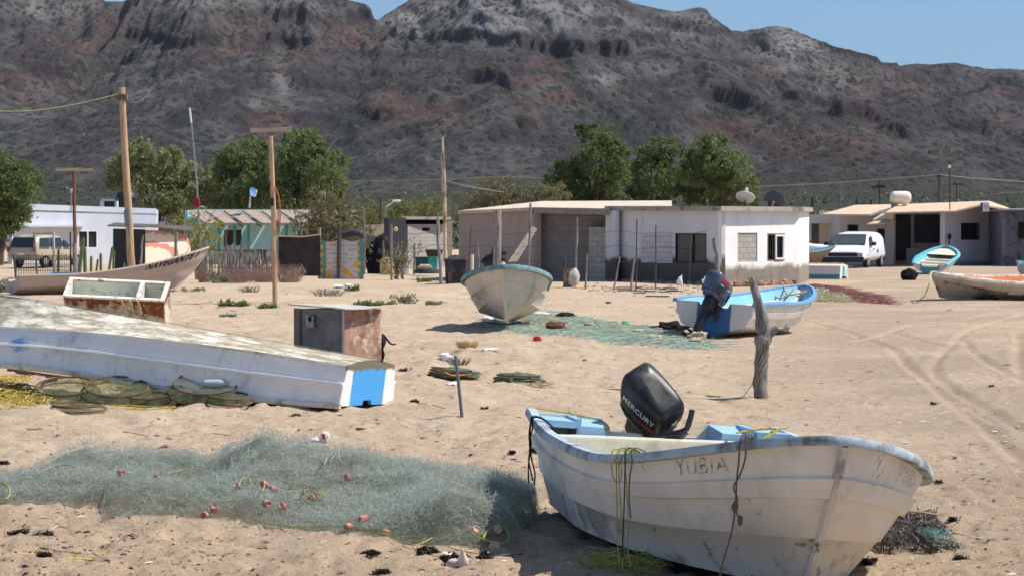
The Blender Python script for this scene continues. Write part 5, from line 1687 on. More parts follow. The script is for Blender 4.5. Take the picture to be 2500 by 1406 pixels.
# weeds and dry brush on the sand
def weed(name, label, px, py, w_, h_, n, m_, seed, size=.05, cat='weed', group=None, stems=30, sm=None):
    g = G(px, py); r = random.Random(seed)
    hw, hh = w_ / 2 * mpp(g.y), h_ * mpp(g.y)
    o = root(name, label, cat, g, group)
    if stems:
        t = M()
        for i in range(stems):
            a = r.uniform(0, 6.28); s_ = r.random() ** .6
            b0 = g + Vector((math.cos(a) * s_ * hw * .6, math.sin(a) * s_ * hw * .8, 0))
            e = g + Vector((math.cos(a) * s_ * hw, math.sin(a) * s_ * hw, hh * r.uniform(.4, 1)))
            t.tube([b0, b0.lerp(e, .5) + Vector((r.uniform(-.3, .3) * hh, 0, .15 * hh)), e], [.006, .005, .003], 3)
        obj('stems', t, sm or mat('dry_stem', lin((140, 120, 100)), .95, .2, 6), o, smooth=0)
    if n:
        cs = [(g.x + r.uniform(-1, 1) * hw * .8, g.y + r.uniform(-1, 1) * hw * .8, g.z + hh * r.uniform(.15, .6)) for _ in range(16)]
        V, Q = leaf_cloud(cs, [max(hh * .45, .06)] * 16, n, size, seed, clump=8)
        V[:, 2] = np.maximum(V[:, 2], g.z - .005)
        fastobj('foliage', V - np.array(g), Q, m_, parent=o)
    return o


gg = leafmat('grey_green_weed_leaf', lin((104, 112, 92)), lin((140, 146, 122)))
gr = leafmat('green_creeper_leaf', lin((84, 104, 54)), lin((130, 144, 80)))
dry = mat('pinkish_dry_stem', lin((178, 152, 136)), .95, .25, 6)
weed('creeping_weed', 'flat green creeping weed left of the crossarm pole foot', 580, 745, 95, 10, 900, gr, 1, .09)
weed('creeping_weed', 'small green weed at the foot of the crossarm pole', 650, 748, 60, 8, 500, gr, 2, .08)
weed('creeping_weed', 'green creeping weed beyond the metal box, towards the head-on skiff', 915, 745, 110, 12, 900, gr, 3, .09)
weed('creeping_weed', 'bright green weed beside the white rag on the dune', 860, 712, 30, 14, 350, gr, 4, .08)
weed('grey_weed', 'grey dry twiggy weed left of the green weed on the dune', 800, 722, 110, 20, 300, gg, 5, .05, stems=70)
weed('grey_weed', 'grey green tuft on the dune near the mooring rope shadow', 985, 742, 70, 22, 420, gg, 6, .07)
weed('grey_weed', 'small grey tuft right of the dune tuft', 1060, 745, 50, 12, 260, gg, 7, .06)
weed('grey_weed', 'grey green tuft under the bow of the lettered boat', 470, 712, 70, 10, 260, gg, 8, .06)
weed('grey_weed', 'dry dark tuft beside the rusty freezer on the sand', 610, 715, 60, 18, 160, gg, 9, .05, stems=60)
weed('grey_weed', 'grey tuft on the open sand behind the upturned boat', 555, 775, 45, 8, 200, gg, 10, .05)
weed('leafy_shrub', 'grey green shrub at the foot of the stick fence', 545, 690, 60, 26, 700, gg, 11, .09)
weed('dry_grass', 'tuft of straw coloured grass and rope behind the leaning metal stake', 1140, 858, 70, 20, 0, None, 12, stems=130, sm=mat('straw_stem', lin((196, 170, 110)), .95, .2, 8))
weed('leafy_shrub', 'grey green shrub at the left edge beyond the upturned hull', 30, 712, 110, 40, 900, gg, 14, .09)
weed('leafy_shrub', 'low green plant on the sand before the dark bin', 1035, 690, 40, 10, 300, gr, 15, .08)
for k, (px, w_) in enumerate([(590, 110), (650, 90), (705, 90), (500, 50)]):
    weed('dry_brush', ['pinkish dry brush right of the grey green shrub at the stick fence', 'pinkish dry brush behind the foot of the crossarm pole', 'pinkish dry brush before the dark tarpaulin screen', 'thin dry brush right of the lettered bow'][k], px, 690, w_, 46, 0, None, 60 + k, cat='brush', stems=260, sm=dry)
# ------------------------------------------------------------------ poles, wires, posts
pine = mat('peeled_pole_wood', lin((194, 162, 128)), .85, .18, 2, c2=lin((164, 124, 92)), s2=1.6, c3=lin((110, 84, 66)), s3=3, stretch=(7, 7, .5), bump=.4, bs=8)
rust = mat('rusty_steel', lin((128, 84, 62)), .85, .25, 3, c2=lin((90, 58, 44)), s2=3, stretch=(3, 3, 1), bump=.3)
oldwood = mat('silvery_old_wood', lin((150, 142, 136)), .95, .25, 3, c2=lin((96, 88, 84)), s2=3, stretch=(7, 7, .6), bump=.5, bs=10)
darkwood = mat('dark_old_wood', lin((92, 84, 80)), .95, .25, 3, c2=lin((58, 52, 50)), s2=3, stretch=(7, 7, .6), bump=.5, bs=10)
plank_w = mat('grey_brown_plank', lin((196, 172, 146)), .9, .2, 3, c2=lin((150, 128, 108)), s2=3, stretch=(.6, 6, 6), bump=.3)
galv = mat('galvanised_pipe', lin((150, 152, 156)), .5, .12, 6, metallic=.5)
wire_m = mat('black_cable', (.03, .03, .03), .7, .2, 8)
wire_g = mat('pale_cable', lin((150, 146, 136)), .8, .1, 8)


def pole_pts(base, top, D=None, kinks=0, n=6):
    if D is None: g = G(*base)
    else: g = P(base[0], base[1], D)
    t = P(top[0], top[1], g.y)
    pts = [g + Vector((0, 0, -.12))] + [g.lerp(t, i / n) + Vector((random.uniform(-kinks, kinks), 0, 0)) * (1 if 0 < i < n else 0) for i in range(n + 1)]
    return pts, g


def post(label, base, top, wpx, m_=oldwood, D=None, name='fence_post', cat='fence post', group=None, kink=.35, taper=.85, sides=7):
    pts, g = pole_pts(base, top, D, 0)
    r_ = wpx / 2 * mpp(g.y)
    pts = [pts[0]] + [q + Vector((random.uniform(-1, 1) * r_ * kink, random.uniform(-1, 1) * r_ * kink, 0)) for q in pts[1:]]
    h = M().tube(pts, [r_ * (1 - (1 - taper) * i / (len(pts) - 1)) for i in range(len(pts))], sides, wob=.1)
    return obj(name, h, m_, loc=g, label=label, cat=cat, group=group)


# tall pole behind the freezer
pts, g = pole_pts((324, 700), (297, 214), 103)
p1 = root('utility_pole', 'tall peeled wooden pole with a cable round its top, behind the rusty freezer', 'utility pole', g)
obj('pole', M().tube([pts[0]] + [q + Vector((random.uniform(-.02, .02), 0, 0)) for q in pts[1:]], [.145, .145, .14, .135, .13, .125, .12, .118], 12, wob=.04), pine, p1)
tp = pts[-1]
obj('metal_sleeve', M().tube([P(312, 514, 103), P(315, 555, 103)], [.15, .152], 12), mat('grey_sleeve', lin((130, 130, 134)), .6, .2, 10), p1)
obj('cable_clamp', M().box(P(297, 238, 103), (.4, .3, .2)).tube([P(283, 236, 103), P(280, 243, 102.8), P(290, 249, 102.8), P(297, 242, 102.8)], .02, 6), mat('old_wood_block', lin((120, 100, 70)), .9), p1)
# T poles


def tpole(label, D, base, top, wpx, bar, bh, m_, mb_, extra=None):
    pts, g = pole_pts(base, top, D)
    o = root('crossarm_pole', label, 'utility pole', g)
    r_ = wpx / 2 * mpp(g.y)
    obj('pole', M().tube([pts[0]] + [q + Vector((random.uniform(-.02, .02), 0, 0)) for q in pts[1:]], [r_ * (1.05 - .025 * i) for i in range(8)], 10, wob=.05), m_, o)
    a, b = P(bar[0], bar[1], g.y - r_ * 1.4), P(bar[2], bar[3], g.y - r_ * 1.4)
    obj('crossarm', M().prism([a, b, b + Vector((0, 0, bh)), a + Vector((0, 0, bh))], (0, .05, 0)), mb_, o, smooth=0)
    return o, g


o, g = tpole('nearer crossarm pole with a tan plank arm, standing on the dune', None, (672, 738), (661, 320), 13, (611, 325, 711, 322), .14, pine, plank_w)
obj('bracket', M().box(P(660, 328, g.y - .12), (.7, .06, .1)), timber, o)
obj('junction_box', M().box(P(664, 494, g.y - .14), (.1, .12, .22)), black_plastic, o)
obj('orange_conduit', M().tube(spl([P(669, 452, g.y), P(680, 480, g.y - .1), P(684, 520, g.y - .1), P(682, 570, g.y)]), .02, 6), mat('orange_conduit_pipe', lin((190, 96, 64)), .7), o)
obj('nailed_slat', M().prism([P(678, 510, g.y - .02), P(681, 510, g.y - .02), P(678, 640, g.y - .02), P(675, 640, g.y - .02)], (0, .04, 0)), oldwood, o, smooth=0)
o, g = tpole('farther crossarm pole on a rusty post left of the tall wooden pole', 104, (184, 672), (181, 408), 9, (136, 418, 226, 419), .12, rust, plank_w)
obj('foot_post', M().tube([P(184, 690, 103.9), P(182, 595, 103.9)], .085, 8), oldwood, o)


def cable(label, pts, r_=.02, m_=wire_m, n=10):
    return obj('cable', M().tube(spl(pts, n), r_, 5), m_, label=label, cat='cable')


D_ = 103
cable('pale green cable running from the tall pole to the left edge', [P(-120, 272, 96), P(0, 272, 98), P(90, 270, 99.5), P(200, 252, 101.5), P(296, 228, D_)], .013, mat('faded_green_cable', lin((150, 152, 110)), .8))
cable('black cable twisted with the pale green one, left of the tall pole', [P(-120, 276, 96), P(0, 276, 98), P(90, 272, 99.5), P(200, 255, 101.5), P(288, 232, D_)], .012)
cable('dark cable sagging from the tall pole to the nearer crossarm pole', [P(305, 246, D_), P(340, 275, 100), P(410, 325, 94), P(470, 345, 90), P(530, 349, 86), P(600, 333, 83), P(640, 320, 82.5)], .010)
cable('dark cable falling from the nearer crossarm down to the lettered boat', [P(640, 325, 82), P(628, 350, 83), P(580, 440, 88), P(520, 520, 93), P(470, 595, 97), P(440, 640, 97)], .009)
cable('long thin power line crossing in front of the mountains', [P(840, 444, 250), P(1080, 438, 240), P(1250, 432, 235), P(1420, 443, 230)], .035, wire_g)
cable('power line from the wooden mast to the twiggy acacia', [P(1085, 440, 160), P(1140, 455, 160), P(1230, 470, 162)], .02, wire_g)
cable('power line rising to the dark pole behind the right house', [P(1850, 456, 260), P(2050, 446, 255), P(2293, 427, 250)], .045, wire_g)
cable('power line from the dark pole to the right edge', [P(2293, 427, 250), P(2380, 436, 250), P(2520, 446, 250)], .045, wire_g)
cable('faint lower power line at the right edge', [P(2380, 482, 300), P(2430, 474, 300), P(2520, 468, 300)], .03, wire_g)


def farpole(label, D, px, y0, y1, w_, arm=None, m_=darkwood):
    o = root('utility_pole', label, 'utility pole', (*XY(px, D), 0))
    b, t_ = P(px, y0, D), P(px, y1, D)
    obj('pole', M().tube([b, t_], w_ / 2 * mpp(D), 7), m_, o)
    if arm:
        for (x0, x1, y) in arm: obj('crossarm', M().prism([P(x0, y, D - .2), P(x1, y, D - .2), P(x1, y - 3.5, D - .2), P(x0, y - 3.5, D - .2)], (0, .12, 0)), m_, o, smooth=0)
    return o


farpole('dark pole with a short top arm behind the beige roof', 250, 2293, 640, 427, 6, [(2284, 2303, 433)])
farpole('dark two armed pole left of the roof gas tank', 330, 2148, 620, 440, 4, [(2138, 2160, 456), (2126, 2164, 459)])
farpole('distant reddish pole right of the roof mast', 340, 2336, 620, 450, 3.4, [(2326, 2348, 452)], rust)
farpole('slim distant grey pole left of the two armed pole', 330, 2053, 600, 442, 2.2, None, galv)
farpole('dark pole beside the street lamp', 230, 930, 600, 482, 7)
pm = root('wooden_mast', 'tall thin weathered mast rising behind the grey block hut', 'mast', (*XY(1087, 149), 0))
obj('pole', M().tube([P(1087, 640, 147), P(1086, 560, 147), P(1085, 450, 147), P(1080, 335, 147)], [.09, .1, .09, .055], 8), mat('two_tone_mast_wood', lin((196, 180, 160)), .9, .2, 1, c2=lin((150, 110, 90)), s2=.8, t2=(.5, .56)), pm)
obj('side_pole', M().tube([P(1079, 470, 146.8), P(1077, 380, 146.8)], .04, 6), oldwood, pm)
obj('whip_tip', M().tube([P(1080, 338, 147), P(1079, 312, 147)], .012, 5), wire_m, pm)
an = root('whip_antenna', 'slender grey pole antenna with a white tip and red box, behind the yellow green shrub', 'antenna', (*XY(487, 160), 0))
obj('mast', M().tube([P(488, 600, 160), P(480, 440, 160), P(467, 300, 160)], [.06, .055, .045], 8), galv, an)
obj('white_tip', M().tube([P(467, 300, 159.9), P(463, 264, 159.9)], [.055, .05], 8), white_fr, an)
obj('red_box', M().rbox(Matrix.Translation(P(480, 495, 159.8)), (.38, .3, .6), .5), mat('red_antenna_box', lin((140, 36, 46)), .6), an)
obj('bracket', M().box(P(492, 505, 159.9), (.3, .1, .08)), white_fr, an)
sl_ = root('street_lamp', 'white street lamp arm rising over the far bushes', 'street lamp', (*XY(940, 228), 0))
obj('post', M().tube([P(940, 600, 228), P(941, 505, 228)], .1, 7), oldwood, sl_)
obj('arm', M().tube([P(941, 506, 228), P(960, 494, 228)], .05, 6), white_fr, sl_)
obj('lamp_head', M().rbox(Matrix.Translation(P(968, 491, 228)), (.7, .3, .18), .6), white_fr, sl_)
ma = root('roof_mast', 'thin dark mast with a white knob standing before the beige roof', 'antenna', (*XY(2318, 154), 0))
obj('mast', M().tube([P(2319, 514, 154.5), P(2318, 410, 154.5)], .03, 6), wire_m, ma)
obj('knob', M().rbox(Matrix.Translation(P(2318, 408, 154.5)), (.14, .14, .18), .8), white_fr, ma)
va = root('vent_pipe', 'thin vent pipe with pale cap on the white house roof', 'pipe', P(174, 503, 164))
obj('pipe', M().tube([P(173, 520, 163.5), P(174, 470, 163.5)], .035, 7), galv, va)
obj('cap', M().rbox(Matrix.Translation(P(175, 467, 163.5)), (.2, .2, .24), .5), mat('cream_cap', lin((216, 206, 190)), .7), va)

# fence posts, one by one
FP = 'posts of the fence before the concrete house'
for args in [
    ('tall split grey post at the left of the black bin', (1077, 695), (1067, 532), 9, oldwood), ('grey post standing on the dune, halfway from the cloth to the black bin', (956, 684), (955, 549), 6.5, oldwood),
    ('thin short stick post left of the dune post', (938, 671), (936, 588), 4, oldwood), ('thin stick post just right of the dune post', (972, 672), (971, 594), 4, oldwood),
    ('short grey post beside the turquoise crates', (1011, 670), (1012, 594), 6, oldwood), ('grey post holding the right side of the porch roof edge', (1352, 678), (1356, 516), 7.5, oldwood),
    ('tall post with pale top before the dark porch', (1405, 690), (1409, 531), 6, oldwood), ('short dark rough stick in front of the rusty drum', (1378, 712), (1378, 626), 6, darkwood),
    ('short pale stick before the block pier', (1430, 709), (1433, 621), 5, oldwood), ('short stick leaning right beside the dark hollow', (1498, 709), (1514, 627), 4, oldwood),
    ('short stout stick left of the long thin rod', (1539, 709), (1549, 632), 6, oldwood), ('long thin rod against the shaded white wall', (1553, 711), (1555, 535), 3.6, darkwood),
    ('dark thin iron rod in front of the bare cement base', (1600, 703), (1602, 551), 3.6, darkwood), ('faint thin stick left of the shuttered window', (1617, 684), (1615, 622), 3, oldwood),
    ('long stick leaning right against the shuttered window', (1646, 690), (1661, 526), 4, oldwood), ('stick post in front of the shuttered window', (1683, 695), (1690, 562), 4.5, oldwood),
    ('thick grey forked post at the house corner', (1758, 700), (1744, 582), 13, oldwood), ('dark smooth post right of the forked corner post', (1768, 694), (1766, 593), 8, darkwood),
    ('rusty bent rod leaning beside the black bin', (1143, 694), (1151, 553), 4, rust), ('short orange topped post left of the thick grey post', (1170, 690), (1166, 587), 5, oldwood),
    ('tall slim grey post right of the thick grey post', (1291, 690), (1295, 497), 6.5, oldwood)]:
    post(args[0], args[1], args[2], args[3], args[4], group=FP)
tk_ = post('thickest grey weathered post, right behind the head-on skiff', (1213, 735), (1214, 514), 21, oldwood, group=FP, kink=.08, taper=.9, sides=12)
YP = 'posts of the left yard fence'
for args in [('grey post left of the parked minivan rear light', (92, 678), (83, 567), 5, oldwood), ('post dark above and whitewashed below, in front of the minivan', (133, 676), (130, 567), 7.5, mat('whitewashed_post', lin((190, 188, 186)), .9, .2, 3)),
             ('black post beside the rusty crossarm pole', (173, 676), (172, 567), 5, darkwood), ('stubby brown stump at the stern of the lettered boat', (40, 694), (33, 622), 6, darkwood),
             ('dark post in the stick fence right of the lettered bow', (550, 682), (550, 562), 8, darkwood), ('pale leaning slat between tarpaulin and pink panel', (342, 655), (349, 575), 6, oldwood),
             ('grey plank post in front of the pink panel', (428, 668), (430, 567), 9, oldwood)]:
    post(args[0], args[1], args[2], args[3], args[4], D=None if args[1][1] > 670 else 119, group=YP)
# stick fence
sf = root('stick_fence', 'fence of thin grey upright sticks right of the lettered boat bow', 'fence', (-10, 116, 0))
h = M()
for i in range(120):
    px = 478 + i * 1.65 + random.uniform(-1, 1)
    D_ = 118 - (px - 480) / 200 * 5
    b = XY(px, D_); t_ = P(px + random.uniform(-5, 5), 612 + random.uniform(-14, 24) - (8 if 555 < px < 620 else 0), D_ + random.uniform(-.2, .2))
    h.tube([Vector((b[0], b[1], -.05)), Vector((b[0], b[1], 0)).lerp(t_, .5) + Vector((random.uniform(-.06, .06), 0, 0)), t_], [.028, .024, .016], 4)
obj('sticks', h, mat('grey_stick_bark', lin((140, 132, 124)), .95, .3, 3, c2=lin((100, 92, 86)), s2=2), sf, smooth=0)
for z in (.5, 1.2):
    a, b = XY(478, 118), XY(680, 113)
    obj('wire', M().tube([Vector((a[0], a[1] - .05, z)), Vector((b[0], b[1] - .05, z))], .012, 4), wire_m, sf)
# wire mesh fence of the left yard
wfm = root('wire_fence', 'low wire and rod fence in front of the parked minivan', 'fence', (-17, 113, 0))
h = M()
for i in range(34):
    px = 40 + i * 4.2
    h.tube([Vector((*XY(px, 113), 0)), P(px, 622 + random.uniform(-3, 6), 113)], .012, 4)
obj('rods', h, wire_m, wfm, smooth=0)
for y in (625, 645, 660): obj('wire', M().tube([P(38, y, 113), P(180, y + 1, 113)], .01, 4), wire_m, wfm)
fw_ = root('fence_wire', 'sagging barbed wire strands between the posts before the concrete house', 'wire', (2, 100, 0))
for y0, sag in ((566, 6), (600, 8), (636, 6)):
    p = [P(x, y0 + (sag if k % 2 else 0) + random.uniform(-3, 3), 104) for k, x in enumerate(range(960, 1760, 55))]
    obj('strand', M().tube(spl(p, 4), .007, 4), wire_m, fw_)

# the forked driftwood post
fpost = root('forked_post', 'forked silvery driftwood post upright in the open sand', 'post', G(1855, 974))
q = lambda x, y, d=0: P(x, y, G(1855, 974).y + d)
drift = NT('silvery_driftwood')
c_ = drift.mix(drift.ramp(drift.noise(5, 8, .75, stretch=(2, 2, .5)), .34, .66), lin((92, 88, 85)), lin((164, 157, 149)))
c_ = drift.mix(drift.ramp(drift.noise(13, 8, .8, stretch=(2.5, 2.5, .5), off=5), .56, .66), c_, lin((66, 60, 56)))
drift = drift.finish(c_, .95, drift.bump(drift.noise(18, 8, .75, stretch=(2.5, 2.5, .35)), .9, .03), .15)
h = M()
main = spl([q(1856, 990), q(1855, 974), q(1855, 930), q(1857, 890), q(1861, 850), q(1866, 815), q(1862, 790), q(1855, 760), q(1848, 730), q(1843, 705), q(1838, 690), q(1834, 676)], 5)
mm = mpp(q(0, 900).y)
wd = np.interp(np.linspace(0, 1, len(main)), [0, .1, .3, .45, .52, .6, .75, .9, 1], [18.5, 18, 17.5, 17, 17, 14, 10.5, 7, 2]) * mm
base = len(h.v)
h.tube(main, list(wd), 18, wob=.05)
h.v = [tuple(Vector(v) + Vector((MN.noise(Vector(v) * 6) * .03, MN.noise(Vector(v) * 6 + Vector((5, 0, 0))) * .03, 0))) for v in h.v]
h.tube(spl([q(1866, 828), q(1878, 816), q(1890, 806), q(1898, 800)], 5), list(np.linspace(13, 7.5, 16) * mm), 12, wob=.08)
h.blob(q(1861, 838, -.06), (.10, .07, .12), n=6, amp=.4, seed=4)
h.blob(q(1855, 905, -.07), (.05, .04, .06), n=6, amp=.4, seed=5)
h.tube([q(1835, 690), q(1826, 677)], [5 * mm, 1.5 * mm], 6)
obj('trunk', h, drift, fpost, smooth=60)
h = M()
ct = G(1855, 974)
for i in range(5):
    z0 = 840 + i * 18
    h.tube(spl([q(1843, z0 + 40, -.05), q(1852, z0 + 12, -.12), q(1868, z0 - 20, -.10), q(1876, z0 - 50, -.04)], 5), .006, 4)
obj('binding_cord', h, tan_rope, fpost)
rope('rope', 'yellow rope with dark weed lying from the forked post to the traps', spl([G(1836, 974), G(1780, 970), G(1700, 958), G(1600, 952), G(1520, 948), G(1430, 944), G(1340, 940)]), .012)
rope('rope', 'thin cord hanging from the crotch of the forked post down to the sand', spl([q(1880, 818, -.1), q(1877, 850, -.12), q(1872, 880, -.1)] + [G(1812, 965)], 6), .006, tan_rope)

# leaning stake
st_ = obj('metal_stake', M().tube([G(1128, 1022) + Vector((0, 0, -.1)), G(1128, 1022), P(1120, 940, G(1128, 1022).y), P(1112, 868, G(1128, 1022).y)], .019, 8), mat('dull_grey_pipe', lin((112, 116, 120)), .6, .15, 10, metallic=.3), label='thin bent grey metal stake leaning in the sand', cat='stake')

# ------------------------------------------------------------------ screens and cloths in the middle
sc_ = root('tarpaulin_screen', 'dark brown black tarpaulin screen hung left of the patterned cloth', 'screen', (*XY(730, 119), 0))
cl = mat('dark_mesh_tarpaulin', lin((66, 60, 56)), .8, .2, 1.2, c2=lin((48, 44, 42)), s2=2, bump=.3, bs=5)


def cloth(x0, x1, D0_, D1_, ytop, ybot, amp, nx=36, ny=14, fr=3.0, seed=0, sag=0):
    h = M(); vs = []
    for j in range(ny + 1):
        for i in range(nx + 1):
            u, v = i / nx, j / ny
            px = x0 + (x1 - x0) * u
            D = D0_ + (D1_ - D0_) * u
            yt = ytop[0] + (ytop[1] - ytop[0]) * u + sag * math.sin(math.pi * ((u * 2) % 1))
            p = P(px, yt + (ybot - yt) * v, D + amp * math.sin(u * fr * 6.28 + v + seed) * (.3 + v))
            vs.append(p)
    h.add(vs, [[j * (nx + 1) + i, (j + 1) * (nx + 1) + i, (j + 1) * (nx + 1) + i + 1, j * (nx + 1) + i + 1] for j in range(ny) for i in range(nx)])
    return h


obj('cloth', cloth(680, 782, 119, 119, (577, 576), 674, .06, fr=1.5), cl, sc_, smooth=60)
obj('top_rail', M().tube([P(680, 577, 118.9), P(735, 579, 118.9), P(784, 573, 118.9)], .03, 6), plank_w, sc_)
for x in (681, 780): obj('post', M().tube([P(x, 682, 119.1), P(x, 556 if x > 700 else 572, 119.1)], .07, 7), oldwood, sc_)
pc = root('patterned_cloth', 'teal bordered cloth printed with yellow flowers, hung on posts', 'cloth', (*XY(835, 119), 0))
t = NT('flowered_cloth')
ob = t.n('SeparateXYZ', {0: t.co}).outputs
X_, Z_ = ob[0], ob[2]
wm = mpp(119)
X2 = t.math('ADD', X_, t.math('MULTIPLY', t.noise(3, 3, .5), .12))
stripes = t.math('MULTIPLY', t.math('GREATER_THAN', t.math('SINE', t.math('ADD', t.math('MULTIPLY', Z_, 34.0), t.math('MULTIPLY', t.noise(2.6, 3, .5), 9.0))), .1), t.ramp(t.noise(3.1, 4, .6, off=7), .42, .5))
c_ = t.mix(stripes, lin((206, 206, 206)), lin((196, 176, 156)))
fl = t.n('TexVoronoi', {'Vector': t.co, 'Scale': 3.0, 'Randomness': .9}).outputs['Distance']
fl = t.math('ADD', fl, t.math('MULTIPLY', t.noise(9, 4, .6), .16))
c_ = t.mix(t.ramp(fl, .50, .46), c_, lin((228, 176, 64)))
c_ = t.mix(t.ramp(fl, .26, .22), c_, lin((216, 140, 70)))
edge = t.math('GREATER_THAN', t.math('ABSOLUTE', X_), .66)
dots = t.n('TexVoronoi', {'Vector': t.co, 'Scale': 3.2, 'Randomness': .25}).outputs['Distance']
bc = t.mix(t.ramp(dots, .34, .30), lin((106, 152, 140)), lin((230, 184, 84)))
c_ = t.mix(edge, c_, bc)
obj('cloth', cloth(781, 888, 119, 119, (585, 582), 682, .012, fr=2.2, seed=1, sag=5), t.finish(c_, .9, None, .1), pc, smooth=60)
obj('post', M().tube([P(827, 684, 118.8), P(828, 548, 118.8)], .085, 8), darkwood, pc)
obj('post', M().tube([P(890, 670, 119.2), P(889, 516, 119.2)], .04, 7), oldwood, pc)
obj('top_line', M().tube(spl([P(778, 582, 118.95), P(806, 590, 118.95), P(828, 583, 118.95), P(860, 588, 118.95), P(890, 580, 118.95)]), .015, 5), wire_m, pc)
bl = root('black_roll', 'black rolled tarpaulin lying above the patterned cloth', 'tarpaulin', P(865, 575, 122))
obj('roll', M().tube(spl([P(836, 577, 122), P(855, 571, 122), P(875, 570, 122), P(886, 576, 122)]), [.16] * 25, 9, wob=.1), MC['black_tarpaulin'], bl)
# black heap behind, pallet wall
hp = M().blob(P(925, 640, 130) , (.62, .8, 1.05), n=10, amp=.5, seed=3)
obj('tarpaulin_heap', hp, black_void, label='black tarpaulin heap right of the patterned cloth', cat='tarpaulin')
obj('plank_wall', M().prism([P(890, 578, 131), P(945, 578, 131), P(945, 640, 131), P(890, 640, 131)], (0, .1, 0)), mat('pinkish_planks', lin((160, 136, 122)), .9, .2, 3, stretch=(.5, 3, 9)), label='pinkish plank wall behind the black tarpaulin heap', cat='wall', smooth=0)
yj = P(945, 655, 126)
jr = root('jerry_can', 'yellowish plastic drum beside the dune posts', 'drum', G(945, 676))
obj('body', M().lathe(Vector((yj.x, 126, .05)), [(.28, 0), (.32, .06), (.32, .6), (.24, .72), (.12, .76)], 14), mat('yellow_plastic_drum', lin((190, 176, 120)), .6, .15, 4), jr)
wf_ = root('washing_machine', 'white washing machine standing in the yard before the block hut', 'appliance', G(986, 672))
q_ = P(986, 640, 128)
obj('body', M().rbox(Matrix.Translation(Vector((q_.x, 128, .5))), (.52, .5, 1.0), .12), mat('white_enamel', lin((228, 228, 228)), .4, .05, 4), wf_)
obj('lid', M().box((q_.x, 128, 1.02), (.5, .48, .05)), mat('grey_lid', lin((160, 164, 170)), .5), wf_)
gb = P(965, 640, 129)
obj('gas_bottle', M().lathe((gb.x, 129, 0), [(.2, 0), (.22, .05), (.22, .9), (.14, 1.08), (.07, 1.12), (.07, 1.2)], 14), mat('grey_bottle', lin((120, 122, 128)), .6), label='grey gas bottle left of the white washing machine', cat='gas bottle')
cr = root('crate_stack', 'dark green and turquoise crates with a pale sack on top, left of the split post', 'crates', G(1045, 668))
for (x0, x1, y0, y1, d, m_) in ((1015, 1046, 629, 664, 129, mat('dark_green_crate', lin((50, 84, 84)), .7)), (1046, 1068, 625, 655, 129, mat('turquoise_crate', lin((64, 176, 176)), .6))):
    a, b = P(x0, y1, d), P(x1, y0, d)
    obj('crate', M().box(((a.x + b.x) / 2, d, (a.z + b.z) / 2), (b.x - a.x, .6, b.z - a.z)).box(((a.x + b.x) / 2, d, b.z), (b.x - a.x + .06, .66, .05)), m_, cr, smooth=0)
obj('sack', M().blob(P(1037, 652, 125), (.33, .3, .12), n=6, amp=.4, seed=6), mat('pinkish_sack', lin((186, 156, 140)), .9), cr)
obj('tray', M().lathe(P(1042, 668, 124), [(.5, 0), (.56, .05), (.5, .2), (.44, .22)], 16), mat('dark_green_tray', lin((52, 70, 64)), .8), cr)
cb = root('black_cart', 'black wheelbarrow like tray resting on the turquoise crate', 'tray', P(1060, 620, 128.6))
obj('tray', M().box(P(1060, 618, 128.6), (.62, .5, .3), taper=-.3), black_plastic, cb)
bn = root('black_bin', 'large black plastic bin with a worn board lid at the bow of the head-on skiff', 'bin', G(1112, 693))
g = G(1112, 693)
a, b = P(1086, 693, g.y), P(1138, 636, g.y)
bw_m = b.x - a.x
obj('body', M().box((g.x, g.y + .3, (b.z) / 2), (bw_m * .9, .7, b.z), taper=-.12), mat('black_bin_plastic', (.03, .034, .036), .6, .2, 3, c2=(.09, .08, .075), s2=3), bn, smooth=0)
obj('lid', M().box((g.x, g.y + .3, b.z + .04), (bw_m * 1.12, .9, .06)), mat('grey_worn_lid', lin((104, 94, 88)), .9), bn, smooth=0)
obj('worn_patch', M().box((g.x - bw_m * .26, g.y - .06, b.z * .4), (.14, .03, b.z * .6)), mat('brown_worn_patch', lin((110, 90, 80)), .9), bn, smooth=0)
wp_ = obj('plastic_pipe', M().tube([P(1153, 662, 102), P(1153, 622, 102)], .055, 10), mat('ivory_plastic_pipe', lin((226, 222, 196)), .5), label='short ivory plastic pipe upright behind the rim of the head-on skiff', cat='pipe')
# clutter between bin and hut
obj('concrete_pier', M().box(Vector((*XY(1098, 145), 1.0)), (.24, .3, 2.9)), mat('tan_concrete_pier', lin((196, 176, 150)), .9, .1, 3), label='slim tan concrete pier beside the block hut', cat='pillar', smooth=0)
obj('folded_tarp', M().blob(P(1112, 632, 104), (.32, .25, .12), n=6, amp=.6, seed=8), mat('navy_folded_tarp', lin((66, 66, 86)), .8), label='crumpled navy tarp on the lid of the black bin', cat='tarpaulin')
bk = M()
for k in range(9): bk.blob(P(1214 + random.uniform(-22, 22), 622 + random.uniform(-24, 28), 92), (.22, .2, .22), n=6, amp=.7, seed=20 + k)
obj('cable_bundle', bk, mat('black_hose_bundle', (.03, .03, .032), .7, .4, 6, bump=.5, bs=14), label='black bundle of hose hung on the thick grey post', cat='hose')
obj('sun_patch_board', M().prism([P(1240, 640, 108), P(1262, 640, 108), P(1312, 560, 109.5), P(1300, 552, 109.5)], (0, .05, 0)), timber, label='grey board standing in for the slanted sun patch on the brown wall beside the porch', cat='board', smooth=0)  # added board, its slant stands in for a patch of sunlight
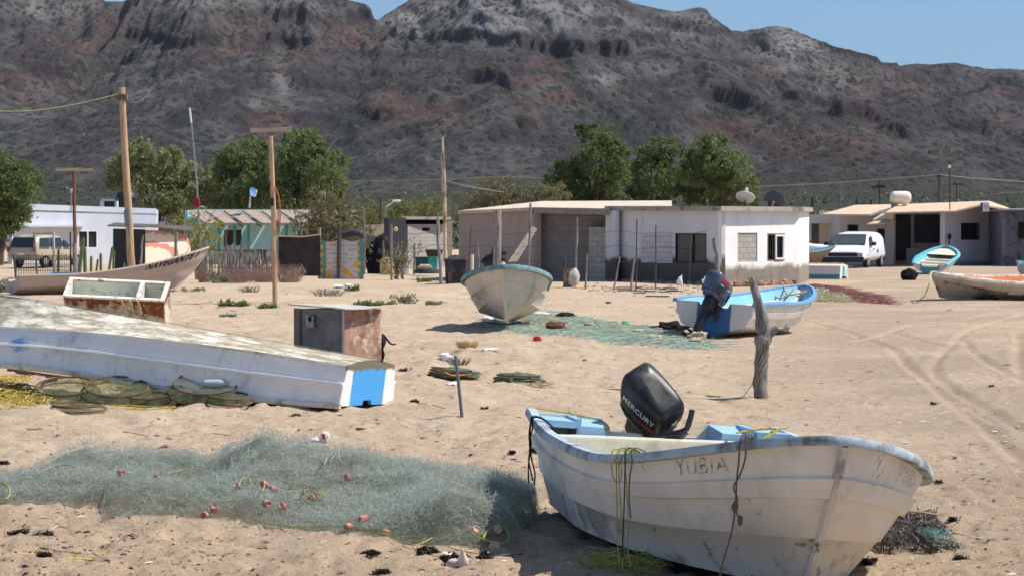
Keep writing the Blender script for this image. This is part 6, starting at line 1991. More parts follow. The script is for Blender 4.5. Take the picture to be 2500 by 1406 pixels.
# rusty drum and rubble by the porch
dr = root('rusty_drum', 'rust brown oil drum cut open before the dark porch', 'drum', G(1390, 712))
g = G(1390, 712)
rr = 14 * mpp(g.y)
obj('body', M().lathe(g, [(rr * .97, 0), (rr, .04), (rr, .24), (rr * 1.04, .27), (rr, .3), (rr, .55), (rr * 1.03, .58), (rr, .62), (rr * .9, .62), (rr * .9, .1)], 18), mat('drum_rust', lin((120, 82, 62)), .9, .3, 4, c2=lin((180, 160, 140)), s2=2, t2=(.5, .6)), dr)
obj('pale_cloth', M().blob(g + Vector((rr * .7, -.1, .3)), (.2, .2, .32), n=7, amp=.3, seed=9), mat('pale_grey_cloth', lin((180, 172, 164)), .9), dr)
rb = M()
stm = mat('pale_rubble_stone', lin((180, 162, 142)), .95, .2, 4)
for k in range(130):
    px, py = random.uniform(1390, 1770), 705 + random.gauss(0, 6)
    g = G(px, py); s_ = random.uniform(.02, .085)
    rb.blob(g, (s_ * 1.4, s_, s_ * .8), n=3, amp=.6, seed=k)
obj('rubble', rb, stm, kind='stuff', label='pale rubble strewn along the foot of the concrete house', cat='rubble')
for k, (px, py, lab) in enumerate([(1659, 688, 'white plastic bag snagged on a rock before the bare cement base'), (1721, 690, 'white plastic bag standing near the forked corner post')]):
    g = P(px, py, 101)
    obj('plastic_bag', M().blob(g, (.10, .08, .17), n=6, amp=.9, fr=3, seed=30 + k), mat('white_plastic_film', lin((232, 232, 230)), .5, .06, 6), label=lab, cat='bag', group='white bags by the house wall')
pl = M()
for k in range(14):
    g = G(1530 + random.uniform(-18, 120), 712 + random.gauss(0, 5))
    pl.box(g + Vector((0, 0, .03)), (random.uniform(.3, 1.0), random.uniform(.05, .2), .03), rz=random.uniform(-.5, .5))
obj('broken_boards', pl, darkwood, label='scatter of dark broken boards before the stick posts', cat='boards', kind='stuff', smooth=0)

# ------------------------------------------------------------------ satellite dishes


def dish(label, D, c, rpx, face, m_, base, rim=None, arm=True, lnb=True, arm_m=galv):
    o = root('satellite_dish', label, 'satellite dish', P(base[0], base[1], D))
    r_ = rpx * mpp(D)
    fv = Vector(face).normalized()
    mt = Matrix.Translation(P(c[0], c[1], D)) @ fv.to_track_quat('Z', 'Y').to_matrix().to_4x4()
    prof = [(r_ * k, r_ * .28 * k * k) for k in (.01, .25, .5, .75, .95, 1.0)]
    back = [(r_ * k, r_ * .28 * k * k - .03) for k in (1.0, .75, .5, .25, .01)]
    obj('reflector', M().lathe(None, prof + back, 26, mat=mt), m_, o, smooth=50)
    cc = P(c[0], c[1], D)
    obj('mount', M().tube([P(base[0], base[1], D), cc - fv * .12], .05, 7), arm_m, o)
    if lnb:
        tip = cc + fv * r_ * 1.05
        obj('feed_arm', M().tube([mt @ Vector((0, -r_ * .9, r_ * .2)), tip], .018, 5), galv, o)
        obj('feed_horn', M().rbox(Matrix.Translation(tip), (.12, .12, .2), .6), white_fr, o)
    return o


dish('pale satellite dish tilted up on the concrete house roof', 106, (1819, 486), 24, (.2, .52, .82), mat('cream_dish', lin((214, 204, 194)), .6, .05, 4), (1822, 512), arm_m=rust)
dish('dark mesh satellite dish facing away on the concrete house roof', 107, (1889, 491), 25, (.12, .95, .3), mat('dark_mesh_dish', lin((84, 84, 86)), .7, .1, 4), (1879, 518), lnb=False, arm_m=mat('orange_mount', lin((190, 120, 90)), .8))
dish('small blue satellite dish on the turquoise house roof', 165, (616, 470), 12, (.75, -.6, .15), mat('blue_grey_dish', lin((110, 150, 196)), .5), (609, 508), arm_m=white_fr)
dish('tiny blue dish half hidden by the yellow green shrub', 150, (399, 536), 6, (-.5, -.8, .1), mat('navy_dish', lin((70, 88, 130)), .6), (398, 548), lnb=False)
bx = root('roof_box', 'pale square box on a thin pole above the mesquite', 'box', P(786, 560, 155))
obj('box', M().box(P(788, 472, 155), (.3, .25, .28)), mat('pale_box', lin((206, 204, 206)), .6), bx)
obj('pole', M().tube([P(785, 560, 155), P(786, 478, 155)], .025, 6), galv, bx)

gr_ = root('barrel_grill', 'black barrel grill on legs with a white bucket, behind the stick fence', 'grill', G(620, 668))
q = P(622, 628, 124)
obj('barrel', M().lathe(None, [(.3, 0), (.34, .03), (.34, .95), (.3, .98)], 16, mat=Matrix.Translation(q + Vector((-.45, 0, 0))) @ Matrix.Rotation(math.pi / 2, 4, 'Y')), black_plastic, gr_)
obj('side_table', M().box(P(597, 632, 124), (.75, .5, .08)), oldwood, gr_, smooth=0)
for x in (586, 608, 640): obj('leg', M().tube([P(x, 636, 124), Vector((*XY(x, 124), 0))], .03, 6), black_plastic, gr_)
obj('white_bucket', M().lathe(Vector((*XY(632, 123.4), .35)), [(.12, 0), (.16, .38), (.15, .38), (.11, .02)], 14), white_fr, label='white bucket hanging beside the black barrel grill', cat='bucket')
# ------------------------------------------------------------------ vehicles


def car(name, label, cat, m, secs, paint, wheels, wr, parts, ww=.2):
    """lofted body along x (forward); secs: (x, z0, z1, half width low, half width high)"""
    o = root(name, label, cat, None, mat=m)
    b = M(); n = 16; vs = []
    for (x, z0, z1, w0, w1) in secs:
        c, hz = (z0 + z1) / 2, (z1 - z0) / 2
        for i in range(n):
            th = 2 * math.pi * (i + .5) / n
            cz = math.copysign(abs(math.sin(th)) ** .35, math.sin(th)); cy_ = math.copysign(abs(math.cos(th)) ** .35, math.cos(th))
            k = (cz + 1) / 2
            belt = .52
            w = w0 if k < belt else w0 + (w1 - w0) * (k - belt) / (1 - belt)
            vs.append((x, cy_ * w, c + cz * hz))
    k = len(secs)
    b.add(vs, [[j * n + i, j * n + (i + 1) % n, (j + 1) * n + (i + 1) % n, (j + 1) * n + i] for j in range(k - 1) for i in range(n)] + [list(range(n)), [(k - 1) * n + i for i in range(n)][::-1]])
    obj('body', b, paint, o, local=True, smooth=40)
    for (x, y) in wheels:
        mt = Matrix.Translation(Vector((x, y - ww / 2, wr))) @ Matrix.Rotation(-math.pi / 2, 4, 'X')
        wh = obj('wheel', M().lathe(None, [(wr * .6, .02), (wr * .93, 0), (wr, .04), (wr, ww - .04), (wr * .93, ww), (wr * .6, ww - .02)], 22, mat=mt), mat('tyre_rubber', (.02, .02, .02), .9, .2, 6), o, local=True)
        for d in (-.012, ww - .03): obj('rim', M().lathe(None, [(wr * .2, d), (wr * .58, d), (wr * .6, d + .04), (wr * .2, d + .045)], 16, mat=mt), mat('steel_rim', lin((150, 148, 144)), .5, .2, 5, metallic=.4), wh, local=True)
    for nm, poly, off, mt in parts:
        obj(nm, M().prism(poly, off), mt, o, local=True, smooth=0)
    return o


glassg = mat('greenish_car_glass', (.07, .085, .08), .1, .2, 2, bump=0, spec=.6)
white_car = mat('white_car_paint', lin((226, 226, 228)), .35, .04, 2, spec=.5, bump=0)
dark_pl = mat('dark_bumper', (.03, .03, .034), .6, .2, 4)
lamp_m = mat('headlamp_glass', lin((190, 190, 186)), .2, .1, 4, spec=.6)
g = XY(2086, 150)
mt = Matrix.Translation(Vector((g[0], g[1], 0))) @ Matrix.Rotation(R(-90 - 20), 4, 'Z') @ Matrix.Diagonal((1.06, 1.16, 1.0, 1.0))
VS = [(2.48, .45, .84, .80, .74), (2.40, .42, .92, .92, .86), (1.95, .38, 1.06, .97, .88), (1.4, .36, 1.20, .98, .86), (1.05, .36, 1.42, .99, .84), (.72, .36, 1.74, .99, .80), (.5, .36, 1.84, .99, .79), (-.6, .36, 1.9, .99, .8), (-2.0, .38, 1.88, .98, .79), (-2.3, .42, 1.82, .96, .78), (-2.4, .55, 1.6, .92, .78)]
car('delivery_van', 'white windowless panel van parked facing the viewer beside the carport', 'van', mt, VS, white_car, [(1.5, .86), (1.5, -.86), (-1.5, .86), (-1.5, -.86)], .36, [
    ('windshield', [(1.36, -.80, 1.22), (1.36, .80, 1.22), (.74, .72, 1.72), (.74, -.72, 1.72)], (.05, 0, .05), glassg),
    ('window', [(1.12, .93, 1.16), (.55, .975, 1.16), (.5, .86, 1.66), (.72, .85, 1.66)], (0, .035, 0), glassg),
    ('window', [(1.12, -.93, 1.16), (.55, -.975, 1.16), (.5, -.86, 1.66), (.72, -.85, 1.66)], (0, -.035, 0), glassg),
    ('grille', [(2.44, -.66, .62), (2.44, .66, .62), (2.44, .66, .80), (2.44, -.66, .80)], (.06, 0, 0), mat('dark_grille', (.02, .02, .024), .5)),
    ('headlight', [(2.42, -.90, .63), (2.42, -.68, .63), (2.42, -.68, .80), (2.42, -.90, .80)], (.06, 0, 0), lamp_m),
    ('headlight', [(2.42, .68, .63), (2.42, .90, .63), (2.42, .90, .80), (2.42, .68, .80)], (.06, 0, 0), lamp_m),
    ('bumper', [(2.4, -.95, .32), (2.4, .95, .32), (2.4, .95, .58), (2.4, -.95, .58)], (.16, 0, 0), dark_pl),
    ('mirror', [(1.0, 1.0, 1.18), (1.0, 1.2, 1.18), (1.0, 1.2, 1.36), (1.0, 1.0, 1.36)], (-.08, 0, 0), dark_pl),
    ('mirror', [(1.0, -1.0, 1.18), (1.0, -1.2, 1.18), (1.0, -1.2, 1.36), (1.0, -1.0, 1.36)], (-.08, 0, 0), dark_pl),
    ('door_handle', [(.5, .985, .98), (.34, .985, .98), (.34, .985, 1.03), (.5, .985, 1.03)], (0, .03, 0), dark_pl),
    ('fuel_flap', [(-.4, .985, .8), (-.55, .985, .8), (-.55, .985, .98), (-.4, .985, .98)], (0, .012, 0), dark_pl)])
# white pickup mostly behind the concrete house
g = XY(1999, 158)
mt = Matrix.Translation(Vector((g[0] - 1.33, g[1] + 1.2, 0))) @ Matrix.Rotation(R(-12), 4, 'Z')
PS = [(2.5, .5, 1.05, .86, .8), (2.4, .45, 1.12, .93, .88), (1.2, .42, 1.2, .95, .9), (.9, .42, 1.26, .95, .86), (.35, .42, 1.76, .95, .76), (-.7, .42, 1.8, .95, .76), (-.95, .42, 1.5, .95, .82), (-1.0, .42, 1.12, .95, .93), (-2.6, .45, 1.1, .94, .92)]
car('pickup_truck', 'white pickup with its front wheel showing between the concrete house and the van', 'pickup', mt, PS, white_car, [(1.55, .84), (1.55, -.84), (-1.7, .84), (-1.7, -.84)], .38, [
    ('windshield', [(.93, -.72, 1.27), (.93, .72, 1.27), (.38, .66, 1.72), (.38, -.66, 1.72)], (.05, 0, .04), glassg),
    ('window', [(.7, -.90, 1.22), (-.6, -.90, 1.22), (-.55, -.80, 1.66), (.28, -.80, 1.66)], (0, -.04, 0), glassg),
    ('wheel_arch', [(2.05, -.955, .42), (1.9, -.955, .8), (1.55, -.955, .92), (1.2, -.955, .8), (1.05, -.955, .42)], (0, -.012, 0), dark_pl),
    ('bumper', [(2.45, -.9, .42), (2.45, .9, .42), (2.45, .9, .62), (2.45, -.9, .62)], (.12, 0, 0), dark_pl)])
# tan minivan in the left yard, seen from behind
g = XY(98, 150)
mt = Matrix.Translation(Vector((g[0] + .2, g[1] + 1.2, 0))) @ Matrix.Rotation(R(90 - 27), 4, 'Z')
tanp = mat('tan_car_paint', lin((176, 164, 142)), .4, .08, 2, c2=lin((150, 138, 118)), s2=1.4, spec=.5, bump=0)
MS = [(2.3, .45, .9, .78, .7), (2.2, .42, .98, .88, .8), (1.3, .38, 1.08, .92, .84), (1.0, .36, 1.2, .93, .8), (.2, .36, 1.68, .93, .72), (-.6, .36, 1.76, .93, .72), (-1.7, .38, 1.74, .93, .72), (-2.1, .42, 1.55, .92, .74), (-2.25, .5, 1.1, .9, .86), (-2.32, .55, .85, .86, .82)]
car('parked_minivan', 'tan minivan parked in the left yard, its red rear light towards the viewer', 'car', mt, MS, tanp, [(1.4, .82), (1.4, -.82), (-1.4, .82), (-1.4, -.82)], .34, [
    ('rear_window', [(-2.27, -.76, 1.06), (-2.27, .76, 1.06), (-2.05, .66, 1.58), (-2.05, -.66, 1.58)], (-.04, 0, .02), glass_dark),
    ('window', [(-1.9, -.90, 1.1), (-1.0, -.92, 1.1), (-1.0, -.79, 1.58), (-1.75, -.78, 1.56)], (0, -.04, 0), glass_dark),
    ('window', [(-.85, -.92, 1.1), (.1, -.92, 1.1), (.05, -.79, 1.58), (-.85, -.79, 1.58)], (0, -.04, 0), glass_dark),
    ('window', [(.25, -.92, 1.1), (.85, -.92, 1.1), (.3, -.82, 1.46), (.22, -.81, 1.5)], (0, -.04, 0), glass_dark),
    ('tail_light', [(-2.24, -.93, .82), (-2.24, -.76, .82), (-2.24, -.76, 1.1), (-2.24, -.93, 1.1)], (-.07, 0, 0), mat('red_tail_lens', lin((160, 40, 36)), .3, .1, 4)),
    ('tail_light', [(-2.24, .93, .82), (-2.24, .76, .82), (-2.24, .76, 1.1), (-2.24, .93, 1.1)], (-.07, 0, 0), MC['red_tail_lens']),
    ('number_plate', [(-2.32, -.22, .66), (-2.32, .22, .66), (-2.32, .22, .8), (-2.32, -.22, .8)], (-.03, 0, 0), mat('plate_cream', lin((210, 206, 190)), .6)),
    ('roof_rack', [(-1.9, -.6, 1.76), (-.4, -.6, 1.78), (-.4, -.56, 1.78), (-1.9, -.56, 1.76)], (0, 0, .05), dark_pl)])
# brown wedge bow with teal inside, before the pickup
o = root('fishing_boat', 'small brown skiff bow with teal inside poking out from behind the concrete house corner', 'boat', None, mat=pose(dict(X=14.0 - 1.4, Y=132, Z=.42, yaw=.25, pitch=.06, roll=0)))
sbp = Panga(L=2.6, B=.62, zs=.42, zm=.45, zb=.72, rake=.8, step=0)
brownh = mat('brown_skiff_hull', lin((150, 132, 120)), .7, .15, 3)
build_hull(sbp, 'hull', [brownh] * 4 + [turq, brownh, turq], o)
rail(sbp, brownh, o, .05, .05, .005)
# small upturned boat beside the house
fs = dict(X=XY(2060, 117.5)[0], Y=117.5, Z=.62, yaw=math.pi - .42, pitch=.0, roll=math.pi)
su = Panga(L=4.4, B=.66, zs=.6, zm=.6, zb=.72, rake=.4, step=.008, chb=.9, chz=.04)
o = root('upturned_boat', 'small upturned white boat with a teal stripe beside the white house corner', 'boat', None, mat=pose(fs))
suh = NT('lavender_and_teal_side')
zc = suh.n('SeparateXYZ', {0: suh.co}).outputs[2]
suh = suh.finish(suh.mix(suh.ramp(suh.math('ADD', zc, suh.math('MULTIPLY', suh.noise(5, 4), .05)), .42, .45), lin((206, 200, 206)), lin((70, 140, 156))), .5, None, .3)
build_hull(su, 'hull', [suh, cream_deck, suh, suh, cream_in, white_g, cream_in], o)
obj('teal_patch', M().prism([(-.03, -.18, .08), (-.03, .02, .08), (-.03, .06, .5), (-.03, -.24, .5)], (-.015, 0, 0)), turq, o, local=True)
ty = G(2219, 684)
obj('black_sack', M().blob(ty + Vector((0, 0, .2)), (.34, .25, .27), n=8, amp=.5, seed=12), black_void, label='black sack slumped against the turquoise edged skiff', cat='sack')

# ------------------------------------------------------------------ rusty chest freezer
c = P(285, 708, 60)
fm_ = Matrix.Translation(c) @ Matrix.Rotation(-.06, 4, 'Z') @ Matrix.Rotation(R(2.6), 4, 'Y') @ Matrix.Rotation(R(30), 4, 'X')
fr = root('chest_freezer', 'rusty old chest freezer without lids, two white compartments open', 'freezer', None, mat=fm_)
t = NT('rusty_white_enamel')
nz_ = t.noise(2.6, 9, .72); n2 = t.noise(9, 8, .8, off=4)
oz_ = t.n('SeparateXYZ', {0: t.co}).outputs[2]
k_ = t.math('ADD', nz_, t.math('MULTIPLY', t.ramp(oz_, -.5, 0), .16))
c_ = t.mix(t.ramp(k_, .5, .62), lin((206, 196, 178)), t.mix(t.ramp(n2, .4, .62), lin((150, 84, 46)), lin((84, 50, 36))))
rust_en = t.finish(c_, .85, t.bump(n2, .3, .02))
t = NT('rust_chipped_rim')
c_ = t.mix(t.ramp(t.noise(6, 8, .75), .54, .60), lin((232, 226, 208)), lin((160, 96, 52)))
rim_m = t.finish(c_, .5, None, .4)
ins = mat('freezer_lining', lin((222, 222, 208)), .45, .05, 2, c2=lin((196, 196, 180)), s2=2, c3=lin((190, 150, 90)), s3=3, t3=(.66, .70), bump=.03, bs=4, spec=.4)
LX, LY, LZ = 1.06, .36, .92
b = M()
for (x0, y0, x1, y1) in ((-LX, -LY, LX, -LY), (LX, -LY, LX, LY), (LX, LY, -LX, LY), (-LX, LY, -LX, -LY)): b.quad((x0, y0, -LZ), (x1, y1, -LZ), (x1, y1, 0), (x0, y0, 0))
b.quad((-LX, -LY, -LZ), (-LX, LY, -LZ), (LX, LY, -LZ), (LX, -LY, -LZ))
obj('cabinet', b, rust_en, fr, local=True, smooth=0)
comps = [(-LX + .07, .46), (.55, LX - .07)]
rm = M()
for x0, x1 in ((-LX - .015, comps[0][0]), (comps[0][1], comps[1][0]), (comps[1][1], LX + .015)): rm.box(((x0 + x1) / 2, 0, .012), (x1 - x0, LY * 2 + .03, .045))
for y0, y1 in ((-LY - .015, -LY + .06), (LY - .06, LY + .015)):
    for x0, x1 in comps: rm.box(((x0 + x1) / 2, (y0 + y1) / 2, .012), (x1 - x0, y1 - y0, .045))
obj('rim', rm, rim_m, fr, local=True, smooth=0)
for x0, x1 in comps:
    y0, y1, zb_ = -LY + .06, LY - .06, -.62
    q = M()
    for (a0, b0, a1, b1) in ((x0, y0, x1, y0), (x1, y0, x1, y1), (x1, y1, x0, y1), (x0, y1, x0, y0)): q.quad((a0, b0, .01), (a1, b1, .01), (a1, b1, zb_), (a0, b0, zb_))
    q.quad((x0, y0, zb_), (x1, y0, zb_), (x1, y1, zb_), (x0, y1, zb_))
    lin_ = obj('compartment', q, ins, fr, local=True, smooth=0)
    if x1 - x0 > 1:
        for k in range(5): obj('rib', M().box((x0 + .62 + k * .17, y1 - .012, -.34), (.03, .022, .2)), ins, lin_, local=True, smooth=0)
        obj('drain_plug', M().box((x0 + .4, y1 - .02, -.22), (.03, .03, .07)), cream_deck, lin_, local=True)
    else:
        obj('shelf_ledge', M().box(((x0 + x1) / 2, y1 - .02, -.12), (x1 - x0 - .06, .03, .025)), rim_m, lin_, local=True)
for k, (x, nm) in enumerate([(300, 'straw yellow strap hanging on the front of the freezer, left'), (320, 'straw yellow strap hanging on the front of the freezer, middle'), (338, 'straw yellow strap hanging on the front of the freezer, right')]):
    a = P(x - 12, 734, 59.55)
    obj('strap', M().tube(spl([a, P(x - 4, 734, 59.4), P(x + 2, 746, 59.4), P(x + 6, 768, 59.4)]), .018, 5), mat('straw_strap', lin((190, 168, 110)), .9), label=nm, cat='strap')

# ------------------------------------------------------------------ metal box with sheet top, and the dog behind it
bxr = root('metal_cupboard', 'dark metal cupboard with a rusty brown side and thin sheet top behind the upturned hull', 'cupboard', G(838, 886))
q0, q1, q2 = XY(717, 46.5), XY(838, 45.7), XY(931, 46.4)
zt0 = .86
t = NT('sooty_steel_panel')
c_ = t.mix(t.ramp(t.noise(1.8, 7, .7), .35, .68), lin((84, 86, 92)), lin((128, 128, 130)))
c_ = t.mix(t.ramp(t.noise(5, 8, .75, off=6), .58, .66, 0, .8), c_, lin((60, 52, 48)))
steel = t.finish(c_, .5, t.bump(t.noise(5, 3, .5), .08, .02), .5, .4)
brd = mat('stained_brown_board', lin((166, 132, 112)), .85, .12, 4, c2=lin((120, 88, 74)), s2=2.4, t2=(.46, .62), c3=lin((214, 196, 180)), s3=2.8, t3=(.54, .64), bump=.1, bs=30)
obj('front_panel', wall(q0, q1, -.05, zt0, th=.03), steel, bxr, smooth=0)
obj('side_panel', wall(q1, q2, -.05, zt0 - .01, th=.03), brd, bxr, smooth=0)
qb = (q0[0] + q2[0] - q1[0], q0[1] + q2[1] - q1[1])
obj('side_panel', wall(q2, qb, -.05, zt0 - .01, th=.03), steel, bxr, smooth=0)
obj('side_panel', wall(qb, q0, -.05, zt0 - .01, th=.03), steel, bxr, smooth=0)
obj('corner_post', M().box((q1[0], q1[1] - .012, .4), (.035, .035, .9)), mat('pale_steel_edge', lin((170, 168, 166)), .5, metallic=.4), bxr, smooth=0)
obj('corner_post', M().box((q0[0] + .07, q0[1] - .09, .4), (.12, .03, .88), rz=-.76), mat('buckled_brown_edge', lin((112, 102, 98)), .7, .2, 6), bxr, smooth=0)
cx_ = Vector((*q0, 0)).lerp(Vector((*q1, 0)), .36)
obj('square_hole', M().box(cx_ + Vector((-.02, -.03, .66)), (.17, .03, .19), rz=-.78), mat('pale_torn_metal', lin((150, 146, 142)), .6), bxr, smooth=0)
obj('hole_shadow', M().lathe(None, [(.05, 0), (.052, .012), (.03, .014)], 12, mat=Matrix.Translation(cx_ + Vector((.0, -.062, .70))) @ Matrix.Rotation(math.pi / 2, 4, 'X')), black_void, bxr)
obj('sheet_top', M().prism([Vector((*XY(702, 46.6), zt0 + .05)), Vector((*XY(842, 45.45), zt0 + .005)), Vector((*XY(938, 46.3), zt0 + .0)), Vector((XY(938, 46.3)[0] - .75, 47.5, zt0 + .02))], (0, 0, .022)), mat('pale_sheet_metal', lin((196, 190, 180)), .6, .12, 4, c2=lin((150, 140, 128)), s2=3), bxr, smooth=0)

# dog: skeleton grown with a skin
D_ = 46.9
me = bpy.data.meshes.new('dog')
pv = lambda x, y, d=0: P(x, y, D_ + d)
J = [(pv(931, 822), .075), (pv(912, 824, .05), .085), (pv(890, 826, .1), .10), (pv(872, 822, .14), .075), (pv(862, 812, .16), .05), (pv(852, 806, .18), .055), (pv(843, 812, .2), .03),
     (pv(934, 836, -.07), .062), (pv(931, 852, -.08), .035), (pv(937, 864, -.08), .022), (pv(933, 880, -.08), .02), (pv(931, 884, -.10), .018),
     (pv(934, 836, .09), .06), (pv(929, 852, .09), .034), (pv(934, 864, .09), .022), (pv(930, 879, .09), .02), (pv(928, 882, .07), .018),
     (pv(876, 842, .06), .045), (pv(876, 862, .05), .026), (pv(875, 883, .05), .02), (pv(872, 842, .2), .045), (pv(871, 862, .2), .026), (pv(870, 882, .2), .02),
     (pv(936, 818), .030), (pv(944, 828, -.03), .02), (pv(953, 838, -.05), .017), (pv(961, 841, -.06), .015), (pv(967, 838, -.06), .012)]
E_ = [(0, 1), (1, 2), (2, 3), (3, 4), (4, 5), (5, 6), (0, 7), (7, 8), (8, 9), (9, 10), (10, 11), (0, 12), (12, 13), (13, 14), (14, 15), (15, 16), (3, 17), (17, 18), (18, 19), (3, 20), (20, 21), (21, 22), (0, 23), (23, 24), (24, 25), (25, 26), (26, 27)]
g = G(915, 884)
me.from_pydata([tuple(p - g) for p, _ in J], E_, [])
dog = bpy.data.objects.new('dog', me)
COL.objects.link(dog)
dog.location = g
dog.modifiers.new('skin', 'SKIN').use_smooth_shade = True
if not me.skin_vertices: me.skin_vertices.new() if hasattr(me.skin_vertices, 'new') else None
bm_ = None
if len(me.skin_vertices):
    for i, (_, r_) in enumerate(J): me.skin_vertices[0].data[i].radius = (r_, r_); me.skin_vertices[0].data[i].use_root = (i == 0)
ss = dog.modifiers.new('sub', 'SUBSURF'); ss.levels = ss.render_levels = 2
me.materials.append(mat('black_dog_fur', (.012, .011, .011), .8, .3, 20, bump=.3, bs=60))
tag(dog, 'black dog standing behind the metal cupboard, only its rump and curled tail showing', 'dog')
# ------------------------------------------------------------------ nets, traps, ropes and beach litter
NEAR = [(-160, 1242), (150, 1238), (278, 1242), (300, 1268), (600, 1276), (800, 1302), (1000, 1330), (1150, 1338), (1235, 1336), (1268, 1312), (1300, 1290)]
TOP = [(-160, 1160), (0, 1158), (60, 1140), (140, 1104), (240, 1090), (330, 1098), (440, 1118), (480, 1140), (520, 1120), (560, 1090), (640, 1070), (690, 1100), (780, 1122), (900, 1116), (1000, 1128), (1150, 1146), (1230, 1168), (1275, 1205), (1310, 1250)]
nX = np.array([(p - CX) / 305 for p, _ in NEAR]); nD = np.array([15290 / (r - 552) for _, r in NEAR])
tX = np.array([(p - CX) / 290 for p, _ in TOP]); tH = np.array([max(.02, 2.2 - (r - 552) * 24.1 / F) for _, r in TOP])


def heap(x, y):
    """height of the heaped net above the ground plane (0 outside)"""
    x, y = np.asarray(x, float), np.asarray(y, float)
    d0 = np.interp(x, nX, nD); d1 = 25.3 + .3 * np.sin(x * 2)
    t = (y - d0) / (d1 - d0)
    hc = np.interp(x, tX, tH)
    fr = .10 + .22 * np.exp(-((x + .35) / .65) ** 2) + .06 * np.exp(-((x + 2.6) / .7) ** 2)
    s = np.where(t < .12, t / .12 * fr, np.where(t < .76, fr + (hc - fr) * np.clip((t - .12) / .64, 0, 1) ** 1.2, hc * np.clip((1 - t) / .24, 0, 1) ** .6))
    s = s * (1 - .8 * np.exp(-((x + 2.62) / .42) ** 2 - ((y - 23.7) / .5) ** 2))
    n = fbm(x * 1.9, y * 1.9, 4, 501)
    s = np.where((t > 0) & (t < 1) & (x < .16 + .12 * n) & (x > -4.75), s * (1 + .55 * n), 0)
    return np.maximum(s, 0)


def on_heap(px, py, lift=.02):
    for D in np.arange(18.5, 27, .03):
        p = P(px, py, D)
        if p.z < max(0, float(heap(p.x, D))) + float(gfine_fast(np.array([p.x]), np.array([D]))[0]) + lift: return p
    return G(px, py)


net = root('fishing_net', 'big heaped grey green gill net spread across the sand before the large skiff', 'fishing net', (-2.2, 22.5, 0))
r = np.random.RandomState(5)


def strands(n, x0, x1, y0, y1, hf, seed, L=(.10, .42), w=(.0012, .0026), flat=.35, seg=5, dens=None, top=.5, curl=.9, over=.025):
    r = np.random.RandomState(seed)
    x = r.uniform(x0, x1, n * 3); y = r.uniform(y0, y1, n * 3)
    hh = hf(x, y)
    keep = (hh > .012) & (r.rand(n * 3) < (dens(x, y, hh) if dens else 1))
    x, y, hh = x[keep][:n], y[keep][:n], hh[keep][:n]
    n = len(x)
    z = hh * (r.rand(n) ** top) * 1.05 + gfine_fast(x, y) + .004
    a = r.uniform(0, 2 * np.pi, n); da = r.normal(0, curl, n); el = r.normal(0, flat, n); de = r.normal(0, .3, n)
    ln = r.uniform(L[0], L[1], n) / seg
    p = np.stack([x, y, z], 1)
    pts = [p]
    for k in range(seg):
        d = np.stack([np.cos(a) * np.cos(el), np.sin(a) * np.cos(el), np.sin(el)], 1)
        p = p + d * ln[:, None]
        g_ = gfine_fast(p[:, 0], p[:, 1])
        p[:, 2] = np.clip(p[:, 2], g_ + .003, g_ + hf(p[:, 0], p[:, 1]) * 1.08 + over * r.rand(n) ** 2)
        pts.append(p.copy()); a = a + da; el = el + de
    pts = np.stack(pts, 1)
    side = r.normal(size=(n, 1, 3)); side /= np.linalg.norm(side, axis=2)[..., None]
    # ribbons that look towards no one in particular
    wv = r.uniform(w[0], w[1], n)[:, None, None]
    A, B = pts - side * wv, pts + side * wv
    V = np.stack([A, B], 2).reshape(-1, 3)
    k = seg + 1
    i = (np.arange(n)[:, None] * k + np.arange(seg)[None]) * 2
    Q = np.stack([i, i + 1, i + 3, i + 2], -1).reshape(-1, 4)
    return V, Q


def netmat(name, a, b, dark, teal):
    t = NT(name)
    pos = t.n('NewGeometry').outputs['Position']
    rnd = t.n('NewGeometry').outputs['Random Per Island']
    col = t.mix(rnd, a, b)
    col = t.mix(t.ramp(t.noise(1.1, 4, .6, pos), .5, .66, 0, .8), col, teal)
    col = t.mix(t.ramp(t.noise(1.6, 5, .7, pos, off=6), .56, .66, 0, .75), col, dark)
    return t.finish(col, .55, None, .3, 0, (.35, b))


nm = netmat('grey_green_net_twine', lin((144, 151, 138)), lin((200, 203, 190)), lin((112, 102, 80)), lin((148, 172, 160)))
V, Q = strands(125000, -4.8, .3, 18.8, 26, heap, 21, L=(.05, .22), w=(.0006, .0014), flat=.30, over=.09, dens=lambda x, y, h: np.clip(.05 + h * 4.0, 0, 1) * np.clip(.75 + 1.1 * fbm(x * 1.3, y * 1.1, 3, 66), .25, 1))
fastobj('net_twine', V - np.array([-2.2, 22.5, 0]), Q, nm, parent=net, kind='stuff')
# the sheet of netting itself, lying over the heap
gx, gy = np.meshgrid(np.linspace(-4.9, .35, 150), np.linspace(18.6, 26, 150))
hz = heap(gx, gy)
Vs = np.stack([gx, gy, hz * .86 + gfine_fast(gx.ravel(), gy.ravel()).reshape(gx.shape) - .012 + .012 * fbm(gx * 9, gy * 9, 3, 77)], -1).reshape(-1, 3)
Qs = grid_quads(150, 150)
Qs = Qs[(hz.reshape(-1)[Qs] > .015).all(1)]
used = np.unique(Qs); remap = np.zeros(len(Vs), int); remap[used] = np.arange(len(used))
t = NT('net_sheet')
pos = t.n('NewGeometry').outputs['Position']
al = t.math('MULTIPLY', t.n('Attribute', attribute_name='edge').outputs['Fac'], t.math('MULTIPLY', t.ramp(t.noise(170, 2, .7, pos), .42, .60), t.ramp(t.noise(1.3, 5, .65, pos), .25, .55, .26, .66)))
c_ = t.mix(t.ramp(t.noise(.9, 5, .6, pos, off=3), .4, .6), lin((138, 144, 130)), lin((160, 170, 160)))
c_ = t.mix(t.ramp(t.noise(1.7, 5, .7, pos, off=9), .56, .66, 0, .7), c_, lin((98, 92, 72)))
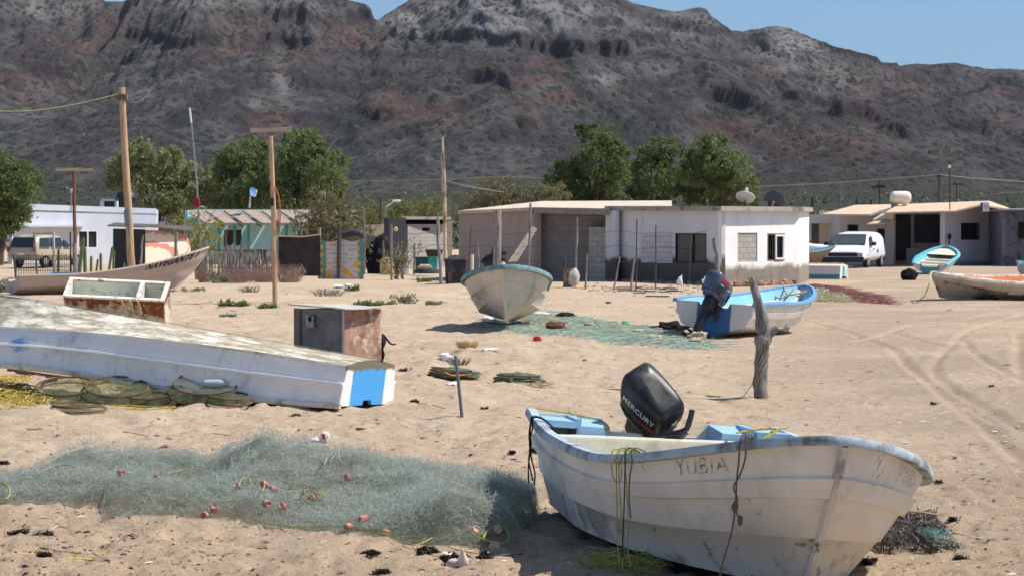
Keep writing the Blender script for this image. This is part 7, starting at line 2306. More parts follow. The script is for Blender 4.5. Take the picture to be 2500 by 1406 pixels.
fastobj('net_sheet', Vs[used] - np.array([-2.2, 22.5, 0]), remap[Qs], t.finish(c_, .8, None, .15, 0, (.4, lin((150, 164, 158))), al), parent=net, smooth=True, attr={'edge': np.clip(hz.reshape(-1)[used] / .11, 0, 1) ** .8})

redf = mat('faded_red_float', lin((192, 96, 90)), .7, .25, 12, c2=lin((206, 146, 134)), s2=8)
pinkf = mat('pale_pink_float', lin((222, 168, 148)), .6, .15, 12)
FL = [(580, 1186, 0, 'red float at the left end of the yellow loop on the net'), (646, 1181, 0, 'red float with a dark side right of the yellow loop'), (667, 1192, 0, 'red float touching the dark sided one on the net'), (385, 1163, 0, 'red double float left of the bare sand gap in the net'), (295, 1153, 0, 'red float at the far left of the net heap'),
      (763, 1213, 0, 'red float tied into the small yellow tangle'), (848, 1165, 0, 'red float on the far side of the net, right of the middle'), (650, 1227, 0, 'half buried red float below the middle of the net'), (690, 1236, 0, 'half buried red float just right of the one below the middle'), (523, 1240, 0, 'red float near the front left edge of the net'),
      (500, 1256, 1, 'orange brown float standing at the front edge of the net'), (852, 1284, 0, 'upright red float on the yellow line at the front of the net'), (942, 1300, 1, 'dull brown float in the front of the net'), (1156, 1294, 1, 'pale pink float inside the loop at the right end of the net'), (1208, 1336, 2, 'pale ring shaped float lying in front of the right end of the net'), (1216, 1292, 1, 'small pale float under the yellow loop at the right end'), (888, 1264, 0, 'faint red float sunk in the right half of the net')]
for k, (px, py, kd, lab) in enumerate(FL):
    p = on_heap(px, py, .0) - Vector((0, 0, .018))
    rr = (.027, .027, .040)[kd]
    tl = Vector((random.uniform(-1, 1), -1, random.uniform(-.3, .8))) if kd != 2 else Vector((.1, -1, .35))
    mt = Matrix.Translation(p + Vector((0, 0, rr * .55))) @ tl.to_track_quat('Z', 'Y').to_matrix().to_4x4()
    h_ = .034 if kd < 2 else .026
    obj('net_float', M().lathe(None, [(.012, -h_ * .8), (rr * .75, -h_), (rr, -h_ * .6), (rr, h_ * .6), (rr * .75, h_), (.012, h_ * .8)], 14, mat=mt), (redf, mat('dull_orange_float', lin((190, 128, 96)), .7, .2, 10) if k in (10, 12) else pinkf, pinkf)[kd], label=lab, cat='float', group='floats on the heaped gill net')


def line(label, pts, r_=.007, m_=yellow_rope, name='rope', lift=.03):
    return obj(name, M().tube(spl([on_heap(x, y, lift) for x, y in pts], 6), r_, 5), m_, label=label, cat='rope')


green_y = mat('lime_yellow_cord', lin((164, 160, 84)), .7, .2, 30)
line('yellow cord loop joining the floats in the middle of the net', [(583, 1185), (592, 1168), (615, 1163), (632, 1172), (645, 1180), (640, 1196), (618, 1186), (610, 1168)], .0042, green_y)
line('small yellow tangle on the net right of the middle', [(700, 1200), (740, 1196), (775, 1205), (790, 1210), (762, 1215), (742, 1200), (760, 1192), (800, 1212)], .0042, green_y)
line('dark arched cord above the yellow tangle', [(740, 1205), (745, 1192), (760, 1190), (775, 1196)], .005, dark_rope)
line('yellow line running along the front edge of the net', [(596, 1260), (640, 1274), (700, 1284), (760, 1285), (830, 1284), (852, 1287), (920, 1298), (960, 1312), (1010, 1330), (1055, 1312)], .0042, green_y)
line('yellow cord loop at the right end of the net with the ring float', [(1150, 1302), (1190, 1318), (1236, 1324), (1240, 1300), (1222, 1282), (1195, 1290), (1180, 1312)], .007, green_y)
line('yellow cord from the front of the net to the ring float', [(1090, 1332), (1120, 1342), (1170, 1350), (1200, 1345), (1208, 1336)], .0042, green_y)
line('pale cord arch on the left part of the net', [(100, 1150), (130, 1138), (165, 1134), (185, 1140)], .005, tan_rope)
line('yellow green ring of cord at the left edge of the net', [(0, 1178), (18, 1186), (24, 1204), (16, 1216), (0, 1220)], .007, green_y)
line('thin yellow cord across the upper middle of the net', [(410, 1155), (450, 1145), (500, 1142)], .004, green_y)
tw = M()
for (a, b_, c_) in (((805, 1128), (822, 1100), (828, 1092)), ((832, 1138), (830, 1115), (826, 1095)), ((788, 1125), (792, 1132), (800, 1122))):
    tw.tube(spl([on_heap(*a) , on_heap(*b_, lift=.05) + Vector((0, -.1, 0)), on_heap(*c_, lift=.05) + Vector((0, -.1, .03))]), .007, 5)
obj('driftwood_twigs', tw, oldwood, label='small crossed twigs standing at the back edge of the net', cat='twigs')

# ---- the green net spread flat in the middle, and others
MID = [(1150, 792), (1240, 770), (1330, 764), (1400, 768), (1480, 792), (1560, 800), (1640, 812), (1720, 828), (1740, 848), (1690, 856), (1600, 846), (1500, 838), (1400, 822), (1300, 816), (1220, 808)]
mp = [G(*q) for q in MID]


def inpoly(x, y, poly):
    ins = np.zeros(np.shape(x), bool); j = len(poly) - 1
    for i in range(len(poly)):
        xi, yi, xj, yj = poly[i].x, poly[i].y, poly[j].x, poly[j].y
        ins ^= ((yi > y) != (yj > y)) & (x < (xj - xi) * (y - yi) / (yj - yi + 1e-9) + xi)
        j = i
    return ins


def flatnet(name, label, poly, n, cols, seed, hmax=.07, w=(.003, .007), L=(.3, 1.0)):
    hf = lambda x, y: np.where(inpoly(x, y, poly), np.clip(hmax * (.75 + 1.6 * fbm(x * .8, y * .5, 3, seed)), .02, 1), 0)
    xs, ys_ = [q.x for q in poly], [q.y for q in poly]
    V, Q = strands(n, min(xs), max(xs), min(ys_), max(ys_), hf, seed, L=L, w=w, flat=.08, seg=4, over=.01)
    t = NT(name + '_twine')
    pos = t.n('NewGeometry').outputs['Position']
    col = t.mix(t.n('NewGeometry').outputs['Random Per Island'], cols[0], cols[1])
    col = t.mix(t.ramp(t.noise(.7, 5, .7, pos), .52, .62), col, cols[2])
    o = fastobj(name, V, Q, t.finish(col, .7, None, .2, 0, (.25, cols[1])), loc=(sum(xs) / len(xs), sum(ys_) / len(ys_), 0))
    return tag(o, label, 'fishing net')


flatnet('spread_net', 'pale green fishing net spread flat between the head-on skiff and the blue gunwale skiff', mp, 6500, (lin((136, 164, 148)), lin((188, 208, 192)), lin((186, 170, 138))), 31, .06)
flatnet('spread_net', 'dull red net strip lying on the sand right of the blue gunwale skiff', [G(*q) for q in [(1955, 706), (1990, 696), (2060, 706), (2150, 732), (2160, 742), (2080, 730), (2000, 714)]], 5000, (lin((146, 100, 94)), lin((176, 128, 118)), lin((126, 86, 80))), 33, .05, w=(.008, .016))
flatnet('spread_net', 'pale straw coloured net heap in front of the dull red net', [G(*q) for q in [(1962, 722), (1980, 706), (2030, 716), (2075, 730), (2060, 738), (1990, 736)]], 3500, (lin((172, 164, 128)), lin((206, 198, 164)), lin((160, 146, 112))), 34, .12, w=(.008, .016))


def junk(name, label, cat, px, py, size, m_, seed=0, kind='blob', group=None, lift=0, amp=.6):
    g = G(px, py)
    m = M()
    if kind == 'blob': m.blob(g + Vector((0, 0, size[2] * .5 + lift)), size, n=7, amp=amp, fr=2.4, seed=seed)
    elif kind == 'box': m.box(g + Vector((0, 0, size[2] / 2)), size, rz=seed)
    return obj(name, m, m_, label=label, cat=cat, group=group)


junk('tarred_sack', 'shiny reddish brown sack lying on the green net', 'sack', 1357, 806, (.24, .18, .13), mat('reddish_brown_leather', lin((112, 62, 44)), .35, .25, 5, spec=.5), 3, amp=.35)
g = G(1378, 780)
obj('black_bag', M().blob(g + Vector((0, 0, .08)), (.2, .12, .09), n=6, amp=.8, seed=3).blob(g + Vector((.14, -.05, .05)), (.12, .1, .07), n=5, amp=.8, seed=5), mat('black_bag_plastic', (.015, .015, .016), .5), label='crumpled black bag on the green net near the head-on skiff', cat='bag')
junk('white_rag', 'white bundle lying at the near edge of the green net under the skiff bow', 'rag', 1192, 786, (.13, .12, .10), mat('white_rag_cloth', lin((226, 222, 214)), .9), 4)
junk('white_bottle', 'long white plastic bottle on the sand right of the skiff bow', 'bottle', 1318, 770, (.26, .07, .06), MC['white_rag_cloth'], 5, amp=.2)
junk('green_bottle', 'green plastic bottle on the right part of the green net', 'bottle', 1527, 792, (.09, .07, .05), mat('bright_green_plastic', lin((96, 170, 110)), .5), 6)
junk('red_wrapper', 'crumpled red and white wrapper below the green net', 'wrapper', 1311, 830, (.08, .07, .06), mat('bright_red_wrapper', lin((210, 50, 70)), .5), 7)
junk('foam_box', 'thin white foam piece at the left tip of the green net', 'foam', 1198, 800, (.2, .12, .04), white_fr, .2, 'box')
junk('foam_box', 'white foam piece by the blue gunwale skiff stern', 'foam', 1662, 806, (.34, .12, .05), white_fr, .1, 'box')
junk('black_cloth', 'black rag pile left of the blue gunwale skiff stern', 'rag', 1632, 808, (.34, .2, .12), black_void, 9, amp=.9)
for k, (px, py, s_) in enumerate([(1640, 820, .12), (1702, 828, .14), (1560, 818, .1), (1700, 838, .1), (1500, 815, .08), (1440, 800, .09), (1600, 835, .1)]):
    junk('net_lead', ['pale sack lump at the stern side of the green net', 'round pale sack near the shaded skiff transom', 'tan lump on the green net centre', 'tan sack at the right tip of the green net', 'pink and white lump on the green net', 'pale lump behind the reddish sack', 'grey lump on the brown part of the green net'][k], 'lump', px, py, (s_ * 1.4, s_, s_ * .8), mat('tan_sack_cloth', lin((180, 160, 138)), .9, .2, 6), k)
junk('stone', 'flat dark stone alone on the open sand', 'stone', 1485, 743, (.08, .08, .05), darkwood, 3)
junk('white_rag', 'white torn rag on the dune beside the green weed', 'rag', 843, 706, (.34, .15, .10), MC['white_rag_cloth'], 14, amp=.9)
junk('white_rag', 'white crumpled paper above the folded traps', 'paper', 1088, 884, (.10, .06, .08), MC['white_plastic_film'], 15, amp=.9)
junk('plastic_bag', 'white plastic scrap on bare sand right of the straw tuft', 'bag', 1200, 862, (.16, .06, .03), MC['white_plastic_film'], 16)
junk('plastic_bag', 'white plastic scrap under the near folded trap', 'bag', 1108, 946, (.08, .06, .03), MC['white_plastic_film'], 17)
bag = root('shopping_bag', 'crumpled white shopping bag with a red print behind the heaped net', 'bag', G(785, 1080))
g = G(785, 1080)
obj('film', M().blob(g + Vector((.03, 0, .05)), (.055, .03, .06), n=7, amp=.7, fr=3, seed=3).blob(g + Vector((-.05, 0, .025)), (.06, .04, .025), n=6, amp=.7, seed=8), MC['white_plastic_film'], bag)
obj('red_print', M().blob(g + Vector((.03, -.022, .06)), (.03, .014, .032), n=6, amp=.5, seed=4), MC['bright_red_wrapper'], bag)
tr_ = root('foam_tray', 'white lidded foam food tray before the traps', 'tray', G(230, 974))
g = G(230, 974)
obj('base', M().rbox(Matrix.Translation(g + Vector((0, 0, .03))), (.17, .12, .06), .4), white_fr, tr_)
obj('lid', M().rbox(Matrix.Translation(g + Vector((.01, .01, .075))) @ Matrix.Rotation(.25, 4, 'Y'), (.17, .12, .02), .4), white_fr, tr_)
bd = P(10, 905, 39)
obj('driftwood_plank', M().tube([G(22, 908), G(110, 918), G(205, 930)], .035, 6, wob=.2), mat('red_brown_driftwood', lin((128, 96, 80)), .9, .2, 4), label='long red brown stick lying under the raised edge of the upturned hull', cat='stick')
obj('driftwood_plank', M().tube([G(365, 934), G(470, 944), G(560, 950)], .03, 6, wob=.2), mat('tan_stick', lin((170, 132, 100)), .9, .2, 4), label='tan stick lying against the near gunwale of the upturned hull', cat='stick')
obj('bent_branch', M().tube(spl([G(138, 960) + Vector((0, 0, .12)), G(104, 965) + Vector((0, 0, .1)), G(104, 985) + Vector((0, 0, .05)), G(128, 1000)], 5), .02, 6, wob=.15), oldwood, label='grey bent branch among the yellow rope at the left', cat='branch')
obj('fish_bone_branch', M().tube(spl([G(125, 1290), G(150, 1287) + Vector((0, 0, .03)), G(210, 1300), G(300, 1296)], 5), .006, 5), mat('pale_stalk', lin((196, 180, 160)), .9), label='long pale stalk lying across the black weed at bottom left', cat='stalk')
obj('pale_stalk', M().tube(spl([G(125, 1228), G(150, 1240), G(195, 1248)], 5), .007, 5), MC['pale_stalk'], label='pale stalk at the front left edge of the net', cat='stalk')

# ---- fish traps
tg = mat('dark_green_trap_net', lin((72, 92, 76)), .8, .3, 30, c2=lin((110, 120, 90)), s2=20, t2=(.5, .6), bump=.5, bs=80)
ringm = mat('rusted_trap_ring', lin((104, 80, 56)), .8, .3, 10)
t = NT('trap_netting')
al = t.math('MULTIPLY', t.ramp(t.noise(240, 2, .6), .44, .62), t.ramp(t.noise(9, 4, .7, off=3), .3, .6, .35, 1.0))
trapnet = t.finish(t.mix(t.ramp(t.noise(7, 5, .7), .4, .6), lin((84, 94, 72)), lin((128, 126, 96))), .8, None, .15, 0, None, al)


def trap(label, px, py, rx, tilt, h_, yaw=0, D=None):
    g = G(px, py)
    r_ = rx * mpp(g.y)
    o = root('fish_trap', label, 'fish trap', g, 'round fish traps')
    mt = Matrix.Translation(g + Vector((0, 0, abs(math.sin(tilt)) * r_ + .015))) @ Matrix.Rotation(yaw, 4, 'Z') @ Matrix.Rotation(tilt, 4, 'X')
    for z, k in ((0, 1.0), (h_, .86)):
        obj('ring', M().tube([mt @ Vector((r_ * k * math.cos(a), r_ * k * math.sin(a), z)) for a in [2 * math.pi * i / 36 for i in range(37)]], .012, 6), ringm, o)
    nt = M(); vs = []; n = 36
    prof = [(.02, h_ * .55), (.4, h_ * .8), (.86, h_), (.97, h_ * .5), (1.0, 0), (.5, -.01), (.02, -.01)]
    for k, z in prof:
        for i in range(n):
            a = 2 * math.pi * i / n
            vs.append(mt @ Vector((r_ * k * math.cos(a), r_ * k * math.sin(a), z + .02 * MN.noise(Vector((a * 2, k * 4, px))))))
    nt.add(vs, [[j * n + i, j * n + (i + 1) % n, (j + 1) * n + (i + 1) % n, (j + 1) * n + i] for j in range(len(prof) - 1) for i in range(n)])
    obj('netting', nt, trapnet, o)
    return o, mt, r_


o, mt, r_ = trap('round fish trap with a clear bottle inside, nearest the blue transom', 505, 991, 92, R(18), .12)
obj('bottle', M().lathe(None, [(.02, 0), (.05, .03), (.055, .2), (.05, .27), (.02, .33)], 12, mat=mt @ Matrix.Translation(Vector((-.05, -.05, .13))) @ Matrix.Rotation(math.pi / 2, 4, 'Y')), mat('clear_grey_bottle', lin((170, 180, 180)), .15, spec=.7), label='clear plastic bottle lying in the round trap nearest the blue transom', cat='bottle')
trap('round fish trap leaning on the one with the bottle', 560, 996, 55, R(8), .07, .3)
trap('round fish trap second from the blue transom, tangled in yellow rope', 372, 988, 84, R(17), .10, -.2)
trap('round fish trap in the middle of the row along the upturned hull', 285, 986, 88, R(16), .09, .15)
trap('round fish trap at the left of the row, half under yellow rope', 160, 982, 84, R(15), .09, 0)
trap('flattened round trap lying on the sand below the row', 190, 1002, 70, R(3), .05, .1)
# two folded traps on the open sand
for k, (px, py, w_, lab) in enumerate([(1106, 926, 62, 'folded green fish trap with orange cord, left of the pair on open sand'), (1266, 940, 62, 'folded green fish trap with coiled rope, right of the pair on open sand')]):
    g = G(px, py); hw = w_ * mpp(g.y)
    o = root('folded_trap', lab, 'fish trap', g)
    m = M()
    for j in range(4):
        z = .03 + j * .035
        m.tube([g + Vector((hw * (1 - .05 * j) * math.cos(a), .22 * math.sin(a), z + .04 * math.cos(a) * (-1 if k == 0 else -.2))) for a in [2 * math.pi * i / 30 for i in range(31)]], .012, 5)
    obj('ring', m, ringm, o)
    b = M(); b.blob(g + Vector((0, 0, .07)), (hw * .98, .24, .10), n=10, amp=.35, fr=4, seed=k + 2)
    obj('netting', b, tg, o)
    if k == 0: obj('orange_cord', M().tube(spl([g + Vector((-hw * .3, -.24, .12)), g + Vector((0, -.26, .07)), g + Vector((hw * .5, -.25, .08))]), .012, 5), mat('orange_cord', lin((216, 140, 60)), .8), o)
weed('grey_weed', 'dry twigs piled behind the left folded trap', 1120, 896, 70, 22, 0, None, 71, stems=60, sm=MC['grey_stick_bark'])


def tangle(name, label, pts, n, r_, m_, seed, spread, up=.06, cat='rope'):
    """loops of rope wandering along a path of photo positions"""
    rn = random.Random(seed); m = M()
    for i in range(n):
        k = rn.random() * (len(pts) - 1); j = int(k)
        a, b = G(*pts[j]), G(*pts[min(j + 1, len(pts) - 1)])
        c = a.lerp(b, k - j) + Vector((rn.uniform(-1, 1) * spread, rn.uniform(-1, 1) * spread * 1.5, 0))
        c.z = gz(c.x, c.y)
        q = []
        ang = rn.uniform(0, 6.28)
        for s_ in range(5):
            q.append(c + Vector((math.cos(ang), math.sin(ang), 0)) * spread * rn.uniform(.2, 1.0) + Vector((0, 0, r_ + up * rn.random())))
            ang += rn.uniform(.5, 1.6)
        m.tube(spl(q, 4), r_, 4)
    if len(pts) > 1: m.tube(spl([G(*q) + Vector((rn.uniform(-1, 1) * spread * .3, 0, r_)) for q in pts], 5), r_, 4)
    return obj(name, m, m_, label=label, cat=cat)


tangle('rope_tangle', 'big tangle of yellow rope at the left edge before the upturned hull', [(0, 930), (20, 950), (40, 970), (80, 985), (20, 1000)], 110, .0055, yellow_rope, 3, .24, .12)
tangle('rope_tangle', 'yellow rope strewn over the row of traps', [(160, 945), (250, 940), (330, 960), (400, 966), (470, 975)], 130, .005, yellow_rope, 4, .22, .10)
tangle('rope_tangle', 'small coil of yellow rope on the trap in the middle', [(355, 950), (385, 955)], 14, .008, yellow_rope, 5, .12, .10)
tangle('rope_tangle', 'yellowish rope coil at the near edge of the right folded trap', [(1235, 940), (1280, 945), (1330, 942)], 26, .008, tan_rope, 6, .16, .05)
tangle('rope_tangle', 'thin yellow rope strands on the sand below the traps', [(60, 990), (160, 985), (300, 995)], 18, .005, yellow_rope, 7, .5, .02)
rope('rope', 'long thin yellow line across the sand behind the heaped net', spl([G(-20, 1040), G(100, 1050), G(180, 1052), G(300, 1058), G(400, 1066), G(460, 1069), G(560, 1073), G(700, 1088), G(780, 1095)], 6), .006)
rope('rope', 'faint yellow line running right from the blue transom', spl([G(960, 985), G(1040, 1000), G(1130, 1006), G(1220, 1012), G(1298, 1020)], 6), .005)
rope('rope', 'frayed yellow rope at the bottom left corner', spl([G(-20, 1358), G(80, 1358), G(170, 1356), G(215, 1350), G(250, 1343), G(265, 1352)], 6), .006, extra=[spl([G(150, 1368), G(190, 1360), G(225, 1358), G(240, 1362)], 6), spl([G(280, 1348), G(300, 1354), G(340, 1359)], 6), spl([G(200, 1357), G(220, 1362), G(228, 1365)], 6)])
rope('rope', 'thin yellow cord above the frayed rope at bottom left', spl([G(48, 1348), G(75, 1345), G(96, 1338), G(150, 1344), G(200, 1352)], 6), .004)

# ---- dark weed clumps
sw = leafmat('dark_seaweed', (.010, .009, .008), lin((70, 58, 48)), .1)
for k, (px, py, w_, h_, n, lab) in enumerate([(112, 1305, 70, 22, 700, 'black seaweed heap at the bottom left with a stalk over it'), (45, 1302, 60, 8, 260, 'flat brown weed strip left of the black heap'), (106, 1370, 34, 16, 240, 'small round grey weed clod at the bottom left'), (905, 1372, 70, 18, 420, 'brown seaweed clump before the middle of the net'), (930, 1398, 60, 16, 360, 'black weed clump at the bottom edge, left of the shells'),
                                             (1040, 1366, 80, 16, 420, 'ragged seaweed left of the shells at the bottom edge'), (1110, 1372, 110, 24, 700, 'black seaweed pile around the shells at the bottom edge'), (1183, 1380, 34, 20, 280, 'small black weed ball at the shadow edge of the large skiff'), (1320, 1104, 90, 16, 460, 'long dark weed strip behind the hanging black cord'), (1250, 1112, 30, 8, 120, 'small weed scrap left of the dark weed strip'),
                                             (2342, 1364, 44, 30, 380, 'dark round weed clod right of the dead branches'), (2210, 1328, 120, 14, 420, 'weed layer under the dead branches'), (2120, 1385, 60, 14, 260, 'weed clump below the dead branches'), (430, 1245, 70, 20, 420, 'dark brown weed caught in the front of the net'), (1180, 1000, 40, 6, 60, 'tiny weed flake right of the metal stake'), (1010, 994, 40, 9, 140, 'brown weed flake right of the upturned transom'),
                                             (985, 900, 60, 10, 180, 'dark weed and twigs beside the left folded trap'), (720, 1018, 34, 10, 100, 'grey weed flake below the upturned hull'), (605, 994, 60, 8, 160, 'dark weed strip near the round trap with the bottle'), (425, 998, 34, 12, 160, 'green net scrap below the traps'), (2290, 1184, 22, 9, 60, 'dark pebble like clod on the right sand'), (2325, 1275, 36, 14, 120, 'pale grey clod above the dead branches'), (2420, 945, 20, 6, 40, 'dark clod on the tyre tracked sand'), (2280, 988, 26, 6, 50, 'dark flat clod below the tyre ruts'), (8, 1132, 24, 12, 120, 'dark weed ball at the left edge above the net')]):
    g = G(px, py)
    hw, hh = w_ / 2 * mpp(g.y), h_ * mpp(g.y)
    rn = random.Random(k)
    cs = [(g.x + rn.gauss(0, .26) * hw, g.y + rn.gauss(0, .4) * hw, g.z + hh * rn.uniform(.1, .5)) for _ in range(14)]
    V, Q = leaf_cloud(cs, [max(hh * .5, .02)] * 14, int(n * 4), .020, 100 + k, clump=9, aspect=.5)
    V[:, 2] = np.maximum(g.z + (V[:, 2] - g.z) * .95, g.z + .004 + .012 * rs.rand(len(V)))
    o = fastobj('seaweed_clump', V, Q, gg if k == 19 else sw, loc=tuple(g))
    tag(o, lab, 'seaweed', 'dark weed clumps on the sand')
# dead branches heap at the right
o = root('dead_branches', 'tangled grey dead branches with teal net scraps under the bow of the large skiff, right', 'branches', G(2210, 1340))
hb_ = [G(*q) for q in [(2085, 1345), (2120, 1292), (2200, 1272), (2280, 1275), (2330, 1320), (2345, 1350), (2280, 1352), (2180, 1350)]]
hf = lambda x, y: np.where(inpoly(x, y, hb_), np.clip(.085 * (1 + 2.6 * fbm(x * 2.6, y * 2.6, 3, 91)), .005, .3), 0)
xs, ys_ = [q.x for q in hb_], [q.y for q in hb_]
V, Q = strands(2600, min(xs), max(xs), min(ys_), max(ys_), hf, 71, L=(.05, .18), w=(.002, .0045), flat=.5, seg=4, over=.05)
fastobj('twigs', V - np.array(o.location), Q, leafmat('grey_dead_twig', lin((66, 60, 54)), lin((138, 128, 116)), .05), parent=o, kind='stuff')
obj('thick_branch', M().tube(spl([G(2130, 1298) + Vector((0, 0, .1)), G(2190, 1302) + Vector((0, 0, .1)), G(2240, 1326) + Vector((0, 0, .08)), G(2285, 1350) + Vector((0, 0, .03))], 5), [.02] * 16, 7, wob=.2), mat('dark_branch', lin((84, 76, 70)), .95, .2, 6), o)
obj('branch', M().tube(spl([G(2110, 1316), G(2180, 1300) + Vector((0, 0, .12)), G(2290, 1285) + Vector((0, 0, .08))], 5), .008, 5, wob=.2), MC['grey_stick_bark'], o)
hf2 = lambda x, y: np.where((x - G(2270, 1325).x) ** 2 + (y - G(2270, 1325).y) ** 2 < .03, .1, 0)
g = G(2270, 1325)
V, Q = strands(220, g.x - .2, g.x + .2, g.y - .2, g.y + .2, hf2, 72, L=(.05, .2), w=(.0015, .003), seg=4)
fastobj('net_scrap', V - np.array(o.location), Q, leafmat('teal_net_scrap', lin((84, 140, 132)), lin((130, 176, 166)), .2), parent=o, kind='stuff')
for k, (px, py, lab) in enumerate([(1130, 1388, 'pale conch shell standing in the black weed at the bottom edge'), (1103, 1386, 'broken pale shell left of the conch shell'), (1085, 1368, 'grey shell half hidden by the black weed')]):
    g = G(px, py); s_ = .05
    obj('sea_shell', M().lathe(None, [(.004, .1), (s_ * .4, .06), (s_ * .7, .03), (s_ * .8, 0), (s_ * .5, -.03), (.004, -.05)], 10, mat=Matrix.Translation(g + Vector((0, 0, .03))) @ Matrix.Rotation(.4 + k * .6, 4, 'X') @ Matrix.Rotation(k, 4, 'Y')), mat('shell_pink_white', lin((222, 204, 192)), .5, .15, 20, c2=lin((170, 140, 140)), s2=14), label=lab, cat='shell')


# ---- fine litter nobody could count
def litter(name, label, n, seed, m_, size, d0=17.2, d1=95, cat='debris'):
    r = np.random.RandomState(seed)
    D = 1 / r.uniform(1 / d1, 1 / d0, n * 3) ; D = D[: n * 3]
    x = r.uniform(-.21, .21, len(D)) * D
    cl = fbm(x * .6, D * .35, 3, seed)
    k = (cl + .55 * r.rand(len(D)) > .30)
    x, D = x[k][:n], D[k][:n]; n = len(x)
    z = gfine_fast(x, D)
    s = size * np.exp(r.normal(0, .55, n)) * (.6 + D / 40)
    a = r.uniform(0, 6.28, n); el = r.uniform(.5, 1.2, n)
    ux_, uy_ = np.cos(a), np.sin(a)
    V = []
    for (p, q, h) in ((-1, -.35, .0), (.9, -.4, .1), (1, .35, .05), (-.2, .5, .3), (-1, .2, .12)):
        jx = p * s * (1 + .4 * r.normal(size=n)); jy = q * s * (1 + .4 * r.normal(size=n))
        V.append(np.stack([x + ux_ * jx - uy_ * jy, D + uy_ * jx + ux_ * jy, z + .004 + h * s * el], 1))
    V = np.stack(V, 1).reshape(-1, 3)
    i = np.arange(n)[:, None] * 5
    T = np.concatenate([i + np.array([[0, 1, 3]]), i + np.array([[1, 2, 3]]), i + np.array([[2, 4, 3]]), i + np.array([[4, 0, 3]])])
    fastobj(name, V, T, m_, kind='stuff', label=label, cat=cat)




litter('weed_flakes', 'small dark flakes of dry weed scattered over the sand', 4200, 201, leafmat('dark_flake', lin((62, 50, 42)), lin((126, 104, 86)), .0), .0095)
litter('shell_bits', 'small white shell bits scattered over the sand', 1700, 202, leafmat('white_shell_bit', lin((214, 206, 196)), lin((240, 236, 230)), .0), .008)
litter('brown_bits', 'small brown twigs and pebbles scattered over the sand', 3800, 203, leafmat('brown_bit', lin((120, 98, 78)), lin((160, 134, 108)), .0), .010)

litter('near_grit', 'fine dark grit and weed crumbs on the nearest sand', 4200, 204, MC['dark_flake'], .0062, 17.2, 27)
litter('near_shell_grit', 'fine pale shell grit on the nearest sand', 1500, 205, MC['white_shell_bit'], .006, 17.2, 27)
tangle('rope_tangle', 'frayed yellow green cord ends piled on the sand under the large skiff', [(1495, 1385), (1545, 1392)], 60, .003, green_y, 9, .16, .10)

# ------------------------------------------------------------------ cords on the large skiff
gp_ = [(u / 200, FGM @ (fg.pt(u / 200, 1, -1, .055) + Vector((0, 0, .04)))) for u in range(201)]


def gun_at(px):
    best = min(((abs(CX + F * p.x / (p.y * CT - (p.z - H) * ST) - px), p, u) for u, p in gp_ if u > .01), key=lambda q: q[0])
    return best[1].copy(), best[2]


def hang(label, px, drops, r_, m_, inb=.18, ends=None):
    m = M()
    for dx0, rows in drops:
        p, u = gun_at(px + dx0)
        inn = FGM @ (fg.pt(u, .9, -1, -.12))
        q = [inn + Vector((0, 0, .02)), p.lerp(inn, .45) + Vector((0, 0, .05)), p + Vector((0, -.015, .015))]
        for (x, y, fwd) in rows: q.append(P(x, y, p.y - fwd))
        m.tube(spl(q, 5), r_, 5)
    return obj('cord', m, m_, label=label, cat='cord')


hang('bundle of yellow cords hanging over the gunwale amidships on the large skiff', 1508, [(-10, [(1493, 1130, .03), (1496, 1160, .03), (1505, 1176, .03), (1516, 1168, .03), (1518, 1140, .03)]), (0, [(1505, 1160, .03), (1506, 1240, .03), (1508, 1320, .04), (1512, 1375, .3)]), (4, [(1512, 1180, .03), (1517, 1260, .03), (1519, 1330, .04), (1520, 1390, .3)]), (16, [(1530, 1190, .03), (1534, 1280, .03), (1533, 1340, .04), (1540, 1385, .3)])], .0042, green_y)
hang('dark brown cord hanging straight down beside the yellow bundle', 1528, [(0, [(1526, 1140, .03), (1524, 1220, .03), (1521, 1300, .03), (1519, 1360, .05)])], .0045, dark_rope)
hang('brown cord with a slack curve right of the yellow bundle', 1543, [(0, [(1543, 1130, .03), (1537, 1165, .03), (1536, 1220, .03), (1540, 1265, .03)])], .005, mat('brown_cord', lin((112, 92, 76)), .9))
hang('knotted brown cord hanging below the worn name on the large skiff', 1822, [(0, [(1820, 1115, .03), (1806, 1160, .04), (1791, 1188, .04), (1800, 1215, .04), (1795, 1240, .04), (1806, 1268, .04)]), (-16, [(1803, 1130, .03), (1798, 1180, .04), (1796, 1220, .04), (1788, 1290, .05), (1768, 1360, .1), (1754, 1420, .2)])], .006, MC['brown_cord'])
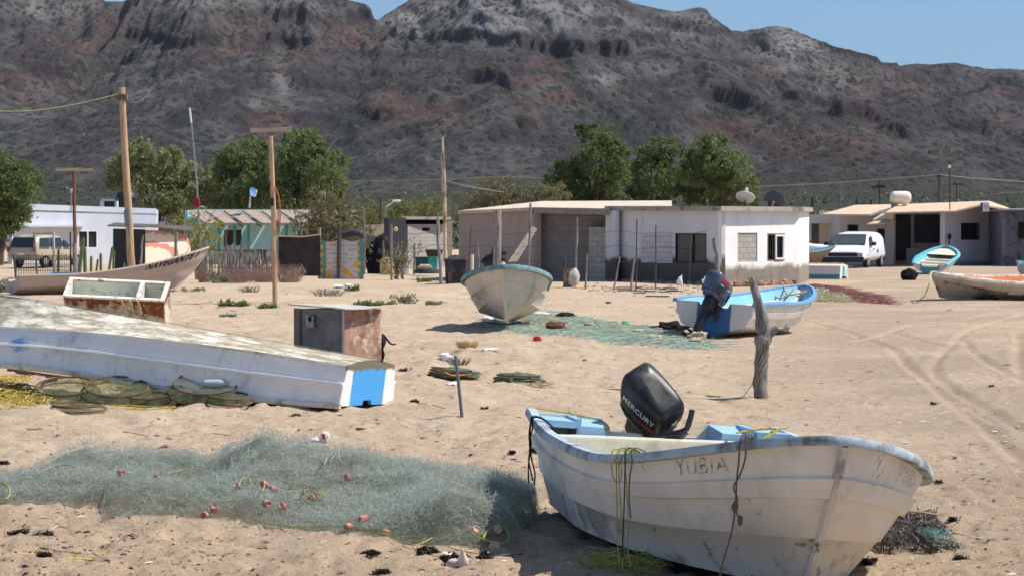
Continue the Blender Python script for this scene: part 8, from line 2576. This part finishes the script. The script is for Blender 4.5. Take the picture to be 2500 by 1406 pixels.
p, u = gun_at(1806)
obj('cord_knot', M().blob(P(1795, 1238, p.y - .04), (.02, .02, .035), n=6, amp=.5, seed=2).blob(P(1807, 1270, p.y - .04), (.016, .016, .03), n=6, amp=.5, seed=3), MC['brown_cord'], label='knot and frayed end of the brown cord below the worn name', cat='knot')
hang('black cords hanging from the stern corner of the large skiff', 1302, [(-1, [(1296, 1030, .02), (1292, 1060, .02), (1294, 1100, .02), (1290, 1140, .02), (1291, 1180, .02)]), (1, [(1300, 1045, .02), (1293, 1080, .02), (1298, 1120, .02), (1306, 1155, .02), (1304, 1182, .02)]), (0, [(1294, 1055, .02), (1297, 1085, .02), (1291, 1120, .02), (1296, 1150, .02), (1301, 1172, .02)])], .006, mat('black_cord', (.014, .014, .014), .9))
g0 = FGM @ (fg.pt(.0, 1, -1) + Vector((0, .1, .05)))
rope('cord', 'yellow cord looped on the stern corner of the large skiff', spl([FGM @ Vector((-.02, -.93, .745)), FGM @ Vector((.0, -.75, .735)), FGM @ Vector((.05, -.55, .715)), FGM @ Vector((.12, -.42, .69)), FGM @ Vector((.22, -.40, .64)), FGM @ Vector((.16, -.60, .68)), FGM @ Vector((.05, -.68, .75))], 6), .007, green_y, cat='cord')
qd = FGM @ Vector((.25, .72, .72))
rope('cord', 'yellow cord tied round the far side deck of the large skiff', spl([FGM @ Vector((.42, .55, .70)), FGM @ Vector((.45, .72, .74)), FGM @ Vector((.5, .85, .75)), FGM @ Vector((.55, .72, .66)), FGM @ Vector((.6, .75, .55)), FGM @ Vector((.48, .8, .72)), FGM @ Vector((.4, .95, .77))], 6), .009, yellow_rope, cat='cord')
rope('cord', 'brown cord arched over the far inside of the large skiff', spl([FGM @ (fg.pt(.86, .9, -1, -.15)), FGM @ (fg.pt(.83, 1, -1, -.35) + Vector((0, 0, .10))), FGM @ (fg.pt(.78, 1, -1, -.5) + Vector((0, 0, .06))), FGM @ (fg.pt(.74, .9, -1, -.6))], 6), .007, MC['brown_cord'], cat='cord')
